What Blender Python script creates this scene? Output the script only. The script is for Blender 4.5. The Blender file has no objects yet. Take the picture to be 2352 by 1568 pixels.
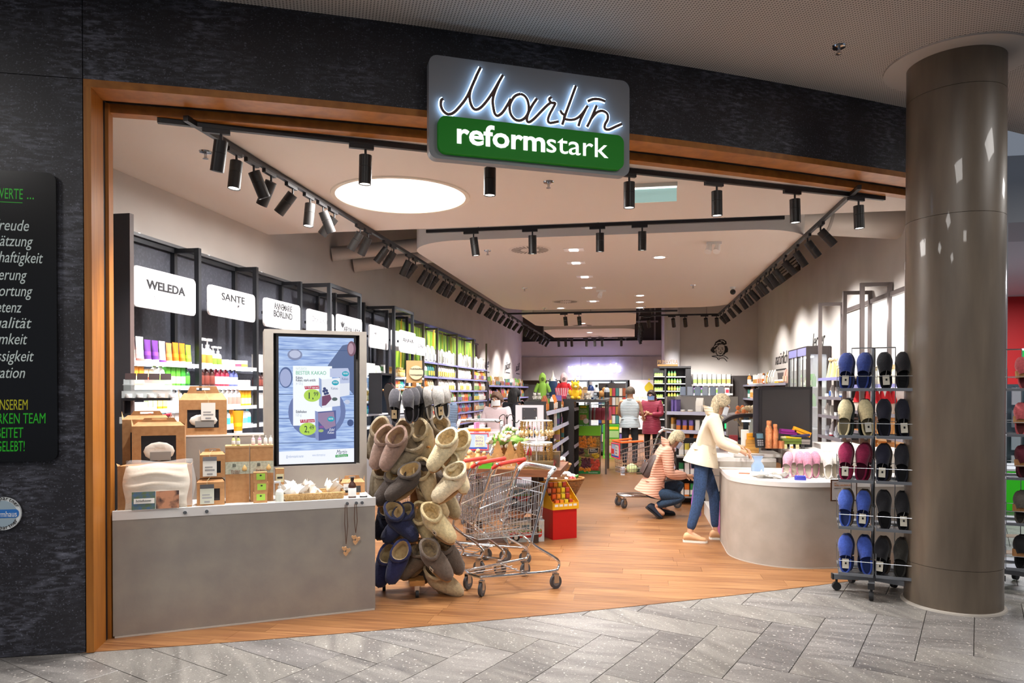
import bpy, math, random
import numpy as np
from mathutils import Vector, Matrix
R=math.radians; PI=math.pi
rnd=random.Random(7)
scn=bpy.context.scene; COL=scn.collection
# ---------------- camera, world, exposure ----------------
F=1650.; H=1.65; HOR=897.; TT=.010; CX=1176.; CY=HOR+F*TT
YAW=math.atan((1456.-CX)/F); PIT=math.atan(TT)
cd=bpy.data.cameras.new('camera'); cam=bpy.data.objects.new('camera',cd); COL.objects.link(cam)
cam.location=(0,0,H); cam.rotation_euler=(PI/2-PIT,0,YAW)
cd.sensor_width=36; cd.lens=F/2352*36; cd.shift_y=(CY-784)/2352; cd.clip_end=200; cd.clip_start=.05
scn.camera=cam
w=bpy.data.worlds.new('world'); scn.world=w; w.use_nodes=True
w.node_tree.nodes['Background'].inputs[0].default_value=(.55,.62,.75,1)
w.node_tree.nodes['Background'].inputs[1].default_value=.36
vs=scn.view_settings; vs.view_transform='Standard'; vs.look='None'; vs.gamma=1; vs.use_curve_mapping=False; vs.exposure=-0.22
SPOT_W=125; LAMP_W=70; DOWN_W=30
def lamp(kind,name,loc,power,rot=(0,0,0),size=.1,color=(1,1,1),spot=60,blend=.5,sy=None):
    l=bpy.data.lights.new(name,kind); l.energy=power; l.color=color
    if kind=='AREA':
        l.size=size
        if sy: l.shape='RECTANGLE'; l.size_y=sy
    else: l.shadow_soft_size=size
    if kind=='SPOT': l.spot_size=R(spot); l.spot_blend=blend
    o=bpy.data.objects.new(name,l); COL.objects.link(o); o.location=loc; o.rotation_euler=rot; return o
WARM=(1,.88,.76); NEUT=(1,.965,.935)
# mall downlights above and behind the camera position
for i,(x,y) in enumerate([(-4.5,1.2),(-1.2,1.0),(1.6,2.6),(4.6,4.6),(-2,-2.5),(2.5,-1.5),(6.5,7.5)]):
    lamp('AREA','mall_lamp',(x,y,4.1),72,size=.9,color=(1,.96,.92))
lamp('AREA','neighbour_lamp',(7.5,13.0,3.5),420,size=2.5,color=(.95,.95,1))
# ---------------- helpers ----------------
def fwv():
    c=math.cos(PIT); return Vector((-math.sin(YAW)*c,math.cos(YAW)*c,-math.sin(PIT)))
FWV=fwv(); RTV=Vector((math.cos(YAW),math.sin(YAW),0)); UPV=RTV.cross(FWV); CAM=Vector((0,0,H))
def ray(x,y): return FWV+RTV*((x-CX)/F)-UPV*((y-CY)/F)
def fl(x,y,z=0.): d=ray(x,y); return CAM+d*((z-H)/d.z)        # photo point to a point at height z
def at(x,y,Y): d=ray(x,y); return CAM+d*(Y/d.y)               # ... at depth Y
def atx(x,y,X): d=ray(x,y); return CAM+d*(X/d.x)              # ... on the wall plane X
def onp(x,y,p,n): d=ray(x,y); return CAM+d*((Vector(p)-CAM).dot(n)/d.dot(n))
def lin(h):
    h=h.lstrip('#'); o=[]
    for i in (0,2,4):
        c=int(h[i:i+2],16)/255; o.append(c/12.92 if c<=.04045 else ((c+.055)/1.055)**2.4)
    return (*o,1)
MATS={}
def M(col,rough=.6,metal=0.,emit=0.,noise=None,bump=None,alpha=1.,trans=0.,sheen=0.,coat=0.,stretch=None,col2=None,ramp=(.35,.65),name=None):
    key=(col,rough,metal,emit,noise,bump,alpha,trans,sheen,coat,stretch,col2,ramp)
    if key in MATS: return MATS[key]
    m=bpy.data.materials.new(name or 'mat_'+col.strip('#')); m.use_nodes=True; nt=m.node_tree; b=nt.nodes['Principled BSDF']
    c=lin(col); b.inputs['Base Color'].default_value=c; b.inputs['Roughness'].default_value=rough; b.inputs['Metallic'].default_value=metal
    b.inputs['Alpha'].default_value=alpha; b.inputs['Transmission Weight'].default_value=trans
    b.inputs['Sheen Weight'].default_value=sheen; b.inputs['Coat Weight'].default_value=coat
    if emit: b.inputs['Emission Color'].default_value=c; b.inputs['Emission Strength'].default_value=emit
    if noise or bump:
        tc=nt.nodes.new('ShaderNodeTexCoord'); mp=nt.nodes.new('ShaderNodeMapping'); nt.links.new(tc.outputs['Object'],mp.inputs[0])
        if stretch: mp.inputs['Scale'].default_value=stretch
    if noise:
        sc,det=noise; n=nt.nodes.new('ShaderNodeTexNoise'); n.inputs['Scale'].default_value=sc; n.inputs['Detail'].default_value=det
        nt.links.new(mp.outputs[0],n.inputs['Vector']); r=nt.nodes.new('ShaderNodeValToRGB'); nt.links.new(n.outputs[0],r.inputs[0])
        r.color_ramp.elements[0].position,r.color_ramp.elements[1].position=ramp
        r.color_ramp.elements[0].color=c; r.color_ramp.elements[1].color=lin(col2 or col); nt.links.new(r.outputs[0],b.inputs['Base Color'])
    if bump:
        sc,st=bump; n=nt.nodes.new('ShaderNodeTexNoise'); n.inputs['Scale'].default_value=sc; n.inputs['Detail'].default_value=3
        nt.links.new(mp.outputs[0],n.inputs['Vector']); bp=nt.nodes.new('ShaderNodeBump'); bp.inputs['Strength'].default_value=st; bp.inputs['Distance'].default_value=.01
        nt.links.new(n.outputs[0],bp.inputs['Height']); nt.links.new(bp.outputs[0],b.inputs['Normal'])
    MATS[key]=m; return m
class MB:
    def __init__(s): s.v=[]; s.f=[]; s.mi=[]; s.cur=0; s.T=None
    def add(s,v,f):
        k=len(s.v)
        if s.T is not None: v=[s.T@Vector(p) for p in v]
        s.v+=[tuple(p) for p in v]; s.f+=[tuple(i+k for i in q) for q in f]; s.mi+=[s.cur]*len(f); return s
    def box(s,a,b):
        x0,y0,z0=a; x1,y1,z1=b
        return s.add([(x0,y0,z0),(x1,y0,z0),(x1,y1,z0),(x0,y1,z0),(x0,y0,z1),(x1,y0,z1),(x1,y1,z1),(x0,y1,z1)],
            [(0,3,2,1),(4,5,6,7),(0,1,5,4),(1,2,6,5),(2,3,7,6),(3,0,4,7)])
    def cb(s,c,d): return s.box([c[i]-d[i]/2 for i in range(3)],[c[i]+d[i]/2 for i in range(3)])
    def prism(s,p,z0,z1,ax=2):
        n=len(p); k=lambda q,z:(q[0],q[1],z) if ax==2 else ((q[0],z,q[1]) if ax==1 else (z,q[0],q[1]))
        v=[k(q,z0) for q in p]+[k(q,z1) for q in p]
        return s.add(v,[tuple(range(n))[::-1],tuple(range(n,2*n))]+[(i,(i+1)%n,(i+1)%n+n,i+n) for i in range(n)])
    def cyl(s,a,b,r,r2=None,n=12):
        a=Vector(a); b=Vector(b); r2=r if r2 is None else r2; d=(b-a)
        if d.length<1e-9: return s
        d.normalize(); u=d.orthogonal().normalized(); w=d.cross(u)
        cs=[u*math.cos(2*PI*i/n)+w*math.sin(2*PI*i/n) for i in range(n)]
        return s.add([a+c*r for c in cs]+[b+c*r2 for c in cs],[tuple(range(n))[::-1],tuple(range(n,2*n))]+[(i,(i+1)%n,(i+1)%n+n,i+n) for i in range(n)])
    def tube(s,pts,r,n=6,closed=False,flat=None):
        pts=[Vector(p) for p in pts]; m=len(pts); rr=r if isinstance(r,(list,tuple)) else [r]*m; rings=[]; u=None
        for i,p in enumerate(pts):
            a=pts[(i-1)%m] if (closed or i>0) else p; b=pts[(i+1)%m] if (closed or i<m-1) else p
            d=(b-a); d=d.normalized() if d.length>1e-9 else Vector((0,0,1))
            if u is None: u=d.orthogonal().normalized()
            u=(u-d*u.dot(d)); u=u.normalized() if u.length>1e-6 else d.orthogonal().normalized()
            w=d.cross(u)
            ring=[u*math.cos(2*PI*k/n)*rr[i]+w*math.sin(2*PI*k/n)*rr[i] for k in range(n)]
            if flat is not None: fx,fs=flat; fx=Vector(fx); ring=[q-fx*(q.dot(fx)*(1-fs)) for q in ring]
            rings.append([p+q for q in ring])
        v=[q for g in rings for q in g]; f=[]
        for i in range(m if closed else m-1):
            j=(i+1)%m
            for k in range(n): l=(k+1)%n; f.append((i*n+k,i*n+l,j*n+l,j*n+k))
        if not closed: f+=[tuple(range(n))[::-1],tuple(range((m-1)*n,m*n))]
        return s.add(v,f)
    def lathe(s,prof,n=16,c=(0,0,0),ring=False):
        v=[];f=[]
        if ring: prof=list(prof)+[prof[0]]
        for r,z in prof: v+=[(c[0]+r*math.cos(2*PI*k/n),c[1]+r*math.sin(2*PI*k/n),c[2]+z) for k in range(n)]
        m=len(prof)
        for i in range(m-1):
            for k in range(n): l=(k+1)%n; f.append((i*n+k,i*n+l,(i+1)*n+l,(i+1)*n+k))
        if not ring and prof[0][0]>1e-6: f.append(tuple(range(n))[::-1])
        if not ring and prof[-1][0]>1e-6: f.append(tuple(range((m-1)*n,m*n)))
        return s.add(v,f)
    def ell(s,c,r,nu=12,nv=8,T=None):
        v=[];f=[]
        for j in range(nv+1):
            t=PI*j/nv
            for i in range(nu):
                q=Vector((r[0]*math.sin(t)*math.cos(2*PI*i/nu),r[1]*math.sin(t)*math.sin(2*PI*i/nu),r[2]*math.cos(t)))
                if T: q=T@q
                v.append(Vector(c)+q)
        for j in range(nv):
            for i in range(nu): k=(i+1)%nu; f.append((j*nu+i,(j+1)*nu+i,(j+1)*nu+k,j*nu+k))
        return s.add(v,f)
    def loft(s,rings,cap=True,close=True):
        n=len(rings[0]); v=[p for g in rings for p in g]; f=[]
        for i in range(len(rings)-1):
            for k in range(n if close else n-1): l=(k+1)%n; f.append((i*n+k,i*n+l,(i+1)*n+l,(i+1)*n+k))
        if cap: f+=[tuple(range(n))[::-1],tuple(range((len(rings)-1)*n,len(rings)*n))]
        return s.add(v,f)
    def mesh(s,name,mats,smooth=False,fix=True):
        me=bpy.data.meshes.new(name); me.from_pydata(s.v,[],s.f); mats=mats if isinstance(mats,(list,tuple)) else [mats]
        for m in mats: me.materials.append(m)
        if len(mats)>1: me.polygons.foreach_set('material_index',s.mi)
        if fix:
            import bmesh; bm=bmesh.new(); bm.from_mesh(me); bmesh.ops.recalc_face_normals(bm,faces=bm.faces); bm.to_mesh(me); bm.free()
        if smooth:
            me.polygons.foreach_set('use_smooth',[True]*len(me.polygons))
            try: me.set_sharp_from_angle(angle=R(smooth if smooth is not True else 45))
            except Exception: pass
        return me
    def build(s,name,mats,parent=None,smooth=False,kind=None):
        return link(name,s.mesh(name,mats,smooth),parent,kind)
def link(name,me,parent=None,kind=None,loc=None,rz=None):
    o=bpy.data.objects.new(name,me); COL.objects.link(o)
    if parent: o.parent=parent
    if kind: o['kind']=kind
    if loc is not None: o.location=loc
    if rz is not None: o.rotation_euler=(0,0,rz)
    return o
def tag(o,label,cat,group=None):
    o['label']=label; o['category']=cat
    if group: o['group']=group
    return o
def thing(name,label,cat,loc=(0,0,0),rz=0,group=None,rot=None):
    o=bpy.data.objects.new(name,None); COL.objects.link(o); o.location=loc; o.rotation_euler=rot or (0,0,rz); o.empty_display_size=.05
    return tag(o,label,cat,group)
KIDS={}
def dup(root,loc=None,rot=None,label=None,group=None,mat=None):
    def cp(o,par):
        c=o.copy(); COL.objects.link(c)
        if par: c.parent=par
        for k in o.children: cp(k,c)
        return c
    r=cp(root,None)
    if loc is not None: r.location=loc
    if rot is not None: r.rotation_euler=rot
    if label: r['label']=label
    if group: r['group']=group
    return r
def struct(name,mb,mat,parent=None,smooth=False): return mb.build(name,mat,parent,smooth,kind=None if parent else 'structure')
def rrect(x0,y0,x1,y1,r,n=5):
    p=[]
    for cx,cy,a in ((x1-r,y0+r,-90),(x1-r,y1-r,0),(x0+r,y1-r,90),(x0+r,y0+r,180)):
        p+=[(cx+r*math.cos(R(a+90*i/n)),cy+r*math.sin(R(a+90*i/n))) for i in range(n+1)]
    return p
def smoothpts(p,k=4,closed=False):
    p=[Vector(q) for q in p]; n=len(p); o=[]
    for i in range(n if closed else n-1):
        a=p[(i-1)%n] if (closed or i>0) else p[i]; b=p[i]; c=p[(i+1)%n]; d=p[(i+2)%n] if (closed or i<n-2) else c
        for j in range(k):
            t=j/k; o.append(.5*((2*b)+(c-a)*t+(2*a-5*b+4*c-d)*t*t+(3*b-a-3*c+d)*t**3))
    if not closed: o.append(p[-1])
    return o
def text(s,org,ux,uz,size,mat,parent=None,name='lettering',ext=.001,width=None,shear=0,bold=0,align='LEFT',sp=1.):
    cu=bpy.data.curves.new(name,'FONT'); cu.body=s; cu.size=1; cu.extrude=ext/size; cu.shear=shear; cu.offset=bold; cu.space_character=sp; cu.resolution_u=3; cu.align_x='LEFT'
    t=bpy.data.objects.new(name,cu); me=bpy.data.meshes.new_from_object(t); bpy.data.objects.remove(t); bpy.data.curves.remove(cu)
    me.materials.clear(); me.materials.append(mat)
    ux=Vector(ux).normalized(); uz=Vector(uz).normalized(); n=ux.cross(uz)
    xs=[v.co.x for v in me.vertices] or [0,1]; x0,x1=min(xs),max(xs); sx=size
    if width: sx=width/max(x1-x0,1e-6)
    off={'LEFT':x0,'CENTER':(x0+x1)/2,'RIGHT':x1}[align]
    inv=parent.matrix_basis.inverted() if parent is not None and False else None
    for v in me.vertices: v.co=Vector(org)+ux*((v.co.x-off)*sx)+uz*(v.co.y*size)+n*(v.co.z*size)
    return link(name,me,parent)
ORD='first second third fourth fifth sixth seventh eighth ninth tenth eleventh twelfth thirteenth fourteenth fifteenth sixteenth seventeenth eighteenth nineteenth twentieth'.split()+['%d%s'%(i,'st' if i==21 else 'nd' if i==22 else 'rd' if i==23 else 'th') for i in range(21,60)]
# shared materials
BLK=M('#17161a',.45); BLKM=M('#2a2827',.4,.3); STEEL=M('#b9bdc2',.22,1.); DKSTEEL=M('#5c5e62',.4,.7); WHITE=M('#efeeec',.5); CHROME=M('#d5d8dc',.12,1.)
WOODP=M('#b98245',.5,noise=(6,4),col2='#a06a32',stretch=(1,8,8)); KRAFT=M('#b98a5c',.8,noise=(30,2),col2='#ad7d50'); RUB=M('#222326',.7)
CONC=M('#a39c92',.55,noise=(5,6),col2='#97908a',bump=(40,.05)); GREYM=M('#8d8c8e',.5); PAPER=M('#f2f0ea',.7); FRAME=M('#6b6260',.38,.55); FRAMED=M('#3a3c40',.38,.6)
GLASS=M('#f4fbfb',.04,0,alpha=.22); INK=M('#1c1b1d',.7); GREYINK=M('#9a9a9c',.7)
# ---------------- structure ----------------
def SY(x): return .02039*x*x+.52848*x+5.5696
def SN(x):
    d=2*.02039*x+.52848; l=math.hypot(1,d); return Vector((d/l,-1/l,0))   # towards the mall
def SP(x,off=0.):                                                         # point on the front line, off metres inward
    n=SN(x); return Vector((x,SY(x),0))-n*off
XS0=-3.36
def strip(mb,x0,x1,o0,o1,z0,z1,n=14):
    xs=[x0+(x1-x0)*i/n for i in range(n+1)]; rings=[]
    for x in xs:
        a=SP(x,o0); b=SP(x,o1); rings.append([(a.x,a.y,z0),(b.x,b.y,z0),(b.x,b.y,z1),(a.x,a.y,z1)])
    return mb.loft(rings)
BLACKW=M('#26252b',.62,noise=(55,6),col2='#4a4a54',ramp=(.52,.80),bump=(60,.10),stretch=(.5,.5,1.6),name='flecked_black_board')
def blackmat():
    m=bpy.data.materials.new('flecked_black_board'); m.use_nodes=True; nt=m.node_tree; b=nt.nodes['Principled BSDF']; b.inputs['Roughness'].default_value=.5
    tc=nt.nodes.new('ShaderNodeTexCoord')
    def nz(sc,det,st,lo,hi):
        mp=nt.nodes.new('ShaderNodeMapping'); mp.inputs['Scale'].default_value=st; nt.links.new(tc.outputs['Object'],mp.inputs[0])
        n=nt.nodes.new('ShaderNodeTexNoise'); n.inputs['Scale'].default_value=sc; n.inputs['Detail'].default_value=det; nt.links.new(mp.outputs[0],n.inputs['Vector'])
        r=nt.nodes.new('ShaderNodeMapRange'); r.inputs[1].default_value=lo; r.inputs[2].default_value=hi; nt.links.new(n.outputs[0],r.inputs[0]); return r.outputs[0]
    a=nz(85,2,(1,1,1.3),.60,.78); s=nz(24,5,(.55,.55,2.2),.45,.8); c=nz(2.6,3,(1,1,1),.4,.75)
    mul=nt.nodes.new('ShaderNodeMath'); mul.operation='MULTIPLY'; nt.links.new(s,mul.inputs[0]); nt.links.new(c,mul.inputs[1])
    mm=nt.nodes.new('ShaderNodeMath'); mm.operation='MULTIPLY_ADD'; mm.inputs[1].default_value=.75; nt.links.new(a,mm.inputs[0]); nt.links.new(mul.outputs[0],mm.inputs[2])
    mx=nt.nodes.new('ShaderNodeMix'); mx.data_type='RGBA'; nt.links.new(mm.outputs[0],mx.inputs[0]); mx.inputs[6].default_value=lin('#232228'); mx.inputs[7].default_value=lin('#7d8090')
    nt.links.new(mx.outputs[2],b.inputs['Base Color']); return m
BLACKW=blackmat()
wf=thing('wall_front','x','x'); [wf.__delitem__(k) for k in ('label','category')]; wf['kind']='structure'
ZO=3.60; ZC=4.18; OUTX=-3.40
strip(MB(),-9,OUTX-.01,0,.28,0,ZO,8).build('panel',BLACKW,wf)
strip(MB(),-9,-3.41,0,.28,ZO+.004,ZC+.3,8).build('panel',BLACKW,wf)
strip(MB(),-3.405,3.3,0,.28,ZO+.004,ZC+.3,16).build('panel',BLACKW,wf)
strip(MB(),3.305,3.5,0,.28,0,ZC+.3,2).build('panel',BLACKW,wf)
OAK=M('#b0702a',.42,noise=(4,5),col2='#94591d',stretch=(3,3,3),ramp=(.3,.7)); OAKV=M('#b0702a',.42,noise=(5,5),col2='#96591c',stretch=(9,9,.5),ramp=(.3,.7))
tr=thing('trim_1','x','x'); [tr.__delitem__(k) for k in ('label','category')]; tr['kind']='structure'
strip(MB(),OUTX,3.3,-.015,.20,3.55,3.598,18).build('lintel_board',OAK,tr)
strip(MB(),XS0,3.3,.20,.27,3.565,3.595,18).build('shadow_gap',BLK,tr)
strip(MB(),XS0,3.3,.27,.36,3.50,3.56,18).build('inner_lintel',OAK,tr)
strip(MB(),OUTX,XS0,-.015,.20,0,3.55,2).build('jamb',OAKV,tr)
strip(MB(),XS0-.03,XS0,.20,.235,0,3.55,2).build('shadow_gap',BLK,tr)
strip(MB(),XS0-.03,XS0+.02,.235,.32,0,3.55,2).build('jamb',OAKV,tr)
# shop walls
WALL=M('#d3ccc6',.75,noise=(1.5,2),col2='#cbc4be'); WALLB=M('#c9c5cc',.75); CEIL=M('#e3dad2',.85); DARKC=M('#3c3b3d',.9)
struct('wall_left',MB().box((-4.5,4.05,0),(-4.3,28,5.2)),WALL)
struct('wall_right',MB().box((3.3,7.75,0),(3.5,20.5,5.2)),WALL)
struct('wall_rear_right',MB().box((1.02,20.3,0),(3.3,20.5,5.2)),WALL)
struct('wall_side_rear',MB().box((1.02,20.5,0),(1.2,28,5.2)),WALL)
wb=thing('wall_back','x','x'); [wb.__delitem__(k) for k in ('label','category')]; wb['kind']='structure'
CONCW=M('#a9a4a3',.7,noise=(3,5),col2='#9d9897')
MB().box((-4.3,27.6,2.95),(1.05,28,3.55)).build('upper_wall',WALLB,wb)
for a,b in ((-4.3,-2.0),(-1.99,.3),(.31,1.05)): MB().box((a,27.55,2.05),(b,28,2.945)).build('concrete_panel',CONCW,wb)
MB().box((-4.3,27.9,3.55),(1.05,28,5.2)).build('upper_wall',M('#4a4644',.8),wb)
MB().box((-4.3,27.9,0),(1.05,28,2.05)).build('lower_wall',M('#4a4746',.8),wb)
for x in (-3.5,-.35,.75): MB().box((x,27.85,3.55),(x+.06,27.9,5.2)).build('mullion',GREYM,wb)
MB().box((-.7,27.8,4.25),(.9,27.86,4.31)).build('rail',GREYM,wb)
struct('column_white',MB().cyl((1.02,20.0,0),(1.02,20.0,5.2),.21,n=24),M('#dcd8dc',.6),smooth=True)['kind']='structure'
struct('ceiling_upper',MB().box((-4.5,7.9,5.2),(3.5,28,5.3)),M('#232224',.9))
# lowered ceiling behind the front
cp=[SP(x,.36) for x in [XS0-.9+(4.1+.5)/1*0+i*(7.2/14) for i in range(14)]]
cp=[(p.x,p.y) for p in cp if -4.3<p.x<3.3]; cp=[(-4.3,SY(-4.3)+.36)]+cp+[(3.3,7.95),(3.3,8.02),(-4.3,7.98)]
struct('ceiling_1',MB().prism(cp,3.51,3.70),CEIL)
def canopy(name,x0,y0,x1,y1,r,z0=3.5,z1=3.80):
    mb=MB().prism(rrect(x0,y0,x1,y1,r,10),z0,z1); return struct(name,mb,CEIL,smooth=35)
canopy('ceiling_2',-2.86,8.62,2.06,16.4,.75); canopy('ceiling_3',-2.75,17.2,.05,20.6,.5); canopy('ceiling_4',-2.75,21.6,.02,25.6,.5)
# mall ceiling with fine perforation
def perfo():
    m=bpy.data.materials.new('perforated_board'); m.use_nodes=True; nt=m.node_tree; b=nt.nodes['Principled BSDF']; b.inputs['Roughness'].default_value=.85
    tc=nt.nodes.new('ShaderNodeTexCoord'); mp=nt.nodes.new('ShaderNodeMapping'); mp.inputs['Scale'].default_value=(45,45,45); mp.inputs['Rotation'].default_value=(0,0,R(66)); nt.links.new(tc.outputs['Object'],mp.inputs[0])
    fr=nt.nodes.new('ShaderNodeVectorMath'); fr.operation='FRACTION'; nt.links.new(mp.outputs[0],fr.inputs[0])
    sb=nt.nodes.new('ShaderNodeVectorMath'); sb.operation='SUBTRACT'; sb.inputs[1].default_value=(.5,.5,0); nt.links.new(fr.outputs[0],sb.inputs[0])
    ml=nt.nodes.new('ShaderNodeVectorMath'); ml.operation='MULTIPLY'; ml.inputs[1].default_value=(1,1,0); nt.links.new(sb.outputs[0],ml.inputs[0])
    ln=nt.nodes.new('ShaderNodeVectorMath'); ln.operation='LENGTH'; nt.links.new(ml.outputs[0],ln.inputs[0])
    lt=nt.nodes.new('ShaderNodeMath'); lt.operation='LESS_THAN'; lt.inputs[1].default_value=.28; nt.links.new(ln.outputs['Value'],lt.inputs[0])
    mx=nt.nodes.new('ShaderNodeMix'); mx.data_type='RGBA'; nt.links.new(lt.outputs[0],mx.inputs[0]); mx.inputs[6].default_value=lin('#c3bdb8'); mx.inputs[7].default_value=lin('#6f6a66')
    nt.links.new(mx.outputs[2],b.inputs['Base Color']); return m
PERF=perfo()
xs=[-9+i*.6 for i in range(24)]; pts=[(x,SY(x)) for x in xs if x<4.9]; pts=pts+[(13,11.2),(13,-8),(-9,-8)]
struct('ceiling_mall',MB().prism(pts,ZC,ZC+.1),PERF)
# neighbouring shop on the right
struct('ceiling_neighbour',MB().box((3.7,10.5,3.62),(14,19,3.7)),M('#c8cbd2',.8))
struct('trim_2',MB().box((3.7,9.3,3.62),(14,10.5,4.4)),M('#a9adb4',.8))
struct('wall_neighbour',MB().box((4.5,16.6,0),(14,16.8,3.62)),M('#c00d10',.55))
struct('wall_neighbour_side',MB().box((3.52,8.0,0),(3.72,16.6,3.62)),M('#a9adb4',.8))
# floors
def ringclip(poly,a,b):
    out=[]; n=len(poly); s=lambda p:(b[0]-a[0])*(p[1]-a[1])-(b[1]-a[1])*(p[0]-a[0])
    for i in range(n):
        p,q=poly[i],poly[(i+1)%n]; sp,sq=s(p),s(q)
        if sp>=0: out.append(p)
        if sp*sq<0: t=sp/(sp-sq); out.append((p[0]+(q[0]-p[0])*t,p[1]+(q[1]-p[1])*t))
    return out
def woodmat(c1,c2,seed):
    return M(c1,.42,noise=(3.2+seed*.01,7),col2=c2,stretch=(.55,9,9),ramp=(.34,.62),bump=(30,.02))
flw=thing('floor','x','x'); [flw.__delitem__(k) for k in ('label','category')]; flw['kind']='structure'
WM=[woodmat('#7c4f2e','#9c6e44',0),woodmat('#714728','#92653c',1),woodmat('#845632','#a3764b',2),woodmat('#774b2b','#966940',3)]
MB().prism([(p.x,p.y) for p in [SP(x,.02) for x in [-3.4+i*.4 for i in range(18)]]]+[(3.3,28),(-4.3,28),(-4.3,4.2)],-.05,-.014).build('subfloor',WM[0],flw)
pw,pl=.182,1.22; j=0
y=4.0
PLK=0
cuts=[((-4.6+i*.5),(-4.6+(i+1)*.5)) for i in range(17)]
while y<9.6:
    off=rnd.random()*pl; x=-4.4-off
    while x<3.2:
        poly=[(x+.001,y+.001),(x+pl-.001,y+.001),(x+pl-.001,y+pw-.001),(x+.001,y+pw-.001)]
        for a,b in cuts: 
            if poly: poly=ringclip(poly,(a,SY(a)),(b,SY(b)))
        if len(poly)>=3: MB().prism(poly,-.012,0).build('plank',WM[rnd.randrange(4)],flw); PLK+=1
        x+=pl
    y+=pw
MB().box((-4.3,y,-.012),(3.3,28,0)).build('rear_boards',M('#7c4f2e',.42,noise=(3.2,7),col2='#9c6e44',stretch=(.55,9,9),ramp=(.34,.62)),flw)
flm=thing('floor_mall','x','x'); [flm.__delitem__(k) for k in ('label','category')]; flm['kind']='structure'
def stone(c1,c2,sd,rot):
    m=bpy.data.materials.new('grey_gneiss'); m.use_nodes=True; nt=m.node_tree; b=nt.nodes['Principled BSDF']; b.inputs['Roughness'].default_value=.36
    tc=nt.nodes.new('ShaderNodeTexCoord'); mp=nt.nodes.new('ShaderNodeMapping'); mp.inputs['Rotation'].default_value=(0,0,rot); mp.inputs['Location'].default_value=(sd*3.1,sd*1.7,0); nt.links.new(tc.outputs['Object'],mp.inputs[0])
    def nz(sc,det,st,lo,hi,dist=0):
        m2=nt.nodes.new('ShaderNodeMapping'); m2.inputs['Scale'].default_value=st; nt.links.new(mp.outputs[0],m2.inputs[0])
        n=nt.nodes.new('ShaderNodeTexNoise'); n.inputs['Scale'].default_value=sc; n.inputs['Detail'].default_value=det; n.inputs['Distortion'].default_value=dist; nt.links.new(m2.outputs[0],n.inputs['Vector'])
        r=nt.nodes.new('ShaderNodeMapRange'); r.inputs[1].default_value=lo; r.inputs[2].default_value=hi; nt.links.new(n.outputs[0],r.inputs[0]); return r.outputs[0]
    bands=nz(2.2,6,(.6,3.2,1),.32,.72,1.2); fleck=nz(55,1,(1,1,1),.66,.74); grain=nz(160,2,(1,1,1),.3,.7)
    mx=nt.nodes.new('ShaderNodeMix'); mx.data_type='RGBA'; nt.links.new(bands,mx.inputs[0]); mx.inputs[6].default_value=lin(c1); mx.inputs[7].default_value=lin(c2)
    m3=nt.nodes.new('ShaderNodeMix'); m3.data_type='RGBA'; m3.blend_type='MULTIPLY'; m3.inputs[0].default_value=.35; nt.links.new(mx.outputs[2],m3.inputs[6]); nt.links.new(grain,m3.inputs[7])
    m4=nt.nodes.new('ShaderNodeMix'); m4.data_type='RGBA'; nt.links.new(fleck,m4.inputs[0]); nt.links.new(m3.outputs[2],m4.inputs[6]); m4.inputs[7].default_value=lin('#cfcac4')
    nt.links.new(m4.outputs[2],b.inputs['Base Color']); return m
ST=[stone('#676463','#98948f',1,.5),stone('#76736f','#a09c96',2,.9),stone('#666463','#938f8d',3,.4),stone('#7d7976','#a6a29b',4,1.2),stone('#757270','#a5a19d',5,.1)]
MB().box((-9,-8,-.06),(14,19,-.018)).build('grout_bed',M('#5a5654',.8),flm)
Wt=.303; e1=Vector((.9178,-.3971,0)); e2=Vector((.3971,.9178,0)); s0=-.928; t0=4.404; NT=0
def stile(u0,v0,u1,v1):
    global NT
    g=.0022; q=[e1*(s0+u*Wt+du*g)+e2*(t0+v*Wt+dv*g) for u,v,du,dv in ((u0,v0,1,1),(u1,v0,-1,1),(u1,v1,-1,-1),(u0,v1,1,-1))]
    c=(q[0]+q[2])/2
    d=c-CAM; zc=d.dot(FWV)
    if zc<1.6: return
    px=CX+F*d.dot(RTV)/zc
    if px<-420 or px>2750 or c.y>11.5 or c.y>SY(c.x)+.75 and c.x<3.3: return
    mb=MB(); g2=.0015; n=[q[0]*0]; lo=[(p.x,p.y,-.02) for p in q]; up=[(p.x,p.y,-.005) for p in q]; ctr=c
    top=[(p.x+(ctr.x-p.x)*.004,p.y+(ctr.y-p.y)*.004,-.0035) for p in q]
    mb.loft([lo,up,top]); mb.build('tile',ST[rnd.randrange(5)],flm); NT+=1
for k in range(-40,50):
    for m in range(-12,14):
        stile(k+6*m,k,k+6*m+3,k+1); stile(k,k-5+6*m,k+1,k-5+6*m+3)
# round concrete column by the entrance
colm=thing('column','x','x'); [colm.__delitem__(k) for k in ('label','category')]; colm['kind']='structure'
CCOL=M('#776a5b',.38,noise=(3,8),col2='#5c5145',stretch=(2.2,2.2,.35),bump=(12,.03),ramp=(.3,.7),coat=.25)
for a,b in ((0,.32),(.323,2.96),(2.963,3.9),(3.903,4.2)):
    o=MB().cyl((2.45,6.08,a),(2.45,6.08,b),.335,n=64).build('cast_section',CCOL,colm,smooth=40)
MB().lathe([(.336,.0),(.36,.0),(.355,.012),(.336,.016)],48,(2.45,6.08,-.004),ring=True).build('sealant_ring',M('#b3aca2',.6),colm,smooth=True)
MB().lathe([(.336,4.165),(.50,4.165),(.50,4.18),(.336,4.18)],48,(2.45,6.08,0),ring=True).build('ceiling_collar',M('#bdb7b2',.8),colm)
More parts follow.
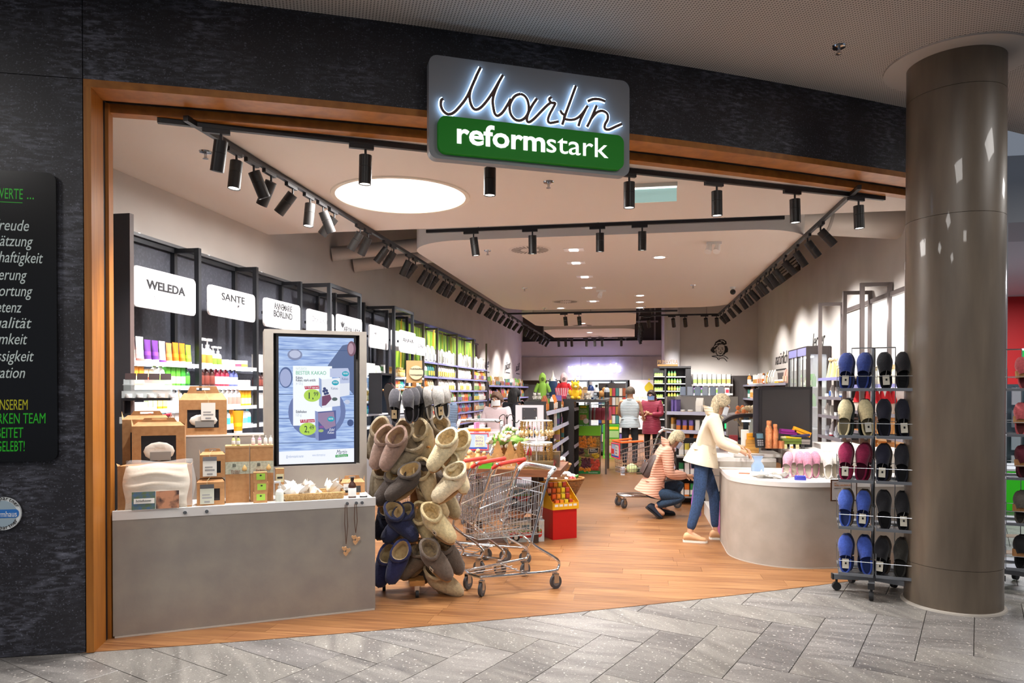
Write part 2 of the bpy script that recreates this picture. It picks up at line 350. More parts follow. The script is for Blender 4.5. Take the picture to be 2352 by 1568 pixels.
# ---------------- ceiling fittings ----------------
sp_bt=MB().cyl((0,0,-.085),(0,0,-.205),.047,n=20).mesh('body_lower',BLKM,smooth=40)
sp_up=MB().cyl((0,0,-.0),(0,0,-.083),.047,n=20).mesh('body',BLKM,smooth=40)
sp_ring=MB().lathe([(.047,-.205),(.047,-.212),(.040,-.212),(.038,-.200)],20,ring=True).mesh('rim',BLK,smooth=40)
sp_lens=MB().cyl((0,0,-.200),(0,0,-.206),.039,n=20).mesh('lens',M('#fff6ea',.3,emit=9))
sp_ad=MB().box((-.016,-.09,-.03),(.016,.09,.0)).cyl((0,.03,-.03),(0,.03,-.075),.009,n=8).mesh('adapter',BLK)
NSP=0
def spot(p,aim,along,label,group,power=None,lit=True,cone=78):
    """p: track underside; aim: unit vector of the beam; along: track direction angle"""
    global NSP; NSP+=1
    t=thing('track_spotlight',label,'spotlight',p,0,group)
    a=link('adapter',sp_ad,t); a.rotation_euler=(0,0,along-PI/2)
    q=Vector((0,0,-1)).rotation_difference(Vector(aim).normalized()).to_matrix().to_4x4()
    off=Vector((math.cos(along)*.03,math.sin(along)*.03,-.075))
    b=link('body',sp_up,t); b.matrix_basis=Matrix.Translation(off)@q
    link('body_lower',sp_bt,b); link('rim',sp_ring,b); link('lens',sp_lens,b)
    if lit:
        d=Vector(aim).normalized(); e=Vector(p)+off+d*.225
        lamp('SPOT','spot_beam',e,power or SPOT_W,d.to_track_quat('-Z','Y').to_euler(),.035,NEUT,cone,.75)
    return t
def track(a,b,label,n=0,h=.038,w=.036,susp=False):
    a=Vector(a);b=Vector(b); d=(b-a); L=d.length; ang=math.atan2(d.y,d.x)
    t=thing('light_track',label,'light track',a,ang)
    MB().box((0,-w/2,0),(L,w/2,h)).build('rail',BLK,t)
    MB().box((-.03,-w/2,0),(0,w/2,h)).build('end_cap',BLKM,t); MB().box((L,-w/2,0),(L+.03,w/2,h)).build('end_cap',BLKM,t)
    if susp:
        for i in range(3): MB().cyl((L*(.15+.35*i),0,h),(L*(.15+.35*i),0,susp),.006,n=6).build('hanger',STEEL,t)
    return t
def lineY(x,X): return atx(x,800,X).y
# left run
ZT=3.465
track((-2.98,4.45,ZT),(-2.98,25.6,ZT),'long black light track running above the wall shelves into the depth')
LPX=[540,580,620,670,710,740,766,826,845,887,903,938,953,979,991,1004,1022,1032,1042,1063,1070,1081,1092,1109,1128,1134,1144,1158,1169,1177,1189,1200,1212,1225,1235,1246,1253,1261]
for i,x in enumerate(LPX):
    Y=min(25.3,lineY(x,-2.98))
    if i in (1,5): aim=(.28,.35,-1)
    elif i in (0,4): aim=(-.05,-.1,-1)
    else: aim=(-.80+.12*(i%3),-.05+.1*((i*7)%3),-1)
    spot((-2.98,Y,ZT),aim,PI/2,f'black track spotlight, {ORD[i]} from the entrance on the long wall-shelf track','spotlights on the long track by the wall shelves',power=SPOT_W*(1.0 if Y<10 else 1.35 if Y<14 else 2.0),cone=92,lit=(i<12 or i%2==0))
RPX=[1885,1855,1828,1801,1779,1767,1757,1744,1738,1723,1712,1701,1685,1674,1662,1655]
track((2.0,6.95,ZT),(2.0,17.85,ZT),'black light track above the checkout running along the canopy edge')
for i,x in enumerate(RPX):
    Y=lineY(x,2.0); aim=(.88-.1*(i%3),-.05+.12*((i*5)%3),-1)
    spot((2.0,Y,ZT),aim,PI/2,f'black track spotlight, {ORD[i]} from the entrance on the checkout track','spotlights on the checkout track',lit=(i%2==0),power=SPOT_W*1.4,cone=110)
# run along the storefront
fa,fb=fl(373,284,ZT),fl(2025,460,ZT); fa.z=fb.z=ZT+.0005; track(fa,fb,'black light track following the shopfront just inside the opening')
fd=(fb-fa); fang=math.atan2(fd.y,fd.x)
for i,x in enumerate((497,830,1117,1438,1640,1820,1967)):
    d=ray(x,300); # intersect with the track line in plan
    den=fd.x*d.y-fd.y*d.x; t=(d.x*(fa.y)-d.y*(fa.x))/den
    p=fa+fd*t
    spot((p.x,p.y,ZT),(-.22,.10,-1) if i==0 else (.05*(i-3)*.3,.02,-1),fang,f'black track spotlight, {ORD[i]} from the oak jamb along the shopfront track','spotlights on the shopfront track',cone=95,power=SPOT_W*1.7)
ma,mb_=at(985,538,8.3),at(1795,515,8.3); ma.z=mb_.z=3.53; track(ma,mb_,'black light track hung in front of the lowered white canopy',susp=.6)
for i,x in enumerate((1082,1217,1372,1469)):
    p=at(x,530,8.3); spot((p.x,8.3,3.53),(.12 if i==0 else 0,.1,-1),0,f'black track spotlight, {ORD[i]} along the track hung before the canopy','spotlights before the canopy',power=SPOT_W*1.2,cone=75)
track((-2.95,16.9,ZT),(.95,16.9,ZT),'black light track crossing behind the rear edge of the large canopy',susp=1.735)
for i,x in enumerate((1295,1327)):
    p=at(x,720,16.9); spot((p.x,16.9,ZT),(.1,.1,-1),0,f'black track spotlight, {ORD[i]} on the cross track behind the large canopy','spotlights on the rear cross track',power=SPOT_W)
track((.15,17.85,ZT),(2.0,17.85,ZT),'short black light track before the wall with the drawn woman',susp=1.735)
for i,x in enumerate((1486,1543,1570,1618,1643)):
    p=at(x,725,17.85); spot((p.x,17.85,ZT),(.15,.6,-1),0,f'black track spotlight, {ORD[i]} on the short track before the drawn woman','spotlights before the drawn woman',power=SPOT_W*1.7,cone=95)
track((.15,17.85,ZT),(.15,25,ZT),'black light track running beside the rear canopies',susp=1.735)
for i in range(6): spot((.15,18.8+i*1.05,ZT),(.35,.1,-1),PI/2,f'black track spotlight, {ORD[i]} from the front beside the rear canopies','spotlights beside the rear canopies',lit=(i%2==0))
track((-2.98,25,ZT),(.15,25,ZT),'black light track crossing before the rear wall with the neon lettering')
for i,x in enumerate((1281,1297,1311,1345,1364,1381,1425)):
    p=at(x,780,25); spot((p.x,25,ZT),(.0,.5,-1),0,f'black track spotlight, {ORD[i]} from the wall shelves before the neon lettering','spotlights before the neon lettering',power=SPOT_W*2.2,cone=110)
# big round light
t=thing('round_ceiling_light','large round glowing ceiling light just inside the entrance','ceiling light',(-2.2,6.62,3.51))
MB().cyl((0,0,-.006),(0,0,.02),.615,n=72).build('diffuser',M('#fff4e6',.5,emit=4.2),t)
MB().lathe([(.615,-.012),(.655,-.012),(.66,0),(.615,0)],72,ring=True).build('trim_ring',M('#e9e2d4',.5),t,smooth=40)
lamp('AREA','round_light_beam',(-2.2,6.62,3.49),LAMP_W*3,size=1.2,color=NEUT)
# recessed downlights
for i,(x,y,z,sq) in enumerate([(1318,573,3.5,1),(1323,603,3.5,1),(1343,635,3.5,1),(1352,660,3.5,1),(1362,691,3.5,1),(1515,590,3.5,0),(1470,678,3.5,0),(1470,693,3.5,0),(1470,706,3.5,0),(1288,707,3.5,0),(1338,742,3.5,0),(1354,763,3.5,0),(1361,773,3.5,0),(1400,774,3.5,0)]):
    p=fl(x,y,z); t=thing('recessed_downlight',f'small {"square" if sq else "round"} recessed downlight, {ORD[i]} counted from the front of the canopies','ceiling light',(p.x,p.y,z),0,'recessed canopy downlights')
    if sq: MB().box((-.13,-.10,-.006),(.13,.10,.0)).build('frame',M('#f4f1ee',.4),t); MB().box((-.055,-.06,-.012),(.055,.06,-.006)).build('diffuser',M('#ffffff',.4,emit=12),t)
    else: MB().lathe([(.075,-.008),(.11,-.006),(.11,0),(.075,0)],24,ring=True).build('frame',M('#f4f1ee',.4),t,smooth=40); MB().cyl((0,0,-.006),(0,0,-.001),.075,n=20).build('diffuser',M('#ffffff',.4,emit=12),t)
    lamp('SPOT','downlight_beam',(p.x,p.y,z-.03),DOWN_W*5,(0,0,0),.06,NEUT,150,.8)
# air diffusers
for i,(x,y,r,z) in enumerate([(1217,573,.27,3.5),(1299,692,.27,3.5),(1338,747,.3,3.5),(1366,772,.3,3.5)]):
    p=fl(x,y,z); t=thing('air_diffuser',f'round white air diffuser with radial slots, {ORD[i]} from the front in the canopies','vent',(p.x,p.y,z),0,'canopy air diffusers')
    MB().lathe([(.0,-.008),(r,-.008),(r+.01,0),(0,0)],40).build('plate',M('#dcd3cb',.6),t,smooth=40)
    sl=MB()
    for k in range(28):
        a=2*PI*k/28; c,s_=math.cos(a),math.sin(a); q=[(r*.45,-.006),(r*.9,-.010),(r*.9,.010),(r*.45,.006)]
        sl.prism([(c*u-s_*v,s_*u+c*v) for u,v in q],-.0095,-.007)
    sl.build('slot',M('#6d6660',.8),t,kind='stuff')
# sprinklers, camera, emergency spots
def sprinkler(p,label,s=1.):
    t=thing('sprinkler_head',label,'sprinkler',p,0,'ceiling sprinklers')
    MB().lathe([(.0,-.0),(.05*s,-.0),(.045*s,-.012*s),(.015*s,-.016*s)],18).build('rosette',CHROME,t,smooth=True)
    MB().cyl((0,0,-.01*s),(0,0,-.05*s),.011*s,n=8).lathe([(.0,-.06*s),(.022*s,-.058*s),(.022*s,-.054*s),(.0,-.05*s)],12).build('nozzle',STEEL,t,smooth=True)
for i,(x,y,z,d) in enumerate([(472,348,3.51,'by the long wall-shelf track'),(1260,417,3.51,'behind the neon sign'),(1120,575,3.5,'on the front corner of the large canopy'),(1205,661,3.5,'halfway along the large canopy'),(1592,654,3.5,'on the checkout side of the large canopy'),(1250,707,3.5,'at the rear edge of the large canopy'),(1478,704,3.5,'at the rear checkout corner of the canopy'),(1927,106,4.18,'in the perforated mall ceiling beside the column')]):
    p=fl(x,y,z); sprinkler((p.x,p.y,z),'chrome sprinkler head '+d)
for (x,y,l,c,n) in [(1683,659,'small black security camera under the large canopy','camera',0),(1640,556,'white twin emergency spotlight under the front of the canopy','emergency light',1),(1381,666,'white emergency spotlight in the middle of the canopy','emergency light',1)]:
    p=fl(x,y,3.5); t=thing('security_camera' if not n else 'emergency_light',l,c,(p.x,p.y,3.5))
    if n:
        MB().box((-.09,-.03,-.03),(.09,.03,0)).build('base',WHITE,t)
        for s in ((-.05,.05) if x>1500 else (0,)): MB().cyl((s,0,-.03),(s-.03,-.06,-.13),.028,.045,n=14).build('lamp_head',WHITE,t,smooth=40)
    else:
        MB().lathe([(0,0),(.05,0),(.045,-.03),(.02,-.05)],14).build('base',WHITE,t,smooth=True); MB().ell((0,-.02,-.09),(.05,.05,.05)).build('dome',BLK,t,smooth=True)
# exit sign panel, hanging
p=at(1506,426,6.6); t=thing('exit_sign','pale green glowing escape sign panel hanging from the ceiling behind the neon sign','sign',(p.x,6.6,3.51))
MB().box((-.19,-.03,-.035),(.19,.03,0)).build('housing',M('#d9dcd8',.4),t)
MB().box((-.185,-.006,-.165),(.185,.006,-.035)).build('panel',M('#a9cfcb',.2,emit=.55),t)
MB().box((-.185,-.008,-.045),(.185,-.0065,-.037)).build('light_strip',M('#ffffff',.2,emit=6),t)
# ducts and pipes above
def duct(a,b,r,label,n=20):
    a=Vector(a); t=thing('ventilation_duct',label,'duct',a); b=Vector(b)-a
    MB().cyl((0,0,0),b,r,n=n).build('pipe',M('#bdb3aa',.5,.2),t,smooth=40)
    for k in (.3,.6,.9): MB().cyl(b*k,b*(k+.012),r+.006,n=n).build('seam_ring',M('#8f867e',.5),t,smooth=40)
p=atx(1915,545,2.6); duct((3.3,9.8,3.83),(.3,9.35,4.0),.26,'thick round grey ventilation duct entering the wall above the checkout',28)
duct((-4.3,9.8,3.62),(-3.0,10.3,3.82),.10,'grey pipe leaving the wall above the first sign boards'); duct((-4.3,10.6,3.62),(-2.9,11.1,3.85),.13,'thicker grey pipe beside the first one above the sign boards')
duct((-4.3,8.6,4.2),(3.3,8.9,4.25),.16,'grey duct running across the dark gap before the canopy')
for i,(xa,xb,ya,yb) in enumerate(((1838,1790,578,628),(1772,1750,642,658))):
    a=atx(xa,ya,3.29); b=atx(xb,yb,3.29); h=abs(atx(xa,ya,3.29).z-atx(xa,yb-8,3.29).z)
    t=thing('wall_opening',('dark air opening with grey pipes high in the checkout wall','smaller dark air opening further back in the checkout wall')[i],'opening',(3.29,a.y,a.z-h)); L=b.y-a.y; MB().box((-.03,0,0),(.008,L,h)).build('recess',M('#2f2b28',.9),t)
    for k in range(3): MB().cyl((-.045,.03,h*(.35+.22*k)),(-.045,L-.03,h*(.35+.22*k)),h*.07,n=8).build('pipe',M('#8d857b',.5),t,smooth=40)
# ---------------- products ----------------
PM={}
def shade(h,k):
    h=h.lstrip('#'); return '#%02x%02x%02x'%tuple(max(0,min(255,int(int(h[i:i+2],16)*k))) for i in (0,2,4))
def pmesh(kind,col,c2,s):
    """meshes of one product kind: list of (part name, mesh); the first is the body"""
    key=(kind,col,c2,s)
    if key in PM: return PM[key]
    m=M(col,.35); o=[]; l=M(c2,.45)
    if kind in ('pump_bottle','lotion_bottle'):
        r=.034*s; h=(.125 if kind=='pump_bottle' else .15)*s
        o.append(('body',MB().lathe([(0,0),(r*.92,0),(r,.006),(r,h*.72),(r*.82,h*.88),(r*.4,h*.97),(r*.36,h),(0,h)],14).mesh('body',m,smooth=50)))
        o.append(('paper_label',MB().lathe([(r*1.012,h*.14),(r*1.02,h*.15),(r*1.02,h*.58),(r*1.012,h*.59)],14,ring=True).mesh('paper_label',l,smooth=40)))
        if kind=='pump_bottle':
            o.append(('pump',MB().cyl((0,0,h),(0,0,h+.02*s),r*.42,n=10).cyl((0,0,h+.02*s),(0,0,h+.045*s),r*.14,n=6).box((-r*.3,-r*.35,h+.045*s),(r*1.25,r*.35,h+.062*s)).mesh('pump',WHITE,smooth=40)))
        else: o.append(('cap',MB().cyl((0,0,h),(0,0,h+.03*s),r*.5,n=12).mesh('cap',M(shade(c2,.8),.4),smooth=40)))
    elif kind=='tube':
        w_=.03*s;h=.15*s; rg=[]
        for t in range(6):
            z=.02*s+(h-.02*s)*t/5; a=t/5; rx=w_*(.85+.25*a); ry=w_*.75*(1-a)+.002
            rg.append([(rx*math.cos(2*PI*k/14),ry*math.sin(2*PI*k/14),z) for k in range(14)])
        o.append(('body',MB().loft(rg).mesh('body',m,smooth=50))); o.append(('cap',MB().cyl((0,0,0),(0,0,.02*s),w_*.86,n=14).mesh('cap',l,smooth=40)))
        rg2=[[(p[0]*1.02,p[1]*1.03,p[2]) for p in rg[i]] for i in (1,2)]; o.append(('paper_label',MB().loft(rg2,cap=False).mesh('paper_label',M(shade(col,1.25),.4),smooth=50)))
    elif kind in ('carton','book','packet'):
        w_,d_,h=((.05,.045,.14),(.028,.12,.17),(.085,.05,.17))[('carton','book','packet').index(kind)]; w_*=s;d_*=s;h*=s
        if kind=='packet':
            rg=[[(x*w_/2*k,y*d_/2*q,z) for x,y in ((-1,-1),(0,-1.25),(1,-1),(1,1),(0,1.25),(-1,1))] for z,k,q in ((0,.96,.9),(h*.35,1,1),(h*.75,1,.75),(h*.9,.98,.25),(h,.98,.06))]
            o.append(('body',MB().loft(rg).mesh('body',m,smooth=60)))
            o.append(('printed_panel',MB().box((-w_*.36,-d_*.70,h*.12),(w_*.36,-d_*.55,h*.5)).mesh('printed_panel',l)))
        else:
            o.append(('body',MB().prism(rrect(-w_/2,-d_/2,w_/2,d_/2,.002,1),0,h).mesh('body',m)))
            o.append(('printed_panel',MB().box((-w_*.5-.0006,-d_/2-.0008,h*.14),(w_*.5+.0006,d_*.3,h*.52)).mesh('printed_panel',l)))
            o.append(('flap',MB().box((-w_*.5-.0004,-d_/2-.0006,h*.93),(w_*.5+.0004,d_/2+.0005,h+.0008)).mesh('flap',M(shade(col,.85),.5))))
    elif kind=='jar':
        r=.036*s;h=.05*s
        o.append(('body',MB().lathe([(0,0),(r*.9,0),(r,.004),(r,h*.62),(r*.94,h*.66),(0,h*.66)],16).mesh('body',m,smooth=50)))
        o.append(('lid',MB().lathe([(0,h*.66),(r*1.02,h*.66),(r*1.02,h*.97),(r*.97,h),(0,h)],16).mesh('lid',WHITE,smooth=50)))
        o.append(('paper_label',MB().lathe([(r*1.006,h*.12),(r*1.02,h*.13),(r*1.02,h*.5),(r*1.006,h*.51)],16,ring=True).mesh('paper_label',l,smooth=40)))
    elif kind=='bottle':
        r=.026*s;h=.14*s
        o.append(('body',MB().lathe([(0,0),(r*.94,0),(r,.004),(r,h*.6),(r*.75,h*.72),(r*.38,h*.8),(r*.36,h*.86),(0,h*.86)],12).mesh('body',m,smooth=50)))
        o.append(('cap',MB().cyl((0,0,h*.86),(0,0,h),r*.46,n=10).mesh('cap',M('#1d1c1d' if col<'#d' else shade(c2,.9),.4),smooth=40)))
        o.append(('paper_label',MB().lathe([(r*1.01,h*.12),(r*1.03,h*.13),(r*1.03,h*.5),(r*1.01,h*.51)],12,ring=True).mesh('paper_label',l,smooth=40)))
    PM[key]=o; return o
def product(kind,col,c2,loc,rz,label,group,s=1.,parts=True,cat=None):
    ms=pmesh(kind,col,c2,s)
    if not parts:                                   # small in the photo: one mesh
        key=('one',kind,col,c2,s)
        if key not in PM:
            mb=MB(); mats=[]
            for k,(n,me) in enumerate(ms):
                mb.cur=k; mats.append(me.materials[0]); mb.add([v.co.copy() for v in me.vertices],[tuple(p.vertices) for p in me.polygons])
            PM[key]=mb.mesh(kind,mats,smooth=50)
        return tag(link(kind,PM[key],loc=loc,rz=rz),label,cat or {'carton':'carton','book':'box','packet':'packet','jar':'jar','tube':'tube'}.get(kind,'bottle'),group)
    o=tag(link(kind,ms[0][1],loc=loc,rz=rz),label,cat or {'carton':'carton','book':'box','packet':'packet','jar':'jar','tube':'tube'}.get(kind,'bottle'),group)
    for n,me in ms[1:]: link(n,me,o)
    return o
CN={}
def cname(h):
    import colorsys
    h=h.lstrip('#'); r,g,b=[int(h[i:i+2],16)/255 for i in (0,2,4)]; H_,s,v=colorsys.rgb_to_hsv(r,g,b); H_*=360
    if s<.13: return 'white' if v>.8 else 'grey' if v>.35 else 'black'
    if v<.33 and H_<60: return 'brown'
    n='red' if H_<14 or H_>345 else 'orange' if H_<36 else 'yellow' if H_<66 else 'green' if H_<165 else 'teal' if H_<200 else 'blue' if H_<250 else 'purple' if H_<300 else 'pink'
    return ('pale ' if s<.38 and v>.7 else 'dark ' if v<.45 else '')+n
WID={'pump_bottle':.076,'lotion_bottle':.072,'tube':.072,'carton':.056,'book':.031,'packet':.092,'jar':.08,'bottle':.058}
def row(seq,p0,p1,z,rz,where,group,parts=True,gap=1.04,maxn=99,s=1.,hmin=0):
    """goods standing in a row from p0 to p1; seq: (kind, colour, second colour, count, scale)"""
    p0=Vector(p0);p1=Vector(p1); L=(p1-p0).length; d=(p1-p0)/L; u=0; n=0; i=0
    items=[q for q in seq for _ in range(q[3])]
    while n<maxn:
        q=items[i%len(items)]; i+=1; sc=q[4]*s; w_=WID[q[0]]*sc*gap
        if u+w_>L: break
        p=p0+d*(u+w_/2)
        product(q[0],q[1],q[2],(p.x,p.y,z),rz,f"{cname(q[1])} {q[0].replace('_',' ')}, {ORD[n]} along the {where}",group,sc,parts); u+=w_; n+=1
    return n
# ---------------- shelving along the wall with the sign boards ----------------
XF=-4.0; XW=-4.3
LED=M('#f4f8ff',.5,emit=5.); SHW=M('#dfe1e6',.4); BPAN=M('#33353f',.6,noise=(40,4),col2='#4b4e5a',ramp=(.5,.85)); LAV=M('#8a8ac0',.5)
def bay(y0,y1,zs,label,xf=XF,top=2.98,back=BPAN,led=True,shw=SHW,fr=FRAMED,rail=None,base=True,railm=None,right=False):
    t=thing('wall_shelf_unit',label,'shelf unit',(xf,y0,0))
    d=XW+.012-xf; L=y1-y0; g=.002
    mb=lambda a,b,n,m: MB().box(a,b).build(n,m,t)
    mb((-.045,g,0),(0,.045,top),'upright',fr); mb((d,g,0),(d+.04,.045,top),'upright',fr)
    if right: mb((-.045,L-.045,0),(0,L-.046+.045,top),'upright',fr)
    mb((d,.0455,top-.04),(d+.04,L-g,top),'top_rail',fr); mb((d+.041,g,top-.04),(-.046,.04,top),'cross_bar',fr)
    mb((d-.008,g,0),(d-.001,L-g,top-.01),'back_panel',back)
    for z in zs:
        s=MB().box((d+.0415,.047,z-.022),(-.012,L-g,z)).build('shelf',shw,t)
        mb((-.012,.047,z-.03),(.0,L-g,z+.006),'price_rail',railm or shw)
        if led: mb((-.10,.06,z-.032),(-.06,L-.02,z-.023),'light_strip',LED)
        else: mb((-.10,.06,z-.028),(-.06,L-.02,z-.0225),'shelf_lip',shw)
    if base: mb((d+.0415,.047,.0),(-.005,L-g,min(zs)-.28 if zs else .9),'base_cabinet',M('#8f9095',.5))
    return t
ZS=[1.89,1.69,1.49,1.29,1.09]
B=[5.08,6.12,7.16,8.2,9.24,10.3,11.35,12.4,13.4]
names=['first','second','third','fourth','fifth','sixth','seventh','eighth']
for i in range(8): bay(B[i],B[i+1],ZS,f'dark steel wall shelf unit with glowing shelves, {names[i]} bay from the oak jamb')
t=thing('light_rail','grey ledge with small lamps running along the top of the wall shelves','ledge',(-4.29,5.08,2.985)); MB().box((0,0,0),(.07,7.4,.028)).build('ledge',M('#77797d',.35,.5),t)
for k in range(7): MB().cyl((.035,.55+1.04*k,.028),(.035,.55+1.04*k,.036),.02,n=12).build('lamp',M('#ffffff',.4,emit=5),t)
# dark end panel behind the oak jamb
t=thing('end_panel','tall black side panel between the oak jamb and the first shelf unit','panel',(-4.29,5.02,0)); MB().box((0,0,0),(.42,.045,3.03)).build('board',M('#38373d',.45),t); MB().box((.42,0,0),(.425,.045,3.03)).build('edge_strip',M('#5a4a48',.5),t)
W='#f3f4f2'
T1=[('carton','#c9d67e','#e8eec0',1,1.2),('tube','#e9a595',W,1,1.05),('tube','#f3ecea','#c98a80',1,1.1),('tube','#6f3a94',W,2,1.0),('tube','#efe2f2','#8a4ab0',1,1.0),('tube','#f08a50',W,1,.95),('tube','#f07d1e',W,2,1.0),('tube','#8fc63a',W,2,.95),('packet','#eef0ec','#a8b8a0',2,.72),('lotion_bottle','#eef2ee','#9aa69a',1,.8),('pump_bottle','#f2f5f0','#4c7d2c',1,1.0)]
T2=[('carton','#7d62b8','#d8d0f0',2,.9),('carton','#f2a23c','#fbe3b8',2,.9),('carton','#f0d9b8','#c84a30',2,.8),('lotion_bottle','#f4f6f0','#a8cf6a',2,.85),('carton','#5fbf3c','#d5f0c0',3,.95),('carton','#3fae3a','#c9ecc0',1,.95),('bottle','#1f6a2e','#57b53a',2,1.05),('tube','#3d8fc4',W,2,.8)]
T3=[('jar',W,'#dcdcdc',3,1.),('carton','#e8ece0','#b9c8a0',2,.8),('carton','#f29a20','#fbd890',2,.9),('lotion_bottle',W,'#c8d0d8',3,.8)]
T4=[('carton','#f4f5f6','#d0d8de',3,.9),('tube','#f4f5f6','#b8cfe0',2,.9),('lotion_bottle','#f4f5f6','#a8d0d8',3,.8)]
U1=[('pump_bottle',W,'#d88a3a',2,1.1),('pump_bottle',W,'#7d9a3a',2,.82),('jar','#f2f2ee','#b8c8a0',2,1.1),('jar','#f4eef0','#c04a6a',1,1.1),('jar','#f4f0e8','#e09a50',2,1.15),('carton','#c8d6a0','#eef2d8',2,1.0)]
U2=[('bottle','#4a201c','#7a3a30',3,1.15),('bottle','#a0243f','#e8d8d8',3,1.1),('bottle','#5a63a8','#e8e8f2',2,1.05),('jar',W,'#c8c8cc',2,1.1),('packet',W,'#b8c0c8',1,.7)]
U3=[('carton','#f5b32a','#fde6a8',3,.9),('carton','#7cc64a','#dff2c8',2,.85),('lotion_bottle','#f3f3ee','#d8d8d0',2,.85),('lotion_bottle','#f3f0ee','#c88a80',3,.85)]
U4=[('tube','#f29a1e',W,1,1.0),('carton','#e05a70',W,1,.7),('carton','#f3f6f8','#6ac0c8',3,.8),('lotion_bottle','#dff0f2','#4aa8b4',3,.75)]
SHN=['top','second','third','fourth','fifth']
for k,seq in enumerate((T1,T2,T3,T4)): row(seq,(-4.06,5.14,0),(-4.06,6.11,0),ZS[k]+.001,PI/2,f'{SHN[k]} shelf of the first glowing bay',f'goods on the {SHN[k]} shelf of the first bay',s=1.27)
for k,seq in enumerate((U1,U2,U3,U4)): row(seq,(-4.06,6.18,0),(-4.06,7.14,0),ZS[k]+.001,PI/2,f'{SHN[k]} shelf of the second glowing bay',f'goods on the {SHN[k]} shelf of the second bay',s=1.27)
V=[[('carton',W,'#e4e8e4',6,1.1),('packet',W,'#dfe6d8',3,.8),('carton','#3f7a3c',W,2,.9)],[('packet',W,'#eceae6',4,.8),('lotion_bottle',W,'#e8e4dc',5,.9)],[('bottle','#d8a84a','#f0dca0',5,1.0),('carton','#e6c27a','#f8ecc8',3,.8)],[('bottle','#2a9a8a','#7ad0c0',3,.9),('bottle','#3a4aa8','#9aa8e0',3,.9),('carton','#d85a2a','#f0b890',3,.8),('carton','#f0a02a',W,2,.8)]]
for b in (5,6,7):
    for k in range(4): row(V[(k)%4] if b==5 else V[(k+b)%4],(-4.06,B[b]+.07,0),(-4.06,B[b+1]-.02,0),ZS[k]+.001,PI/2,f'{SHN[k]} shelf of the {names[b]} glowing bay',f'goods on the {SHN[k]} shelf of the {names[b]} bay',parts=False,s=1.2)
row(V[0],(-4.06,7.2,0),(-4.06,7.6,0),ZS[0]+.001,PI/2,'top shelf of the third glowing bay','goods on the top shelf of the third bay')
row(U2,(-4.06,7.2,0),(-4.06,7.6,0),ZS[1]+.001,PI/2,'second shelf of the third glowing bay','goods on the second shelf of the third bay')
row(V[1],(-4.06,7.2,0),(-4.06,7.6,0),ZS[2]+.001,PI/2,'third shelf of the third glowing bay','goods on the third shelf of the third bay')
# sign boards
SIGNM=M('#e4e4e6',.6,emit=.10)
def board(x,y0,y1,z0,z1,label,texts,parentframe=None):
    t=thing('sign_board',label,'sign',(x,y0,z0)); L=y1-y0; h=z1-z0
    MB().prism(rrect(.0,0,L,h,.045),0,.022,ax=0).build('panel',SIGNM,t,smooth=30)
    MB().box((-.06,L*.1,h*.45),(0,L*.9,h*.55)).build('mounting_rail',FRAMED,t)
    for s,u,v,wd,m,kw in texts: kw.setdefault('bold',.014 if m is INKT else .006); text(s,(.0232,L*u,h*v),(0,1,0),(0,0,1),.1,m,t,width=wd*L,align='CENTER',ext=.002,**kw)
    return t
def zof(x,y,X): return atx(x,y,X).z
def sb(xa,xb,ya0,ya1,X,label,texts):
    a=atx(xa,ya0,X); b=atx(xa,ya1,X); c=atx(xb,800,X); return board(X,a.y,c.y,b.z,a.z,label,texts)
INKT=M('#1a191d',.9); GT=M('#b9b9c0',.6)
t=sb(300,445,607,702,-3.985,'large white sign board reading WELEDA beside the oak jamb',[('WELEDA',.5,.5,.62,INKT,dict(bold=.03)),('Seit    1921',.5,.2,.4,GT,{})])
L=atx(445,800,-3.985).y-atx(300,800,-3.985).y
t['x']=0; del t['x']
mb=MB()
for k in range(4): mb.ell((.0225,L*.5,.06+.03*k),(.001,.018-.003*abs(k-1),.014),8,5)
mb.build('emblem',GT,t)
t=sb(475,582,652,722,-3.985,'white sign board reading SANTE, second from the oak jamb',[('SANTE',.5,.58,.5,INKT,{}),('NATURKOSMETIK',.5,.38,.5,GT,{})])
mb=MB()
for k in range(5):
    a=R(20+35*k); mb.ell((.0225,.40+math.cos(a)*.02,.06+math.sin(a)*.018),(.001,.012,.012),8,5)
mb.build('emblem',GT,t); MB().box((.0222,.24,.155),(.0232,.62,.159)).build('line',GT,t)
sb(603,686,682,748,-3.985,'white sign board reading ANNEMARIE BÖRLIND above the screen pillar',[('ANNEMARIE',.5,.68,.5,INKT,{}),('BÖRLIND',.5,.4,.52,INKT,dict(bold=.022)),('NATURAL BEAUTY',.5,.17,.5,GT,{})])
sb(703,764,708,768,-3.985,'white sign board reading Dr.Hauschka behind the portal frame',[('Dr.Hauschka',.5,.55,.68,M('#77777c',.6),{})])
sb(771,828,720,778,-3.74,'white sign board with small leaves reading ARYA LAYA',[('ARYA LAYA',.58,.35,.68,INKT,{})])
sb(846,889,744,797,-3.985,'white sign board with thin handwriting above the lit shelves',[('Martina',.5,.58,.6,GT,dict(shear=.3)),('Lo',.55,.25,.25,GT,dict(shear=.3))])
sb(897,915,757,803,-4.0,'narrow white sign board half hidden behind a steel post',[])
sb(916,952,757,808,-3.74,'white sign board reading AHAVA in thin capitals',[('AHAVA',.5,.5,.68,INKT,{})])
t=sb(953,974,772,814,-3.985,'small white sign board with an oval line reading GONA',[('GONA',.5,.4,.6,M('#55555a',.6),{})])
# leaves on the fifth board
o=thing('leaf_emblem','small dark leaf emblem on the board reading ARYA LAYA','emblem',(-3.716,atx(783,752,-3.74).y,atx(783,752,-3.74).z))
for a in (-40,0,40): MB().ell((0,math.sin(R(a))*.045,math.cos(R(a))*.045),(.0015,.018,.045),8,6,Matrix.Rotation(R(-a),3,'X')).build('leaf',INKT,o)
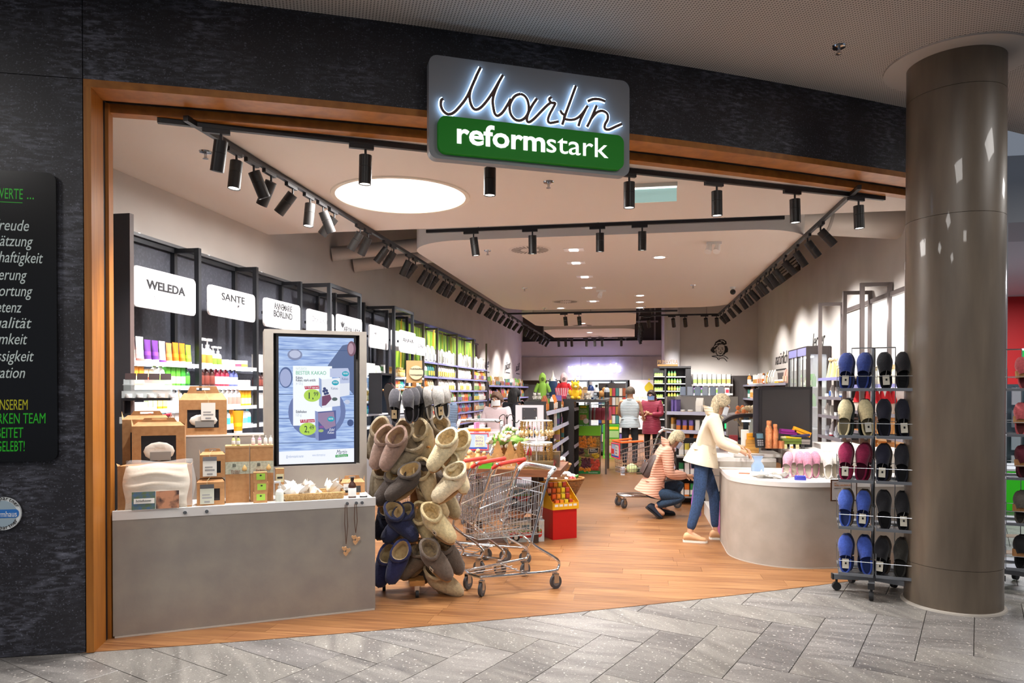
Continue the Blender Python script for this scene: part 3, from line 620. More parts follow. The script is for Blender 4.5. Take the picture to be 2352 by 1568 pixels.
# deeper portal frames standing out of the shelf line
def portal(y0,y1,label):
    t=thing('portal_frame',label,'frame',(-3.75,y0,0)); L=y1-y0; tp=3.0; s=.045
    for a,b in ((0,0),(0,L-s)): MB().box((-s,b,.0),(0,b+s,tp)).build('upright',FRAMED,t)
    MB().box((-s,s+.001,tp-s),(0,L-s-.001,tp)).build('front_bar',FRAMED,t)
    for b in (0,L-s): MB().box((-.46,b,tp-s),(-s-.001,b+s,tp)).build('side_bar',FRAMED,t)
    MB().box((-.22,s+.001,0),(-.01,L-s-.001,1.24)).build('drawer_cabinet',M('#8f9095',.5),t)
    for k in range(3): MB().box((-.012,s+.02+k*(L-.1)/3,.72),(-.003,s+.01+(k+1)*(L-.1)/3-.01,1.2)).build('drawer_front',M('#b4b2b4',.5),t)
    return t
portal(8.5,9.55,'tall dark steel portal frame standing beside the advertising screen pillar'); portal(10.95,11.97,'tall dark steel portal frame behind the felt slipper rack')
t=thing('display_cabinet','black upright display box on the shelf behind the slipper rack','cabinet',(-3.98,10.42,1.30)); MB().box((0,0,0),(.2,.03,.62)).box((0,.46,0),(.2,.49,.62)).box((0,.03,.59),(.2,.46,.62)).build('case',BLK,t); MB().box((.0,.03,0),(.01,.46,.59)).build('back',M('#6fa6d8',.4,emit=.3),t)
# ---------------- tea shelves with the bamboo picture ----------------
TB=[13.4,14.4,16.1,17.8,19.5]; TZ=[2.22,1.93,1.65,1.39,1.13,.88,.6]
def mural():
    m=bpy.data.materials.new('bamboo_print'); m.use_nodes=True; nt=m.node_tree; b=nt.nodes['Principled BSDF']
    tc=nt.nodes.new('ShaderNodeTexCoord')
    mp=nt.nodes.new('ShaderNodeMapping'); mp.inputs['Scale'].default_value=(1,5,.6); nt.links.new(tc.outputs['Object'],mp.inputs[0]); n=nt.nodes.new('ShaderNodeTexNoise'); n.inputs['Scale'].default_value=2.2; n.inputs['Detail'].default_value=6; n.inputs['Distortion'].default_value=.6; nt.links.new(mp.outputs[0],n.inputs['Vector'])
    r=nt.nodes.new('ShaderNodeValToRGB'); nt.links.new(n.outputs[0],r.inputs[0]); e=r.color_ramp.elements
    e[0].position=.30; e[0].color=lin('#1f3a10'); e[1].position=.72; e[1].color=lin('#e8ea6a')
    x=e.new(.45); x.color=lin('#5d8a24'); x=e.new(.58); x.color=lin('#a8c83c')
    nt.links.new(r.outputs[0],b.inputs['Base Color']); nt.links.new(r.outputs[0],b.inputs['Emission Color']); b.inputs['Emission Strength'].default_value=.18; return m
t=thing('bamboo_picture','long backlit picture of a green bamboo grove above the tea shelves','picture',(-4.29,12.5,2.05)); MB().box((-.005,0,0),(.03,6.6,.93)).build('print',mural(),t); MB().box((.031,0,.93),(.05,6.6,.99)).build('frame_strip',M('#55588a',.5),t)
bm_=M('#c9a03a',.5,emit=.15)
for k in range(9): MB().cyl((.032,.25+.72*k+.1*(k%3),0),(.032,.3+.72*k,.93),.02+.012*(k%2),n=8).build('bamboo_stalk',M('#9c9a3c' if k%3 else '#c8a236',.5,emit=.2),t)
for i in range(4): bay(TB[i],TB[i+1],TZ,f'dark steel tea shelf unit with lavender price rails, {ORD[i]} counted from the sign boards',top=2.95,back=M('#6c625c',.7),led=False,shw=M('#55505a',.5),fr=FRAME,railm=LAV,base=False,right=(i==3))
PAL=['#e8873a','#d8c8a8','#f2efe8','#c8402e','#6fa03c','#b8843c','#7a68b0','#e8c84a','#d8a0a0','#4a8a8a','#f0ece2','#a85a3a']
for i in range(4):
    for k,z in enumerate(TZ):
        if k==6: continue
        r_=random.Random(i*10+k); seq=[]
        if k==0: seq=[('carton','#f1efe9','#d8d4cc',2,1.6),('packet','#f2f0ec','#cfc8be',1,1.5)] if i>0 else [('packet','#eef0f2','#c8ccd0',1,1.6)]
        else:
            base=(['#f0ede6','#e6e0d4'] if k in (1,2) and i in (1,2) else r_.sample(PAL,3))
            for c in base: seq.append((r_.choice(['carton','packet','packet','book']) if k not in (1,2) else 'packet',c,r_.choice(PAL),r_.randint(2,4),1.0+.2*r_.random()))
        row(seq,(-4.07,TB[i]+.07,0),(-4.07,TB[i+1]-.03,0),z+.001,PI/2,f'{ORD[k]} shelf of the {ORD[i]} tea unit',f'goods on the {ORD[k]} shelf of the {ORD[i]} tea unit',parts=False,gap=1.25 if k else 1.6,s=1.25)
# low shelf run further back
t=thing('low_wall_shelf','long low wall shelf with packets below the spotlit script words','shelf unit',(-4.0,19.7,0))
LZ=[1.80,1.42,1.06,.7]
for z in LZ: MB().box((-.28,0,z-.03),(0,7.6,z)).build('shelf',M('#5a5460',.5),t); MB().box((.001,0,z-.04),(.012,7.6,z+.01)).build('price_rail',LAV,t)
for y in (0,1.9,3.8,5.7,7.56): MB().box((-.28,y,0),(-.005,y+.04,1.9)).build('upright',FRAME,t)
MB().box((-.29,0,0),(-.281,7.6,2.02)).build('back_panel',M('#57504b',.7),t)
for k,z in enumerate(LZ[:3]):
    r_=random.Random(50+k); seq=[(r_.choice(['packet','carton','packet']),r_.choice(PAL),r_.choice(PAL),r_.randint(1,3),1.3+.3*r_.random()) for _ in range(14)]
    row(seq,(-4.08,19.76,0),(-4.08,26.5,0),z+.001,PI/2,f'{ORD[k]} board of the low wall shelf',f'packets on the {ORD[k]} board of the low shelf',parts=False,gap=1.5,s=1.1)
for i,(x,y,wd) in enumerate(((1117,845,.5),(1166,848,.7),(1189,851,.6))):
    p=atx(x,y,-4.295); t=thing('wall_script',f'slanted black script word above the low shelf, {ORD[i]} from the tea units','lettering',(-4.296,p.y,p.z),0,'spotlit script words')
    text(('tee','pikant','süß')[i],(.003,0,0),(0,1,.1),(0,0,1),.4,INK,t,width=wd*1.6,shear=.35,align='CENTER'); MB().box((.0,-.35,-.13),(.003,.45,-.10)).build('underline',INK,t)
# ---------------- window display ----------------
WA=math.atan2(.89,1.5); WU=Vector((math.cos(WA),math.sin(WA),0)); WV=Vector((-math.sin(WA),math.cos(WA),0)); WO=Vector((-3.42,4.26,0)); WL=1.745
def wp(x,y,v):
    p=onp(x,y,WO+WV*v,WV)-WO; return p.dot(WU),p.z
def ww(u,v,z=0): q=WO+WU*u+WV*v; return Vector((q.x,q.y,z))
CT=.83; CD=.50
t=thing('display_counter','long low concrete display counter with a white rimmed top behind the oak jamb','counter',WO,WA)
MB().box((0,0,.012),(WL,CD,CT-.045)).build('concrete_body',CONC,t); MB().box((.01,-.004,0),(WL-.005,.0,.011)).build('floor_seal',M('#cfc9c0',.3),t)
MB().box((-.0,-.006,CT-.044),(WL+.004,CD,CT)).build('white_top',M('#eae8e6',.35),t); MB().box((0,-.006,CT),(WL+.004,.02,CT+.018)).build('front_rim',M('#eae8e6',.35),t)
for i,x in enumerate((425,475,797,818,831)):
    u,z=wp(x,1176 if x<600 else 1158,-.006); MB().cyl((u,-.006,CT-.015),(u,-.022,CT-.015),.012,n=14).build('steel_knob',STEEL,t,smooth=40)
# back riser with pillar and screen
ul,zt=wp(607,755,CD); ur,_=wp(842,760,CD); _,zr=wp(500,998,CD)
t=thing('display_riser','low concrete rear wall of the window display carrying a carry box','riser',ww(0,CD,0),WA)
MB().box((0,.002,0),(ul-.004,.16,zr-.012)).build('concrete_body',CONC,t); MB().box((0,.0,zr-.012),(ul-.004,.18,zr)).build('white_edge',M('#efe7dd',.4),t)
t=thing('screen_stand','pale concrete pillar holding a tall advertising screen','pillar',ww(0,CD,0),WA)
u0,zs1=wp(640,772,CD); u1,_=wp(813,770,CD); _,zs0=wp(720,1064,CD)
n0,_=wp(628,800,CD); n1,_=wp(826,800,CD); _,nz1=wp(730,760,CD); _,nz0=wp(730,1068,CD); nz1=zt-.03
MB().box((ul,0,0),(n0,.32,zt)).build('side_post',CONC,t); MB().box((n1,0,0),(ur,.32,zt)).build('side_post',CONC,t)
MB().box((n0,0,nz1),(n1,.32,zt)).build('head',CONC,t); MB().box((n0,0,0),(n1,.32,nz0)).build('plinth',CONC,t); MB().box((n0,.10,nz0),(n1,.32,nz1)).build('recess_back',M('#4b4743',.8),t)
sc=thing('advert_screen','tall screen showing a cocoa advertisement with two green price circles','screen',ww(0,CD,0),WA)
MB().box((u0-.018,.012,zs0-.022),(u1+.018,.098,zs1+.022)).build('bezel',BLK,sc)
def EM(c,e=1.0):
    key=('screen',c,e)
    if key not in MATS:
        m=M(c,.35,emit=1.08*e).copy(); m.node_tree.nodes['Principled BSDF'].inputs['Base Color'].default_value=(.004,.004,.005,1); MATS[key]=m
    return MATS[key]
def adimg():
    m=bpy.data.materials.new('screen_wood_picture'); m.use_nodes=True; nt=m.node_tree; b=nt.nodes['Principled BSDF']; b.inputs['Base Color'].default_value=(0,0,0,1)
    tc=nt.nodes.new('ShaderNodeTexCoord'); mp=nt.nodes.new('ShaderNodeMapping'); mp.inputs['Scale'].default_value=(2,2,22); nt.links.new(tc.outputs['Object'],mp.inputs[0]); n=nt.nodes.new('ShaderNodeTexNoise'); n.inputs['Scale'].default_value=3; n.inputs['Detail'].default_value=6; nt.links.new(mp.outputs[0],n.inputs['Vector'])
    r=nt.nodes.new('ShaderNodeValToRGB'); nt.links.new(n.outputs[0],r.inputs[0]); e=r.color_ramp.elements; e[0].position=.32; e[0].color=lin('#6f8cc6'); e[1].position=.7; e[1].color=lin('#bdd3f2')
    nt.links.new(r.outputs[0],b.inputs['Emission Color']); b.inputs['Emission Strength'].default_value=1.3; return m
MB().box((u0,.010,zs0),(u1,.012,zs1)).build('display',adimg(),sc)
SWd=u1-u0; SH=zs1-zs0
def S(px,py): # picture px in the screen crop (148..718 x 112..1090)
    return u0+(px-148)/570*SWd, zs0+(1090-py)/978*SH
LY=[0]
def sh(pts,mat,name,lay):
    y=.010-.0004*(lay+1); q=[S(*p) for p in pts]; MB().prism(q,y,y+.0003,ax=1).build(name,mat,sc)
def el(cx,cy,rx,ry,mat,name,lay,n=28): sh([(cx+rx*math.cos(2*PI*k/n),cy+ry*math.sin(2*PI*k/n)) for k in range(n)],mat,name,lay)
for y_ in (207,552,738,925): sh([(148,y_),(718,y_+2),(718,y_+6),(148,y_+4)],EM('#34507f'),'plank_joint',0)
sh([(515,330),(630,170),(718,150),(718,560),(600,420)],EM('#5d6f98'),'sackcloth',0)
el(435,690,218,205,EM('#6f7fb0'),'plate_rim',1); el(435,690,180,170,EM('#8fa3d6'),'plate',2); el(200,425,50,80,EM('#566a9a'),'bowl',1); el(198,428,42,68,EM('#a9b4dc'),'bowl_filling',2)
el(268,250,55,42,EM('#8791b4'),'sieve',1); el(268,246,42,30,EM('#c3cbe6'),'sieve_mesh',2); el(700,195,34,60,EM('#7d5a6c'),'jar_edge',1); el(695,195,22,44,EM('#b897a6'),'jar_content',2)
el(690,780,25,27,EM('#4b5f90'),'chocolate',1); el(665,615,22,18,EM('#c9d2ec'),'chocolate',1)
sh([(148,992),(718,980),(718,1090),(148,1090)],EM('#f2f6ff',1.1),'footer',3)
sh([(253,335),(548,335),(548,680),(553,680),(553,795),(253,795)],EM('#f4faff',1.1),'text_panel',3)
def stx(s,px,py,wd,col,lay,size=.03,**k):
    a,z=S(px,py); text(s,(a,.010-.0004*(lay+1),z),(1,0,0),(0,0,1),size,EM(col),sc,width=wd/570*SWd,ext=.0001,**k)
stx('NATURATA',275,366,80,'#c9dcd8',4); stx('BESTER KAKAO',275,402,228,'#7fc8a6',4,size=.042,bold=.01); stx('Kakao,',275,434,52,'#14284a',4,bold=.015); stx('Kakao, stark entölt',275,454,148,'#14284a',4,bold=.015); stx('je 125 g',275,478,50,'#b8c6d6',4)
stx('Edelkakao',275,697,80,'#14284a',4,bold=.015); stx('125 g',275,722,40,'#b8c6d6',4)
# packs
sh([(532,352),(672,348),(684,380),(684,560),(608,575),(608,420),(532,420)],EM('#c3cdec'),'cocoa_pack',4); sh([(608,470),(684,465),(684,560),(608,575)],EM('#e9eefa'),'cocoa_pack_front',5)
sh([(448,425),(470,440),(470,660),(448,640)],EM('#9fb0d8'),'cocoa_pack_side',5); sh([(466,440),(608,425),(610,645),(470,660)],EM('#f1f5fd'),'cocoa_pack_front',5)
for q in ((490,510),(505,525),(485,530),(512,545),(495,550)): el(q[0],q[1],12,11,EM('#3f4a78'),'berry',6,12)
sh([(470,570),(530,555),(545,590),(500,640),(470,645)],EM('#7a4a6a'),'cocoa_heap',6); el(568,592,22,14,EM('#5a6a6a'),'leaf',6,12)
sh([(417,682),(440,690),(445,915),(420,900)],EM('#8f9ccc'),'edel_pack_side',7); sh([(438,690),(577,680),(578,902),(445,915)],EM('#56629a'),'edel_pack_front',7); sh([(440,700),(560,690),(575,800),(500,830),(440,760)],EM('#9a86a8'),'edel_pack_print',8); el(465,808,20,10,EM('#8a5aa0'),'bean',9,12); el(462,838,20,12,EM('#a8c07a'),'bean',9,12)
for (x,y,l) in ((573,464,7),(652,393,7),(538,748,9)): el(x,y,27,20,EM('#1aa8c0'),'logo_oval',l); stx('naturata',x-18,y+4,36,'#ffffff',l+1)
stx('Kakao',541,517,52,'#5a6a9a',7); stx('Kakao',625,442,48,'#4a5a8a',6); stx('Edel',525,840,42,'#f4f6ff',9,shear=.3); stx('Kakao',512,862,50,'#f4f6ff',9,shear=.3)
for x,y,a,b in ((396,563,'1,','99'),(362,822,'2,','49')):
    el(x,y,63,49,EM('#b9e05a'),'price_circle',8); sh([(x-58,y-72),(x+52,y-76),(x+54,y-52),(x-54,y-48)],EM('#c2274e'),'saving_flag',9); stx('€ 0,50 sparen!' if y<700 else '€ 0,30 sparen!',x-51,y-56,100,'#ffffff',10,size=.026)
    stx(a,x-26,y+26,36,'#1a2c3c',9,size=.075); stx(b,x+12,y+6,34,'#1a2c3c',9,size=.05)
stx('@reformstark.martin',200,1041,130,'#8aa0c8',4); stx('www.reformstark.at',395,1035,100,'#a9b8d8',4); sh([(572,1030),(670,1026),(670,1046),(572,1050)],EM('#2aa04a'),'logo_bar',4); stx('Martin',580,1024,82,'#2a3a5a',4,shear=.4,size=.05); stx('reformstark',580,1044,82,'#ffffff',5,size=.02)
# cardboard carry boxes
WIN=M('#2d2a2b',.15); PIL=M('#e9e2d8',.8,bump=(25,.3)); TAGM=M('#eceae4',.7)
def carry(u,v,z,w,h,d,label,window=True,tagc=None,tagoff=.5,gable=.28,rz=0,pil=True,tw_=.30,th_=.5,wz=(.2,.72)):
    q=ww(u,v,z); t=thing('carry_box',label,'gift box',q,WA+rz,'cardboard carry boxes'); f=.004
    wx0,wx1,wz0,wz1=(.17*w,.83*w,wz[0]*h,wz[1]*h)
    if window:
        mb=MB().box((0,0,0),(w,f,wz0)).box((0,0,wz1),(w,f,h)).box((0,0,wz0),(wx0,f,wz1)).box((wx1,0,wz0),(w,f,wz1)); mb.build('front',KRAFT,t)
        MB().box((wx0,.006,wz0),(wx1,.012,wz1)).build('window_film',WIN,t)
        if pil:
            p=MB()
            n=12; p.loft([[(wx0+(wx1-wx0)*(.06+.9*(.5+.5*math.cos(2*PI*k/n)*q_)),.0055-.010*max(0,1-abs(i-3)/3.2),wz0+(wz1-wz0)*(.40+.36*math.sin(2*PI*k/n)*q_)) for k in range(n)] for i,q_ in enumerate((1,.98,.9,.7,.4))]); p.build('linen_pillow',PIL,t,smooth=60)
            MB().box((wx0+.25*(wx1-wx0),-.0085,wz0+.02*h),(wx0+.85*(wx1-wx0),-.0075,wz0+.38*(wz1-wz0))).build('pillow_band',M('#8b8a88',.7),t)
    else: MB().box((0,0,0),(w,f,h)).build('front',KRAFT,t)
    MB().box((0,f,0),(f,d,h)).box((w-f,f,0),(w,d,h)).box((f,d-f,0),(w-f,d,h)).box((f,f,0),(w-f,d-f,f)).build('carton_body',KRAFT,t)
    g=gable*h if gable<1 else gable; ht=h+g; m=d*.45
    mb=MB().add([(0,0,h),(w,0,h),(w*.9,m,ht*.5+h*.5),(w*.1,m,ht*.5+h*.5)],[(0,1,2,3)]); mb.add([(0,d,h),(w,d,h),(w*.9,m+.004,ht*.5+h*.5),(w*.1,m+.004,ht*.5+h*.5)],[(0,1,2,3)]); mb.build('gable_flap',KRAFT,t)
    zb=(h+ht)/2; hw=.5*w; a,b=w*.16,w*.84; sl=.14*w; zt_=ht
    mb=MB(); y0,y1=m-.002,m+.006
    for p in ([(a,zb),(a+.06*w,zt_),(hw-sl,zt_),(hw-sl,zb)],[(hw+sl,zb),(hw+sl,zt_),(b-.06*w,zt_),(b,zb)],[(hw-sl,zt_-.25*(zt_-zb)),(hw+sl,zt_-.25*(zt_-zb)),(hw+sl,zt_),(hw-sl,zt_)],[(hw-sl,zb),(hw+sl,zb),(hw+sl,zb+.3*(zt_-zb)),(hw-sl,zb+.3*(zt_-zb))]): mb.prism(p,y0,y1,ax=1)
    mb.build('handle',KRAFT,t)
    MB().add([(w,0,h),(w,d,h),(w*1.03,d*.5,ht)],[(0,1,2)]).add([(0,0,h),(0,d,h),(-w*.03,d*.5,ht)],[(0,1,2)]).build('side_flap',M('#c79a6a',.8),t)
    if tagc:
        tw,th=tw_*w,th_*h; x=tagoff*w; top=h*.92
        g_=MB().box((x,-.012,top-th),(x+tw,-.010,top)).build('hang_tag',M(tagc,.7),t); MB().tube([(x+tw/2,-.011,top),(x+tw/2,-.006,h+.01),(hw,m*.6,zt_-.01)],.0012,5).build('string',M('#d8cfa8',.8),t)
        MB().box((x+tw*.15,-.0128,top-th*.72),(x+tw*.85,-.0121,top-th*.64)).box((x+tw*.15,-.0128,top-th*.56),(x+tw*.7,-.0121,top-th*.5)).box((x+tw*.3,-.0128,top-th*.93),(x+tw*.7,-.0121,top-th*.84)).build('print',GREYINK,g_)
    return t
def pxbox(x0,y0,x1,y1,v): # front face rectangle at depth v -> u,z,w,h
    ua,za=wp(x0,y1,v); ub,_=wp(x1,y1,v); uc,zb=wp((x0+x1)/2,y0,v); _,zc=wp((x0+x1)/2,y1,v); return ua,zc,ub-ua,zb-zc
u,z,w_,h=pxbox(270,1068,440,1172,.12); carry(max(u,.01),.12,CT,w_-max(0,.01-u),z+h-CT,.11,'largest cardboard carry box, at the jamb end of the counter',window=False,gable=.05)
u,z,w_,h=pxbox(303,978,425,1050,.27); carry(u,.27,CT,w_,z+h-CT,.11,'cardboard carry box with a framed pillow behind the big plastic-wrapped cushion',gable=.10,wz=(.55,.88))
u,z,w_,h=pxbox(281,963,390,1050,.39); carry(max(.01,u),.385,CT,w_,z+h-CT,.10,'rearmost cardboard carry box beside the black side panel',gable=.10,wz=(.5,.85))
u,z,w_,h=pxbox(411,918,521,998,CD+.02); carry(u,CD+.02,zr,w_,h,.13,'cardboard carry box with a paper tag standing on the concrete rear wall',tagc='#efede6',tagoff=.46,gable=.4)
u,z,w_,h=pxbox(452,1122,516,1168,.16); c6=carry(u,.16,CT,w_,.165,.12,'lower of two small carry boxes with dark headed tags',tagc='#d9dccc',tagoff=.12,gable=.3,pil=False,tw_=.5,th_=.85); zz=CT+.165*1.15
MB().box((w_*.12,-.0135,.122),(w_*.62,-.0126,.152)).build('tag_head',M('#504f52',.7),c6)
u,z,w_,h=pxbox(459,1047,517,1104,.19); c5=carry(u,.19,zz+.004,w_,.165,.10,'upper of two small carry boxes with a grey headed tag',tagc='#f0efe8',tagoff=.12,gable=.25,pil=False,tw_=.55,th_=.85); MB().box((w_*.12,-.0135,.122),(w_*.67,-.0126,.152)).build('tag_head',M('#77767a',.7),c5)
u,z,w_,h=pxbox(783,1128,838,1152,.30); carry(u,.30,CT,w_,.10,.10,'small carry box with a nut window at the pillar end of the counter',tagc='#eceae4',tagoff=.1,gable=.5,pil=False)
# big wrapped cushion
u,z,w_,h=pxbox(284,1060,440,1180,.03)
t=thing('wrapped_cushion','large cream cushion in clear plastic wrap leaning on the big carry box','cushion',ww(u,.035,CT+.018),WA,rot=(R(-8),0,WA))
def pillow(w,h,d,nx=22,nz=16,amp=.012,seed=3):
    r_=random.Random(seed); ph=[r_.random()*6 for _ in range(6)]; mb=MB(); 
    def P(i,j,s):
        a=i/nx;b=j/nz; e=(1-(2*a-1)**4)*(1-(2*b-1)**4); wr=amp*(math.sin(9*b*3+ph[0]+2*math.sin(3*a+ph[1]))+.5*math.sin(21*b+5*a+ph[2]))*e
        return (w*a+.01*math.sin(7*b+ph[3])*(1 if a>.5 else -1)*abs(2*a-1),s*(d/2*e**.6+wr*.7),h*b+.008*math.sin(8*a+ph[4]))
    F_=[[P(i,j,-1) for i in range(nx+1)] for j in range(nz+1)]; G_=[[P(i,j,1) for i in range(nx+1)] for j in range(nz+1)]
    for g in (F_,G_):
        v=[p for r in g for p in r]; mb.add(v,[(j*(nx+1)+i,j*(nx+1)+i+1,(j+1)*(nx+1)+i+1,(j+1)*(nx+1)+i) for j in range(nz) for i in range(nx)])
    return mb
pillow(w_*.95,.30,.075).build('cushion_body',M('#e8dccb',.85,bump=(60,.15)),t,smooth=80)
pillow(w_*1.04,.325,.085,amp=.006,seed=8).build('plastic_wrap',M('#ffffff',.08,alpha=.16),t,smooth=80)
c=MB().box((w_*.13,-.062,-.005),(w_*.82,-.059,.115)).build('paper_sleeve',M('#d9d5cf',.6),t)
MB().box((w_*.13,-.0632,-.004),(w_*.47,-.0622,.114)).build('photo_of_twigs',M('#4a6a8f',.6,noise=(40,4),col2='#5c7048'),c); MB().box((w_*.48,-.0632,-.004),(w_*.82,-.0622,.114)).build('photo_of_sleeper',M('#c58a68',.6,noise=(14,3),col2='#4a3430',ramp=(.45,.6)),c); MB().box((w_*.16,-.0645,.035),(w_*.46,-.0634,.07)).build('name_panel',PAPER,c)
text('Schlafkissen',(w_*.19,-.066,.048),(1,0,0),(0,0,1),.02,INK,c,width=w_*.22)
# tall cartons with a leaf band
BANDM=M('#c8cbb8',.6,noise=(60,4),col2='#a9ad98')
for i,(x0,x1,y0) in enumerate(((518,573,1026),(575,628,1023))):
    u,z,w_,h=pxbox(x0,y0,x1,1166,.22); t=thing('tall_carton',('tall brown carton with a printed drop band, standing nearer the jamb','tall brown carton with a printed drop band, standing nearer the pillar')[i],'carton',ww(u,.22,CT),WA); hh=.415
    MB().box((0,0,0),(w_,.15,hh)).build('carton_body',KRAFT,t); MB().box((-.001,-.001,hh-.012),(w_+.001,.151,hh+.001)).build('lid',M('#c59b6c',.8),t)
    MB().box((-.001,-.0015,.21),(w_+.001,-.0005,.30)).build('paper_band',BANDM,t); MB().lathe([(0,-.022),(.016,-.014),(.018,.0),(.008,.016),(0,.03)],14,(w_*.8,-.004,.25)).build('drop_print',M('#c9a468',.5),t,smooth=True)
    text('Zirben',(w_*.22,-.003,.225),(1,0,0),(0,0,1),.025,M('#8a5a48',.6),t,width=w_*.4); text('Lacken',(w_*.25,-.003,.212),(1,0,0),(0,0,1),.02,M('#8a5a48',.6),t,width=w_*.35)
    mb=MB(); [mb.box((w_*.3+k*.006,-.003,.262),(w_*.3+k*.006+.003,-.002,.285)) for k in range(4)]; mb.build('emblem',INK,t)
    pos=((.25,.3),(.65,.7)) if i==0 else ((.2,.75),(.45,.3),(.62,.3),(.85,.75))
    for k,(a,b) in enumerate(pos): pass
    for k,(fx,fy) in enumerate((((.22,.05),(.42,.02)),((.02,.06),(.3,.05),(.55,.03),(.78,.05)))[i]):
        product('bottle',('#cfd28a','#b9bf6a','#e9c0c8','#d8a0b8','#dfe6d8','#e6ece2')[k+2*i],W,tuple(ww(u+w_*(fx+.12),.22+fy,CT+hh+.0015)),WA,f"tiny {('green','olive','pink','rose','pale','milky')[k+2*i]} sample bottle on the {'jamb side' if i==0 else 'pillar side'} tall carton, {ORD[k]} from the jamb",'sample bottles on the tall cartons',.5)
for k in range(3):
    u,z,w_,h=pxbox(582,1087,616,1100,.14); w_=.095; t=thing('soap_box','small brown box with a green label, '+('lowest','middle','topmost')[k]+' of the stack','box',ww(u+.006*(k%2),.14,CT+.075*k),WA,'stack of green labelled boxes')
    MB().box((0,0,0),(w_,.07,.0745)).build('carton_body',KRAFT,t); MB().box((w_*.22,-.001,.02),(w_*.85,-.0002,.066)).build('green_label',M('#a2cf4a',.5),t); MB().ell((w_*.53,-.0012,.052),(.008,.0006,.006),8,5).build('emblem',INK,t)
u,z,w_,h=pxbox(633,1084,653,1160,.2); t=thing('slim_carton','slim brown carton with a pale label right beside the screen pillar','carton',ww(u,.2,CT),WA); MB().box((0,0,0),(w_,.06,.24)).build('carton_body',KRAFT,t); MB().box((.004,-.001,.14),(w_-.004,-.0002,.2)).build('paper_label',M('#d8d0a8',.6),t); MB().box((.012,-.0016,.165),(w_-.012,-.0011,.18)).build('print',INK,t)
u,z=wp(642,1158,.1); product('pump_bottle','#e9ede6','#dfe4da',tuple(ww(u,.1,CT+.001)),WA+PI,'milky pump bottle before the slim carton on the counter','bottles on the counter',.85)
u,z=wp(809,1150,.12); b=product('bottle','#3a1d12',W,tuple(ww(u,.12,CT+.001)),WA,'brown glass bottle with a white label before the pillar end carry box','bottles on the counter',1.15)
u,z=wp(835,1152,.1); product('jar','#f4f4f4','#2a2a2a',tuple(ww(u,.1,CT+.001)),WA,'flat white jar at the pillar end of the counter','jars on the counter',.8)
u,z=wp(547,997,CD+.06); t=thing('sun_cream_tube','orange cream tube standing on its white cap on the concrete rear wall','tube',ww(u,CD+.07,zr),WA)
for n,me in pmesh('tube','#f4a21c',W,1.2): link(n,me,t)
# basket with sachets
u,z,w_,h=pxbox(656,1136,788,1156,.14); t=thing('wicker_basket','shallow pale wicker basket full of white sachets on the counter','basket',ww(u,.14,CT),WA)
WICK=M('#c9a874',.7,noise=(60,3),col2='#a5804c')
mb=MB(); dpt=.2
for k in range(5):
    o_=.012*k/4; mb.tube([(-o_,-o_,.007+k*.011),(w_+o_,-o_,.007+k*.011),(w_+o_,dpt+o_,.007+k*.011),(-o_,dpt+o_,.007+k*.011)],.0065,6,closed=True)
mb.build('woven_side',WICK,t,smooth=True,kind='stuff'); mb=MB().box((0,0,.001),(w_,dpt,.008)); mb.build('base',WICK,t)
mb=MB()
for k in range(40): mb.cyl((k*w_/40,-.009,.004),(k*w_/40+.004,-.014,.054),.003,n=5)
mb.build('stake',WICK,t,kind='stuff')
SACH=M('#f6f2ea',.35,bump=(50,.25)); r_=random.Random(4)
sm=[]
for q in range(3):
    rg=[[(x*.05*a,y*.018*b,zz) for x,y in ((-1,-.2),(-.5,-1),(.5,-.9),(1,-.1),(.6,1),(-.4,.9))] for zz,a,b in ((0,.7,.2),(.03,1,1),(.06,.95,.9),(.075,.4,.35),(.10,1.0-.2*q,.15))]; sm.append(MB().loft(rg).mesh('sachet',SACH,smooth=70))
for k in range(26):
    a=.02+.9*r_.random(); b=.1+.8*r_.random(); lv=1 if k>15 else 0
    o=tag(link('sachet',sm[k%3]),'small white knotted sachet heaped in the pale wicker basket','sachet','sachets in the wicker basket'); o.location=ww(u+a*w_,.14+b*dpt,CT+.012+.045*lv); o.rotation_euler=(r_.uniform(-.8,.8),r_.uniform(-.9,.9),r_.random()*6)
# wooden hearts on cords
for k,(x,y,lab) in enumerate(((795,1268,'wooden hearts on the longer brown cord hanging from the counter knob'),(817,1242,'wooden hearts on the shorter brown cord at the counter edge'))):
    u,z=wp(x,y,-.03); t=thing('heart_pendant',lab,'ornament',ww(u,-.025,CT-.02),WA); L=CT-.02-z
    MB().tube([(-.006,.0,0),(-.01,-.004,-L*.4),(0,-.006,-L+.06)],.0025,5).tube([(.006,.0,0),(.012,-.004,-L*.45),(0,-.006,-L+.06)],.0025,5).build('cord',M('#5a3826',.7),t)
    for j,(dx,dz) in enumerate(((-.014,.03),(.016,.015),(-.002,-.01))):
        h_=MB(); pts=[(dx+.022*(.8*math.sin(a)**3),-L+dz+.02*(.8*math.cos(a)-.3*math.cos(2*a)-.12*math.cos(3*a))) for a in [2*PI*i/20 for i in range(20)]]; h_.prism(pts,-.016+.004*j,-.004+.004*j,ax=1); h_.build('heart',M('#d9a878',.55),t)
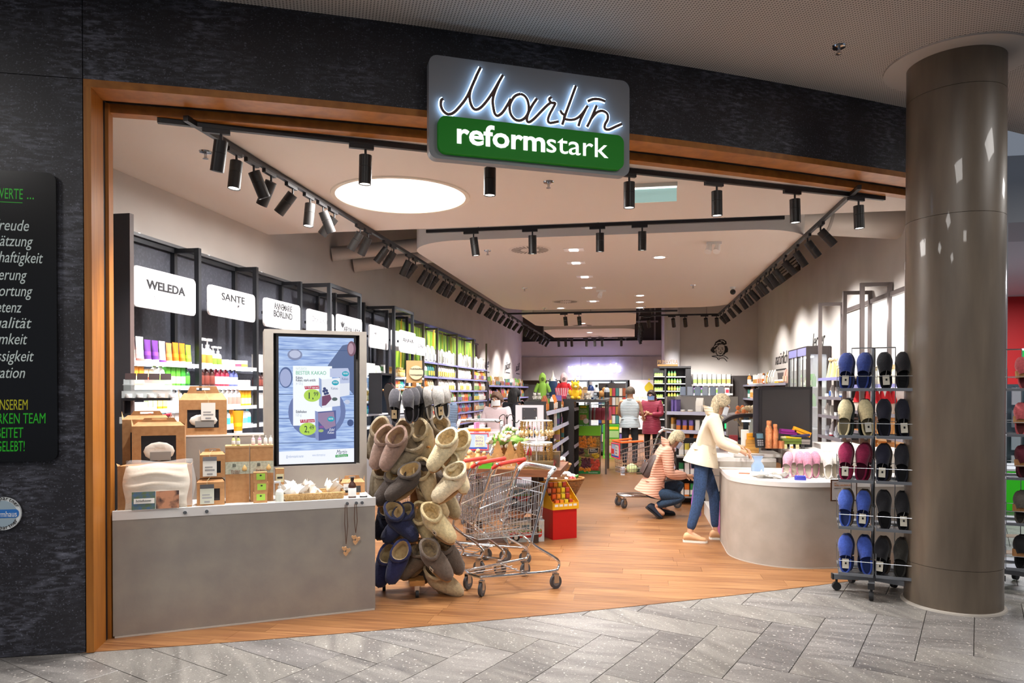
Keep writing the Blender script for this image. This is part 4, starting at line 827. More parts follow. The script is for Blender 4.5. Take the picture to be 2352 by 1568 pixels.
# small black ledge with make-up beside the side panel
u0_,z0_=wp(278,914,.75); u1_,_=wp(392,914,.75)
t=thing('make_up_ledge','narrow black ledge with make-up palettes at the black side panel','ledge',ww(u0_,.75,z0_),WA); L=u1_-u0_
MB().box((0,0,-.02),(L,.16,0)).build('board',BLK,t); MB().box((.0,.0,-.12),(.012,.16,-.02)).build('bracket',BLK,t)
for k in range(4):
    o=tag(link('make_up_palette',MB().box((0,0,0),(.075,.012,.05)).mesh('make_up_palette',M('#3a2c2c',.3)),loc=ww(u0_+.02+.082*k,.80,z0_+.145),rz=WA),f'dark make-up palette on the clear stand, {ORD[k]} from the jamb','make-up','make-up palettes'); o.rotation_euler=(R(-25),0,WA)
t=thing('acrylic_stand','sloped clear acrylic stand on the narrow black ledge','stand',ww(u0_,.78,z0_),WA); MB().box((0,0,0),(L,.004,.05)).box((0,.0,.05),(L,.10,.054)).box((0,.05,.10),(L,.11,.104)).box((0,.10,.0),(L,.105,.145)).box((L-.004,0,0),(L,.10,.10)).build('clear_panel',M('#f0f6f6',.05,alpha=.35),t)
for k in range(5): o=product('jar',W,'#e0e0e0',tuple(ww(u0_+.05+.075*k,.755+.012,z0_+.001)),WA,f'small white jar on the narrow black ledge, {ORD[k]} from the jamb','jars on the black ledge',.62)
for k in range(4):
    q=ww(u0_+.03+.07*k,.72,z0_-.16+.012*(k%2)); o=tag(link('lipstick_case',MB().cyl((0,0,0),(.11,0,.02),.014,n=10).mesh('lipstick_case',M(('#8a2a2a','#c23a34','#6a2020','#a02c44')[k],.3),smooth=40),loc=q,rz=WA),f'red lipstick case lying below the black ledge, {ORD[k]} from the jamb','make-up','lipstick cases')
t=thing('lipstick_tray','clear tray with red lipsticks below the black ledge','tray',ww(u0_,.66,z0_-.19),WA); MB().box((0,0,0),(L*.9,.16,.012)).box((0,0,.0),(L*.9,.004,.05)).build('tray_body',M('#e6ecec',.1,alpha=.4),t)
# ---------------- neon sign on the front ----------------
sa=Vector((-1.425,4.80,0)); 
pn=Vector((SY(0)-.0-0,0,0)); A_=onp(985,250,SP(-1.43,-.13),SN(-.7)); sx=Vector((-SN(-.7).y,SN(-.7).x,0)); PO=SP(-1.43,-.13); PNn=SN(-.7)
def sp2(x,y,off=0.): p=onp(x,y,PO+PNn*off,PNn)-PO; return p.dot(sx),p.z
SA=math.atan2(sx.y,sx.x)
x0,z1=sp2(985,128); x1,z1b=sp2(1446,183); _,z0=sp2(985,366); _,z0b=sp2(1446,402); z1=(z1+z1b)/2; z0=(z0+z0b)/2
t=thing('shop_sign','grey sign board with glowing script Martin over a green bar reading reformstark','sign',(PO.x,PO.y,0),SA)
MB().prism(rrect(x0,z0,x1,z1,.06,6),0,.075,ax=1).build('board',M('#85878c',.45),t,smooth=30)
MB().box((x0+.2,.075,z0+.2),(x0+.3,.13,z0+.35)).box((x1-.3,.075,z0+.3),(x1-.2,.13,z0+.45)).build('bracket',BLK,t)
c3=lambda x,y: (960+x/4.523,110+y/4.523)
g0,gz1=sp2(*c3(212,735),.045); g1,_=sp2(*c3(2140,990),.045); ga=sp2(*c3(1150,800),.045)[1]; gb=sp2(*c3(1150,1170),.045)[1]
MB().prism(rrect(g0,gb+.0,g1,ga+.0,.055,6),-.045,0,ax=1).build('green_bar',M('#006c07',.6,emit=.28),t,smooth=30)
a,b=sp2(*c3(405,985),.046); b_=sp2(*c3(1150,1050),.046)[1]
l1,_=sp2(*c3(1320,1050),.046); l2,_=sp2(*c3(1975,1110),.046)
WL_=M('#ffffff',.4,emit=1.15); zb=sp2(*c3(560,1000),.046)[1]
text('reform',(a,-.047,zb),(1,0,0),(0,0,1),.2,WL_,t,width=l1-a,ext=.003,bold=.022); text('stark',(l1+.012,-.047,zb),(1,0,0),(0,0,1),.2,WL_,t,width=l2-l1-.012,ext=.003)
STK=[[(262,530),(242,545),(238,600),(262,655),(312,690),(372,672),(440,602),(505,515),(560,400),(610,285),(650,203)],[(605,300),(560,400),(537,480),(542,560),(568,622),(604,642),(655,618),(722,542),(790,440),(845,345),(882,283)],[(845,345),(800,450),(776,545),(786,640),(802,690),(832,705),(880,668),(925,600),(965,530)],
 [(1065,478),(1003,505),(955,590),(960,680),(1005,742),(1062,755),(1118,720),(1150,650),(1142,560),(1110,502),(1065,478)],[(1235,527),(1185,600),(1145,680),(1130,745),(1150,772),(1200,742),(1280,660),(1345,595),(1390,562)],[(1385,512),(1362,535),(1385,570),(1425,575),(1405,620),(1368,690),(1350,750),(1372,780),(1460,764)],
 [(1640,395),(1612,470),(1572,580),(1535,680),(1515,745),(1497,800)],[(1478,650),(1495,680),(1520,700),(1520,735),(1575,748),(1640,738),(1700,690),(1762,603)],[(1740,640),(1705,710),(1682,760),(1666,815)],[(1855,600),(1822,680),(1785,765),(1755,822)],[(1800,735),(1855,672),(1915,655),(1965,685),(1970,740),(1942,795),(1942,840),(1985,848),(2060,815),(2118,790)],[(1762,556),(1820,533),(1885,535),(1945,556)]]
cw=M('#b4daff',.4,emit=7); cb_=M('#5f453c',.6); wmb=MB(); bmb=MB()
for s in STK:
    p=[]
    for q in s: a,z=sp2(*c3(*q),.03); p.append((a,-.026,z))
    p=smoothpts(p,5); wmb.tube(p,.0168,8,flat=((0,1,0),.4)); bmb.tube([(q[0],q[1]-.0062,q[2]) for q in p],.0102,8,flat=((0,1,0),.35))
wmb.build('glowing_script',cw,t,smooth=70,kind='stuff'); bmb.build('script_face',cb_,t,smooth=70,kind='stuff')
# black values board and round badge on the front
def fp(x,y,X,off): p=onp(x,y,SP(X,-off),SN(X)); return p
BX=-3.95; BP=SP(BX,-.03); BN=SN(BX); bx=Vector((-BN.y,BN.x,0)); BA=math.atan2(bx.y,bx.x)
def bp(x,y): p=onp(x,y,BP,BN)-BP; return p.dot(bx),p.z
t=thing('values_board','black rounded board with handwritten white and green values beside the oak jamb','sign',(BP.x,BP.y,0),BA)
r0,zt_=bp(128,397); _,zb_=bp(128,1058); l0,_=bp(-260,700)
MB().prism(rrect(l0,zb_,r0,zt_,.05,6),0,.02,ax=1).build('board',M('#0b0b0d',.25),t,smooth=30)
CHK=M('#c9d6d4',.6); GRN=M('#1ea51e',.5,emit=.12); YG=M('#a9a81c',.5,emit=.1)
WHL=[(67,527,'Freude','hand',78),(76,563,'Wertschätzung','hand',165),(99,601,'Wahrhaftigkeit','hand',154),(62,640,'Förderung','hand',112),(75,677,'Verantwortung','hand',162),(51,714,'Kompetenz','hand',118),(73,750,'Qualität','hand',106),(63,787,'Achtsamkeit','hand',138),(78,826,'Zuverlässigkeit','hand',167),(58,864,'Innovation','hand',116),(53,454,'UNSERE WERTE','cap',130),(78,454,'...','cap',15),(64,937,'VON UNSEREM','cap',117),(105,968,'STARKEN TEAM','cap',140),(54,1001,'GEARBEITET','cap',108),(57,1032,'UND GELEBT!','cap',105)]
MPX=(bp(128,700)[0]-bp(0,700)[0])/128
for x,y,s,k,wpx in WHL:
    a,z=bp(x,y); sz=.098 if k=='hand' else .092
    text(s,(a,-.001,z-.01),bx*0+Vector((1,0,0)),(0,0,1),sz,CHK if k=='hand' else (YG if s=='VON UNSEREM' else GRN),t,shear=.28 if k=='hand' else .05,align='RIGHT',width=wpx*MPX*1.05)
a,z=bp(52,462); MB().box((a-.5,-.002,z-.012),(a,-.001,z-.008)).build('underline',GRN,t)
t=thing('partner_badge','round white and blue partner badge below the black values board','badge',(BP.x,BP.y,0),BA); a,z=bp(5,1180); rr=bp(47,1180)[0]-a
MB().prism([(a+rr*math.cos(2*PI*k/40),z+rr*math.sin(2*PI*k/40)) for k in range(40)],.005,.02,ax=1).build('disc',M('#e3e8ea',.4),t,smooth=30); MB().prism([(a+rr*.8*math.cos(2*PI*k/40),z+rr*.8*math.sin(2*PI*k/40)) for k in range(40)],.0035,.005,ax=1).build('inner_disc',M('#9fb3c0',.4),t)
MB().prism(rrect(a-rr*.9,z-rr*.24,a+rr*.9,z+rr*.26,.02),.001,.0034,ax=1).build('blue_bar',M('#2f74c4',.4),t); text('reformhaus',(a,.0005,z-.018),(1,0,0),(0,0,1),.05,WHITE,t,width=rr*1.6,align='CENTER')
def arc(s,up):
    for i,ch in enumerate(s):
        th=R(90-(i-(len(s)-1)/2)*11) if up else R(-90+(i-(len(s)-1)/2)*11); q=(math.cos(th),math.sin(th))
        ux=Vector((q[1],0,-q[0])) if up else Vector((-q[1],0,q[0])); uz=Vector((q[0],0,q[1])) if up else Vector((-q[0],0,-q[1])); k=.85 if up else .94
        text(ch,(a+q[0]*rr*k,.001,z+q[1]*rr*k),ux,uz,.035,INK,t,align='CENTER')
arc('Aktivpartner',True); arc('Aktivpartner',False)
# ---------------- woolly boot rack ----------------
RT2=Vector((RTV.x,RTV.y,0)); TOW=-Vector((FWV.x,FWV.y,0)).normalized(); ZUP=Vector((0,0,1))
POLE=Vector((fl(952,1352).x,fl(952,1352).y,0)); PY=POLE.y
def fuzzy(c,c2): return M(c,.95,noise=(55,4),col2=c2,bump=(120,.45),sheen=.2,ramp=(.3,.7))
BOOTM={}
def bootmesh(col):
    if col in BOOTM: return BOOTM[col]
    r_=random.Random(5); n=18
    # path from toe along the foot, round the heel and up to the cuff
    P=[(.130,.030,.022),(.121,.033,.040),(.095,.041,.053),(.055,.052,.062),(.012,.064,.069),(-.033,.073,.071),(-.060,.088,.067),(-.070,.112,.064),(-.070,.134,.067),(-.068,.150,.075),(-.068,.158,.072)]
    rings=[]
    for i,(x,z,r) in enumerate(P):
        a,b=P[max(0,i-1)],P[min(len(P)-1,i+1)]; d=Vector((b[0]-a[0],0,b[1]-a[1])).normalized(); u=Vector((0,1,0)); w_=d.cross(u)
        rz=r*(.80 if i<5 else 1.0); ry=r*(.86 if i<6 else .84)
        g=[]
        for k in range(n):
            th=2*PI*k/n; j=1+.06*math.sin(3*th+i*.9)+.05*math.sin(2*th-i*.7)+.03*r_.random()
            p=Vector((x,0,z))+u*math.cos(th)*ry*j+w_*math.sin(th)*rz*j
            g.append(Vector((p.x,p.y,max(p.z,.0))))
        rings.append(g)
    inner=[]
    for f,dz in ((.80,.004),(.70,-.03),(.6,-.075)): c=Vector((-.07,0,.158+dz)); inner.append([c+(q-Vector((-.07,0,.158)))*f for q in rings[-1]])
    tip=[[Vector((.133,0,.029))+(q-Vector((.130,0,.030)))*.5 for q in rings[0]]]
    o=MB().loft(tip+rings+inner[:1]).f and MB().loft(tip+rings+inner[:1],cap=False); o.add([*tip[0],Vector((.140,0,.029))],[(k,(k+1)%n,n) for k in range(n)])
    body=o.mesh('fleece',fuzzy(col,shade(col,.86)),smooth=80)
    lin_=MB().loft(inner,cap=False); lin_.add(inner[-1],[tuple(range(n))]); lining=lin_.mesh('lining',fuzzy(shade(col,1.0) if col>'#6' else '#c9b284','#b59c74'),smooth=80)
    sole=MB().prism([(.112*math.cos(2*PI*k/20)+.022 if math.cos(2*PI*k/20)>0 else .095*math.cos(2*PI*k/20)+.022,.047*math.sin(2*PI*k/20)) for k in range(20)],-.006,.004).mesh('sole',M('#c79a68',.8,noise=(60,2),col2='#b58a5c'),smooth=40)
    BOOTM[col]=(body,lining,sole); return BOOTM[col]
TAGP=M('#c9ab80',.8)
def boot(cx,cy,th,col,label,s=1.28,dY=-.18,tow=.35,tag_=False,lean=0,mirror=False):
    b,l,so=bootmesh(col); p=at(cx,cy,PY+dY); a=R(th); t=(RT2*math.cos(a)+ZUP*math.sin(a)+TOW*tow).normalized(); up=(ZUP*.75+TOW*.45+RT2*lean); up=(up-t*up.dot(t)).normalized(); y=up.cross(t)
    o=tag(link('woolly_boot',b),label,'slipper'); m=Matrix((( *(t*s),0),(*(y*s),0),(*(up*s),0),(0,0,0,1))).transposed(); m=Matrix([[t.x*s,y.x*s,up.x*s,0],[t.y*s,y.y*s,up.y*s,0],[t.z*s,y.z*s,up.z*s,0],[0,0,0,1]])
    c=Vector(p)-(t*.035+up*.06)*s; m.translation=c; o.matrix_basis=m
    link('lining',l,o); link('sole',so,o)
    if tag_:
        g=MB().box((.0,-.062,.05),(.035,-.060,.10)).build('paper_tag',M('#ddd2bc',.7),o); MB().box((.012,-.0635,.068),(.024,-.0625,.082)).build('print',INK,g)
    return o
t=thing('slipper_rack','wooden rolling rack with pegs carrying woolly boots and felt slippers','rack',(POLE.x,POLE.y,0),R(22))
MB().box((-.035,-.035,.14),(.035,.035,1.35)).build('post',WOODP,t); MB().cyl((0,0,1.35),(0,0,1.72),.018,n=12).build('pole',WOODP,t,smooth=40)
for k in range(2): MB().box((-.30,-.05,.095+.034*k),(.30,.05,.13+.034*k)).T if False else None
MB().box((-.28,-.06,.10),(.28,.06,.14)).build('base_board',WOODP,t); MB().box((-.06,-.28,.098),(.06,-.062,.138)).build('base_board',WOODP,t); MB().box((-.06,.062,.098),(.06,.28,.138)).build('base_board',WOODP,t)
for a,b in ((-.25,0),(.25,0),(0,-.25),(0,.25)):
    w_=MB().cyl((a-.012,b,.032),(a+.012,b,.032),.032,n=16).build('caster_wheel',RUB,t,smooth=40); MB().box((a-.018,b-.015,.05),(a+.018,b+.02,.099)).build('fork',STEEL,w_)
for z in (.42,.70,.95,1.18):
    for q in range(4):
        a=PI/2*q+.4*(z>.9); MB().cyl((.03*math.cos(a),.03*math.sin(a),z),(.27*math.cos(a),.27*math.sin(a),z+.02),.0095,n=8).build('peg',WOODP,t,smooth=40)
MB().box((-.045,-.045,1.28),(.045,.045,1.37)).build('collar_block',WOODP,t)
for q in range(2):
    c,s_=math.cos(-R(20)+q*PI/2),math.sin(-R(20)+q*PI/2); MB().cyl((-.27*c,-.27*s_,1.655+.022*q),(.27*c,.27*s_,1.655+.022*q),.009,n=8).build('cross_rod',WOODP,t,smooth=40)
p0=Vector((0,0,0))
# header card
ra=MB().box((-.065,-.012,1.715),(.065,.004,1.90)).build('header_card',M('#c9a06a',.7),t); MB().cyl((.015,-.012,1.80),(.015,-.018,1.80),.058,n=28).build('round_label',M('#e3d3ae',.7),ra,smooth=40)
text('Woll-Pantoffeln',(-.035,-.0185,1.825),(1,0,0),(0,0,1),.02,INK,ra,width=.1); text('Woll-Hausschuhe',(-.035,-.0185,1.775),(1,0,0),(0,0,1),.02,INK,ra,width=.1)
BT=[(872,1042,-118,'#94786a','taupe woolly boot on the top peg nearest the counter, first of its pair',-.20,0),(897,1045,-122,'#977a6c','taupe woolly boot on the top peg, second of its pair',-.26,0),(862,1022,-110,'#a4957c','grey beige woolly boot behind the taupe pair on the top peg',-.02,0),(925,1058,-150,'#9a8a70','tan woolly boot hanging below the taupe pair',-.16,0),
(945,1030,-75,'#a08e74','tan woolly boot with an open cuff beside the post, top tier',-.1,0),(978,1030,-88,'#a89676','beige woolly boot with a wide cuff and kraft tag, top tier',-.1,1),(1008,1048,-132,'#f6e3b8','large cream woolly boot with its toe pointing down, top tier',-.26,0),(1043,1052,-118,'#efdcae','cream woolly boot behind the large cream one, top tier',-.12,0),
(990,1000,-60,'#6e625c','dark taupe woolly boot on the far side of the top tier',.14,0),(962,996,-100,'#7a6e64','dark grey woolly boot beside the post at the back of the top tier',.16,0),(1035,1014,-42,'#80725f','brown grey woolly boot at the back outer end of the top tier',.12,0),(1000,1085,-28,'#72665c','grey brown woolly boot below the large cream boot',-.06,0),(1028,1080,-40,'#857563','brown beige woolly boot squeezed under the cream boots',.06,0),
(868,1115,-105,'#b0a288','pale grey woolly boot at the outer end of the second tier',-.04,0),(888,1128,-140,'#4d423c','dark brown woolly boot on the second tier, first of its pair',-.2,0),(916,1120,-148,'#51463f','dark brown woolly boot on the second tier with a yellow lining',-.26,0),(985,1118,-78,'#d6bf94','beige woolly boot with a paper tag on the second tier',-.14,1),(1022,1122,-143,'#f9e8c4','cream woolly boot showing its pale sole, second tier',-.26,0),(1052,1098,-52,'#f4e2b8','cream woolly boot with its heel outwards, second tier',-.16,0),
(1003,1160,-38,'#cdb588','beige woolly boot toe peeping out under the second tier',-.02,0),(1032,1158,-48,'#b3a17c','darker beige woolly boot toe peeping out under the second tier',.06,0),
(880,1205,-112,'#1f2338','black navy woolly boot at the counter side of the third tier',-.04,0),(906,1215,-140,'#23284a','navy woolly boot on the third tier with a peg through its cuff',-.22,0),(932,1212,-38,'#262b4e','navy woolly boot on the third tier pointing at the post',-.24,0),(982,1218,-72,'#ead4a0','cream woolly boot with a paper tag on the third tier',-.12,1),(1018,1215,-36,'#efd9a6','large cream woolly boot with its tag turned outwards, third tier',-.26,1),(1002,1238,-60,'#e2cd98','cream woolly boot lower behind the tagged ones, third tier',-.04,0),
(880,1312,-105,'#2c3262','blue navy woolly boot lowest beside the counter',-.20,0),(908,1305,-112,'#2f3566','blue navy woolly boot lowest, second of its pair',-.26,0),(945,1298,-142,'#6f6050','brown woolly boot with an orange sole edge on the lowest tier',-.18,0),(975,1312,-150,'#65574a','brown woolly boot lying behind on the lowest tier',-.02,0),(1012,1300,-42,'#75665a','grey brown woolly boot with a paper tag on the lowest tier',-.27,1),(1040,1285,-48,'#66584d','grey brown woolly boot at the outer end of the lowest tier',-.1,0),(1032,1345,-20,'#c4ab84','beige woolly boot standing on the floor beside the rack',-.12,0)]
for x,y,th,c,l,d,tg in BT: boot(x,y,th,c,l,dY=d,tag_=bool(tg),lean=(.25 if th<-90 else -.25))
# felt slippers
SLM={}
def slipmesh(col,sole,felt=True,inner=None):
    key=(col,sole)
    if key in SLM: return SLM[key]
    L=.27; n=16
    def hw(s): # half width, s=0 toe .. 1 heel
        return .047*math.sqrt(max(0,1-((s-.30)/.31)**2)) if s<.30 else .047-.013*math.sin(PI*min(1,(s-.3)/.35)/2) if s<.72 else .034*math.sqrt(max(0,1-((s-.72)/.285)**2))
    out=[(hw(s),-s*L) for s in [i/24 for i in range(25)]]; poly=[(x,z) for x,z in out]+[(-x,z) for x,z in out[::-1]]
    poly=[p for i,p in enumerate(poly) if i==0 or (p[0]-poly[i-1][0])**2+(p[1]-poly[i-1][1])**2>1e-9][:-1]
    so=MB().prism(poly,0,.014,ax=1).mesh('sole',M(sole,.8)); ins=MB().prism([(x*.92,-L/2+(z+L/2)*.95) for x,z in poly],-.003,0,ax=1).mesh('insole',M(inner or shade(col,.55),.95))
    def grid(f,off=0):
        rows=[]; ns=14; nt=12
        for i in range(ns+1):
            s=.004+.60*i/ns; g=[]
            for j in range(nt+1):
                tt=-1+2*j/nt; cut=.10*(1-tt*tt)*(i/ns)**3
                ss=s-cut; w_=hw(min(ss+.0,1))*f+.004; dome=(.012+.052*math.sin(min(1,ss/.45)*PI/2))*f
                g.append((w_*math.sin(tt*PI/2),-dome*math.cos(tt*PI/2)**.8-off,-ss*L+.004*(1-ss)))
            rows.append(g)
        return rows
    mb=MB(); A=grid(1.); B_=grid(.90)
    mb.loft(A,cap=False,close=False); mb.loft(B_,cap=False,close=False); mb.loft([A[-1],B_[-1]],cap=False,close=False)
    upm=mb.mesh('upper',M(col,.95,noise=(70,3),col2=shade(col,.88),bump=(140,.3),sheen=.2),smooth=70)
    # heel rim
    hr=MB(); pts=[(hw(s)*sg,-.012,-s*L) for sg,seq in ((1,[.62+.38*i/10 for i in range(11)]),(-1,[1-.38*i/10 for i in range(11)])) for s in seq]; hr.tube(pts,.007,6)
    rim=hr.mesh('heel_rim',M(col,.95),smooth=70)
    SLM[key]=(upm,so,ins,rim); return SLM[key]
def slipper(pos,rot,col,sole,label,group=None,s=1.,tagc=None,inner=None,name='felt_slipper'):
    u,so,ins,rim=slipmesh(col,sole,inner=inner); o=tag(link(name,u),label,'slipper',group); o.location=pos; o.rotation_euler=rot; o.scale=(s,s,s)
    link('sole',so,o); link('insole',ins,o); link('heel_rim',rim,o)
    if tagc:
        g=MB().box((-.022,-.030,-.235),(.022,-.028,-.165)).build('paper_tag',M(tagc,.7),o); MB().box((-.004,-.0315,-.205),(.008,-.0305,-.19)).build('print',INK,g); MB().tube([(0,-.03,-.165),(.006,-.05,-.13)],.001,4).build('thread',WHITE,g)
    return o
HZ=1.0
def hang(cx,ytop,Y,yaw,col,sole,label,tilt=0,roll=0,tagc=None,inner=None):
    p=at(cx,ytop,Y); o=slipper(p,(R(tilt),R(roll),YAW+R(yaw)),col,sole,label,None,1.0,tagc,inner); 
    return o
hang(893,880,PY-.13,170,'#7a1c24','#2b2422','felt slipper showing its dark ribbed sole and red edge, topmost rod',0,6)
hang(908,893,PY-.26,-12,'#55535a','#2a2828','dark grey felt slipper with a white hanger, first of the front pair',6,2,'#cdb48c',inner='#1d1b1d')
hang(936,893,PY-.25,-8,'#504e54','#2a2828','dark grey felt slipper, second of the front pair',6,-3,inner='#1d1b1d')
hang(950,890,PY-.18,28,'#47454a','#232122','dark grey felt slipper turned sideways behind the front pair',4,-2)
hang(960,887,PY-.10,50,'#2b2a2e','#1d1c1d','black felt slipper seen from the side beside the pole',0,-2)
hang(968,905,PY-.02,60,'#8f8778','#3a3632','beige grey felt slipper mostly hidden behind the pole',0,-6)
hang(978,888,PY-.12,60,'#aaa59f','#2d2a29','light grey felt slipper turned sideways with a barcode tag',0,-10)
hang(1003,886,PY-.20,40,'#c2beb8','#332f2d','light grey felt slipper with a kraft tag, outer end of the rod',4,-8,'#cdb48c',inner='#2a2725')
hang(1016,884,PY-.13,48,'#bdb8b2','#332f2d','light grey felt slipper behind the tagged one at the rod end',4,-12,inner='#2a2725')
t=thing('slipper_hanger','white plastic hanger holding the front pair of dark grey slippers','hanger',at(920,888,PY-.33)); MB().tube([(.015*math.cos(a),0,.0+.015*math.sin(a)) for a in [2*PI*k/14 for k in range(14)]],.0035,6,closed=True).build('ring',WHITE,t,smooth=True); MB().tube([(0,0,-.015),(-.006,-.002,-.06),(-.012,.0,-.11)],.004,6).build('stem',WHITE,t,smooth=True)
# ---------------- slipper spinner by the column ----------------
WIRE=M('#a9adb3',.3,.9); TRAYM=M('#8b8f96',.4,.6)
def wire(pts,n,par,r=.0028): return MB().tube(pts,r,5).build(n,WIRE,par,smooth=True)
def spinner(cx,cy,rz,label,nm):
    t=thing('slipper_spinner',label,'rack',(cx,cy,0),rz)
    MB().cyl((0,0,.06),(0,0,2.0),.019,n=14).build('pole',WIRE,t,smooth=40); MB().cyl((0,0,.10),(0,0,.22),.028,n=14).build('hub',TRAYM,t,smooth=40)
    for k in range(5):
        a=2*PI*k/5+R(36)-rz; c,s_=math.cos(a),math.sin(a)
        m=MB(); m.T=Matrix.Rotation(a,4,'Z'); m.box((.02,-.022,.095),(.30,.022,.135)); m.build('foot_arm',TRAYM,t)
        m=MB(); m.T=Matrix.Rotation(a,4,'Z'); m.box((.301,-.024,.092),(.312,.024,.138)); m.build('end_cap',RUB,t)
        w_=MB(); w_.T=Matrix.Rotation(a,4,'Z'); w_.cyl((.275,-.016,.034),(.275,.016,.034),.034,n=16); w_.cyl((.275,0,.05),(.275,0,.094),.01,n=8); w_.build('caster',RUB,t,smooth=40)
    for lv,z in enumerate(SPZ):
        for sx,sy in ((-1,-1),(1,-1),(1,1),(-1,1)):
            x0=sx*.135-.125; x1=x0+.25; y0=-.25 if sy<0 else .04; y1=y0+.21
            if sx<0: x0+=.0
            b=MB().box((x0,y0,z-.012),(x1,y1,z-.009)).box((x0,y0,z-.018),(x1,y0+.004,z+.006)).build('tray',TRAYM,t)
            yy=y0 if sy<0 else y1
            wire([(x0,y1 if sy<0 else y0,z+.17),(x0,yy,z+.17),(x0,yy,z+.0)],'side_wire',b); wire([(x1,y1 if sy<0 else y0,z+.17),(x1,yy,z+.17),(x1,yy,z+.0)],'side_wire',b)
            wire([(x0,yy,z+.10),(x1,yy,z+.10)],'front_wire',b)
        wire([(-.16,0,z-.005),(.16,0,z-.005)],'cross_wire',t,.004)
    for sx in (-.16,.16): MB().cyl((sx,-.03,.15),(sx,-.03,2.0),.0035,n=6).build('upright_wire',WIRE,t); 
    MB().tube([(-.16,-.03,2.0),(.16,-.03,2.0),(.16,.03,2.0),(-.16,.03,2.0)],.004,6,closed=True).build('top_frame',WIRE,t)
    return t
SPZ=[1.665,1.29,.935,.56,.19]
sc_=at(2003,1300,6.30); SC=Vector((sc_.x,6.30,0)); SRZ=-R(13)
spinner(SC.x,SC.y,SRZ,'steel slipper spinner on castors standing before the concrete column','s')
rows_=[('#2c4088','#2c4088','#14151d','#17161c'),('#ddd0a6','#d8caa0','#191a2c','#17182a'),('#94154a','#861240','#191b30','#1b1c26'),('#3f5cb4','#3a55ac','#15151c','#121218'),('#3d58b4','#3f5ab8','#131319','#26241f')]
lv=['top','second','third','fourth','lowest']; cn2=[('royal blue','black navy'),('cream','dark navy'),('magenta','navy'),('blue','black'),('bright blue','black')]
rm=Matrix.Rotation(SRZ,3,'Z')
def put(c,rz,lx,ly,z,yaw,tilt,roll,col,sole,label,group,tagc=None,inner=None,s=1.0,name='felt_slipper'):
    q=Matrix.Rotation(rz,3,'Z')@Vector((lx,ly,0)); return slipper((c.x+q.x,c.y+q.y,z+.268*s*math.cos(R(tilt))),(R(tilt),R(roll),rz+R(yaw)),col,sole,label,group,s,tagc,inner,name)
r_=random.Random(12)
for i,z in enumerate(SPZ):
    for side in (0,1):
        c1,c2=rows_[i][2*side:2*side+2]; cx=-.135 if side==0 else .135
        for k in range(2):
            x=cx+(-.072,.062)[k]; put(SC,SRZ,x,-.165,z-.008,r_.uniform(-16,16),-4+r_.uniform(-3,2),r_.uniform(-5,5),(c1,c2)[k],'#37342f',f"{cn2[i][side]} felt slipper on the {lv[i]} {'counter' if side==0 else 'column'} side tray, {('first','second')[k]} of the front pair",'felt slippers on the spinner',tagc='#d9d4c4' if k==(i%2) else None,s=1.1)
            x=cx+(-.06,.075)[k]; dc=('#7d1430' if i==2 else '#27335e' if i in (0,4) else '#1b2a24' if i==1 else '#5a4d40') if side==0 else ('#4c4038' if i in (2,4) else '#2a2a2c')
            put(SC,SRZ,x,-.09,z-.008,r_.uniform(-20,20),0,r_.uniform(-4,4),dc,'#37342f',f"{cname(dc)} felt slipper behind the front pair, {lv[i]} {'counter' if side==0 else 'column'} side tray, {('first','second')[k]}",'felt slippers on the spinner',s=1.12)
# second spinner beyond the column
S2=Vector((at(2290,1300,6.75).x,6.75,0)); SR2=SRZ
spinner(S2.x,S2.y,SR2,'second steel slipper spinner half hidden behind the concrete column','s2')
for i,z in enumerate(SPZ):
    for k in range(3):
        c=(('#c0565c','#b84e56','#1d1c20'),('#c45a60','#bd525a','#222024'),('#5e1428','#6a1830','#4c1020'),('#5b564e','#2b3a6e','#6b655c'),('#141316','#17161a','#121114'))[i][k]
        o=put(S2,SR2,(.125,.215,.16)[k],(-.165,-.165,-.09)[k],z-.008,r_.uniform(-14,14),-4,r_.uniform(-4,4),c,'#37342f',f"{cname(c)} knitted slipper, {lv[i]} tray of the half hidden spinner, {ORD[k]}",'slippers on the half hidden spinner',name='knitted_slipper')
        if k<2: MB().lathe([(.05,-.17),(.052,-.165),(.052,-.115),(.05,-.11)],14,(0,-.0,0),ring=True).build('kraft_sleeve',M('#a9794a',.8),o)
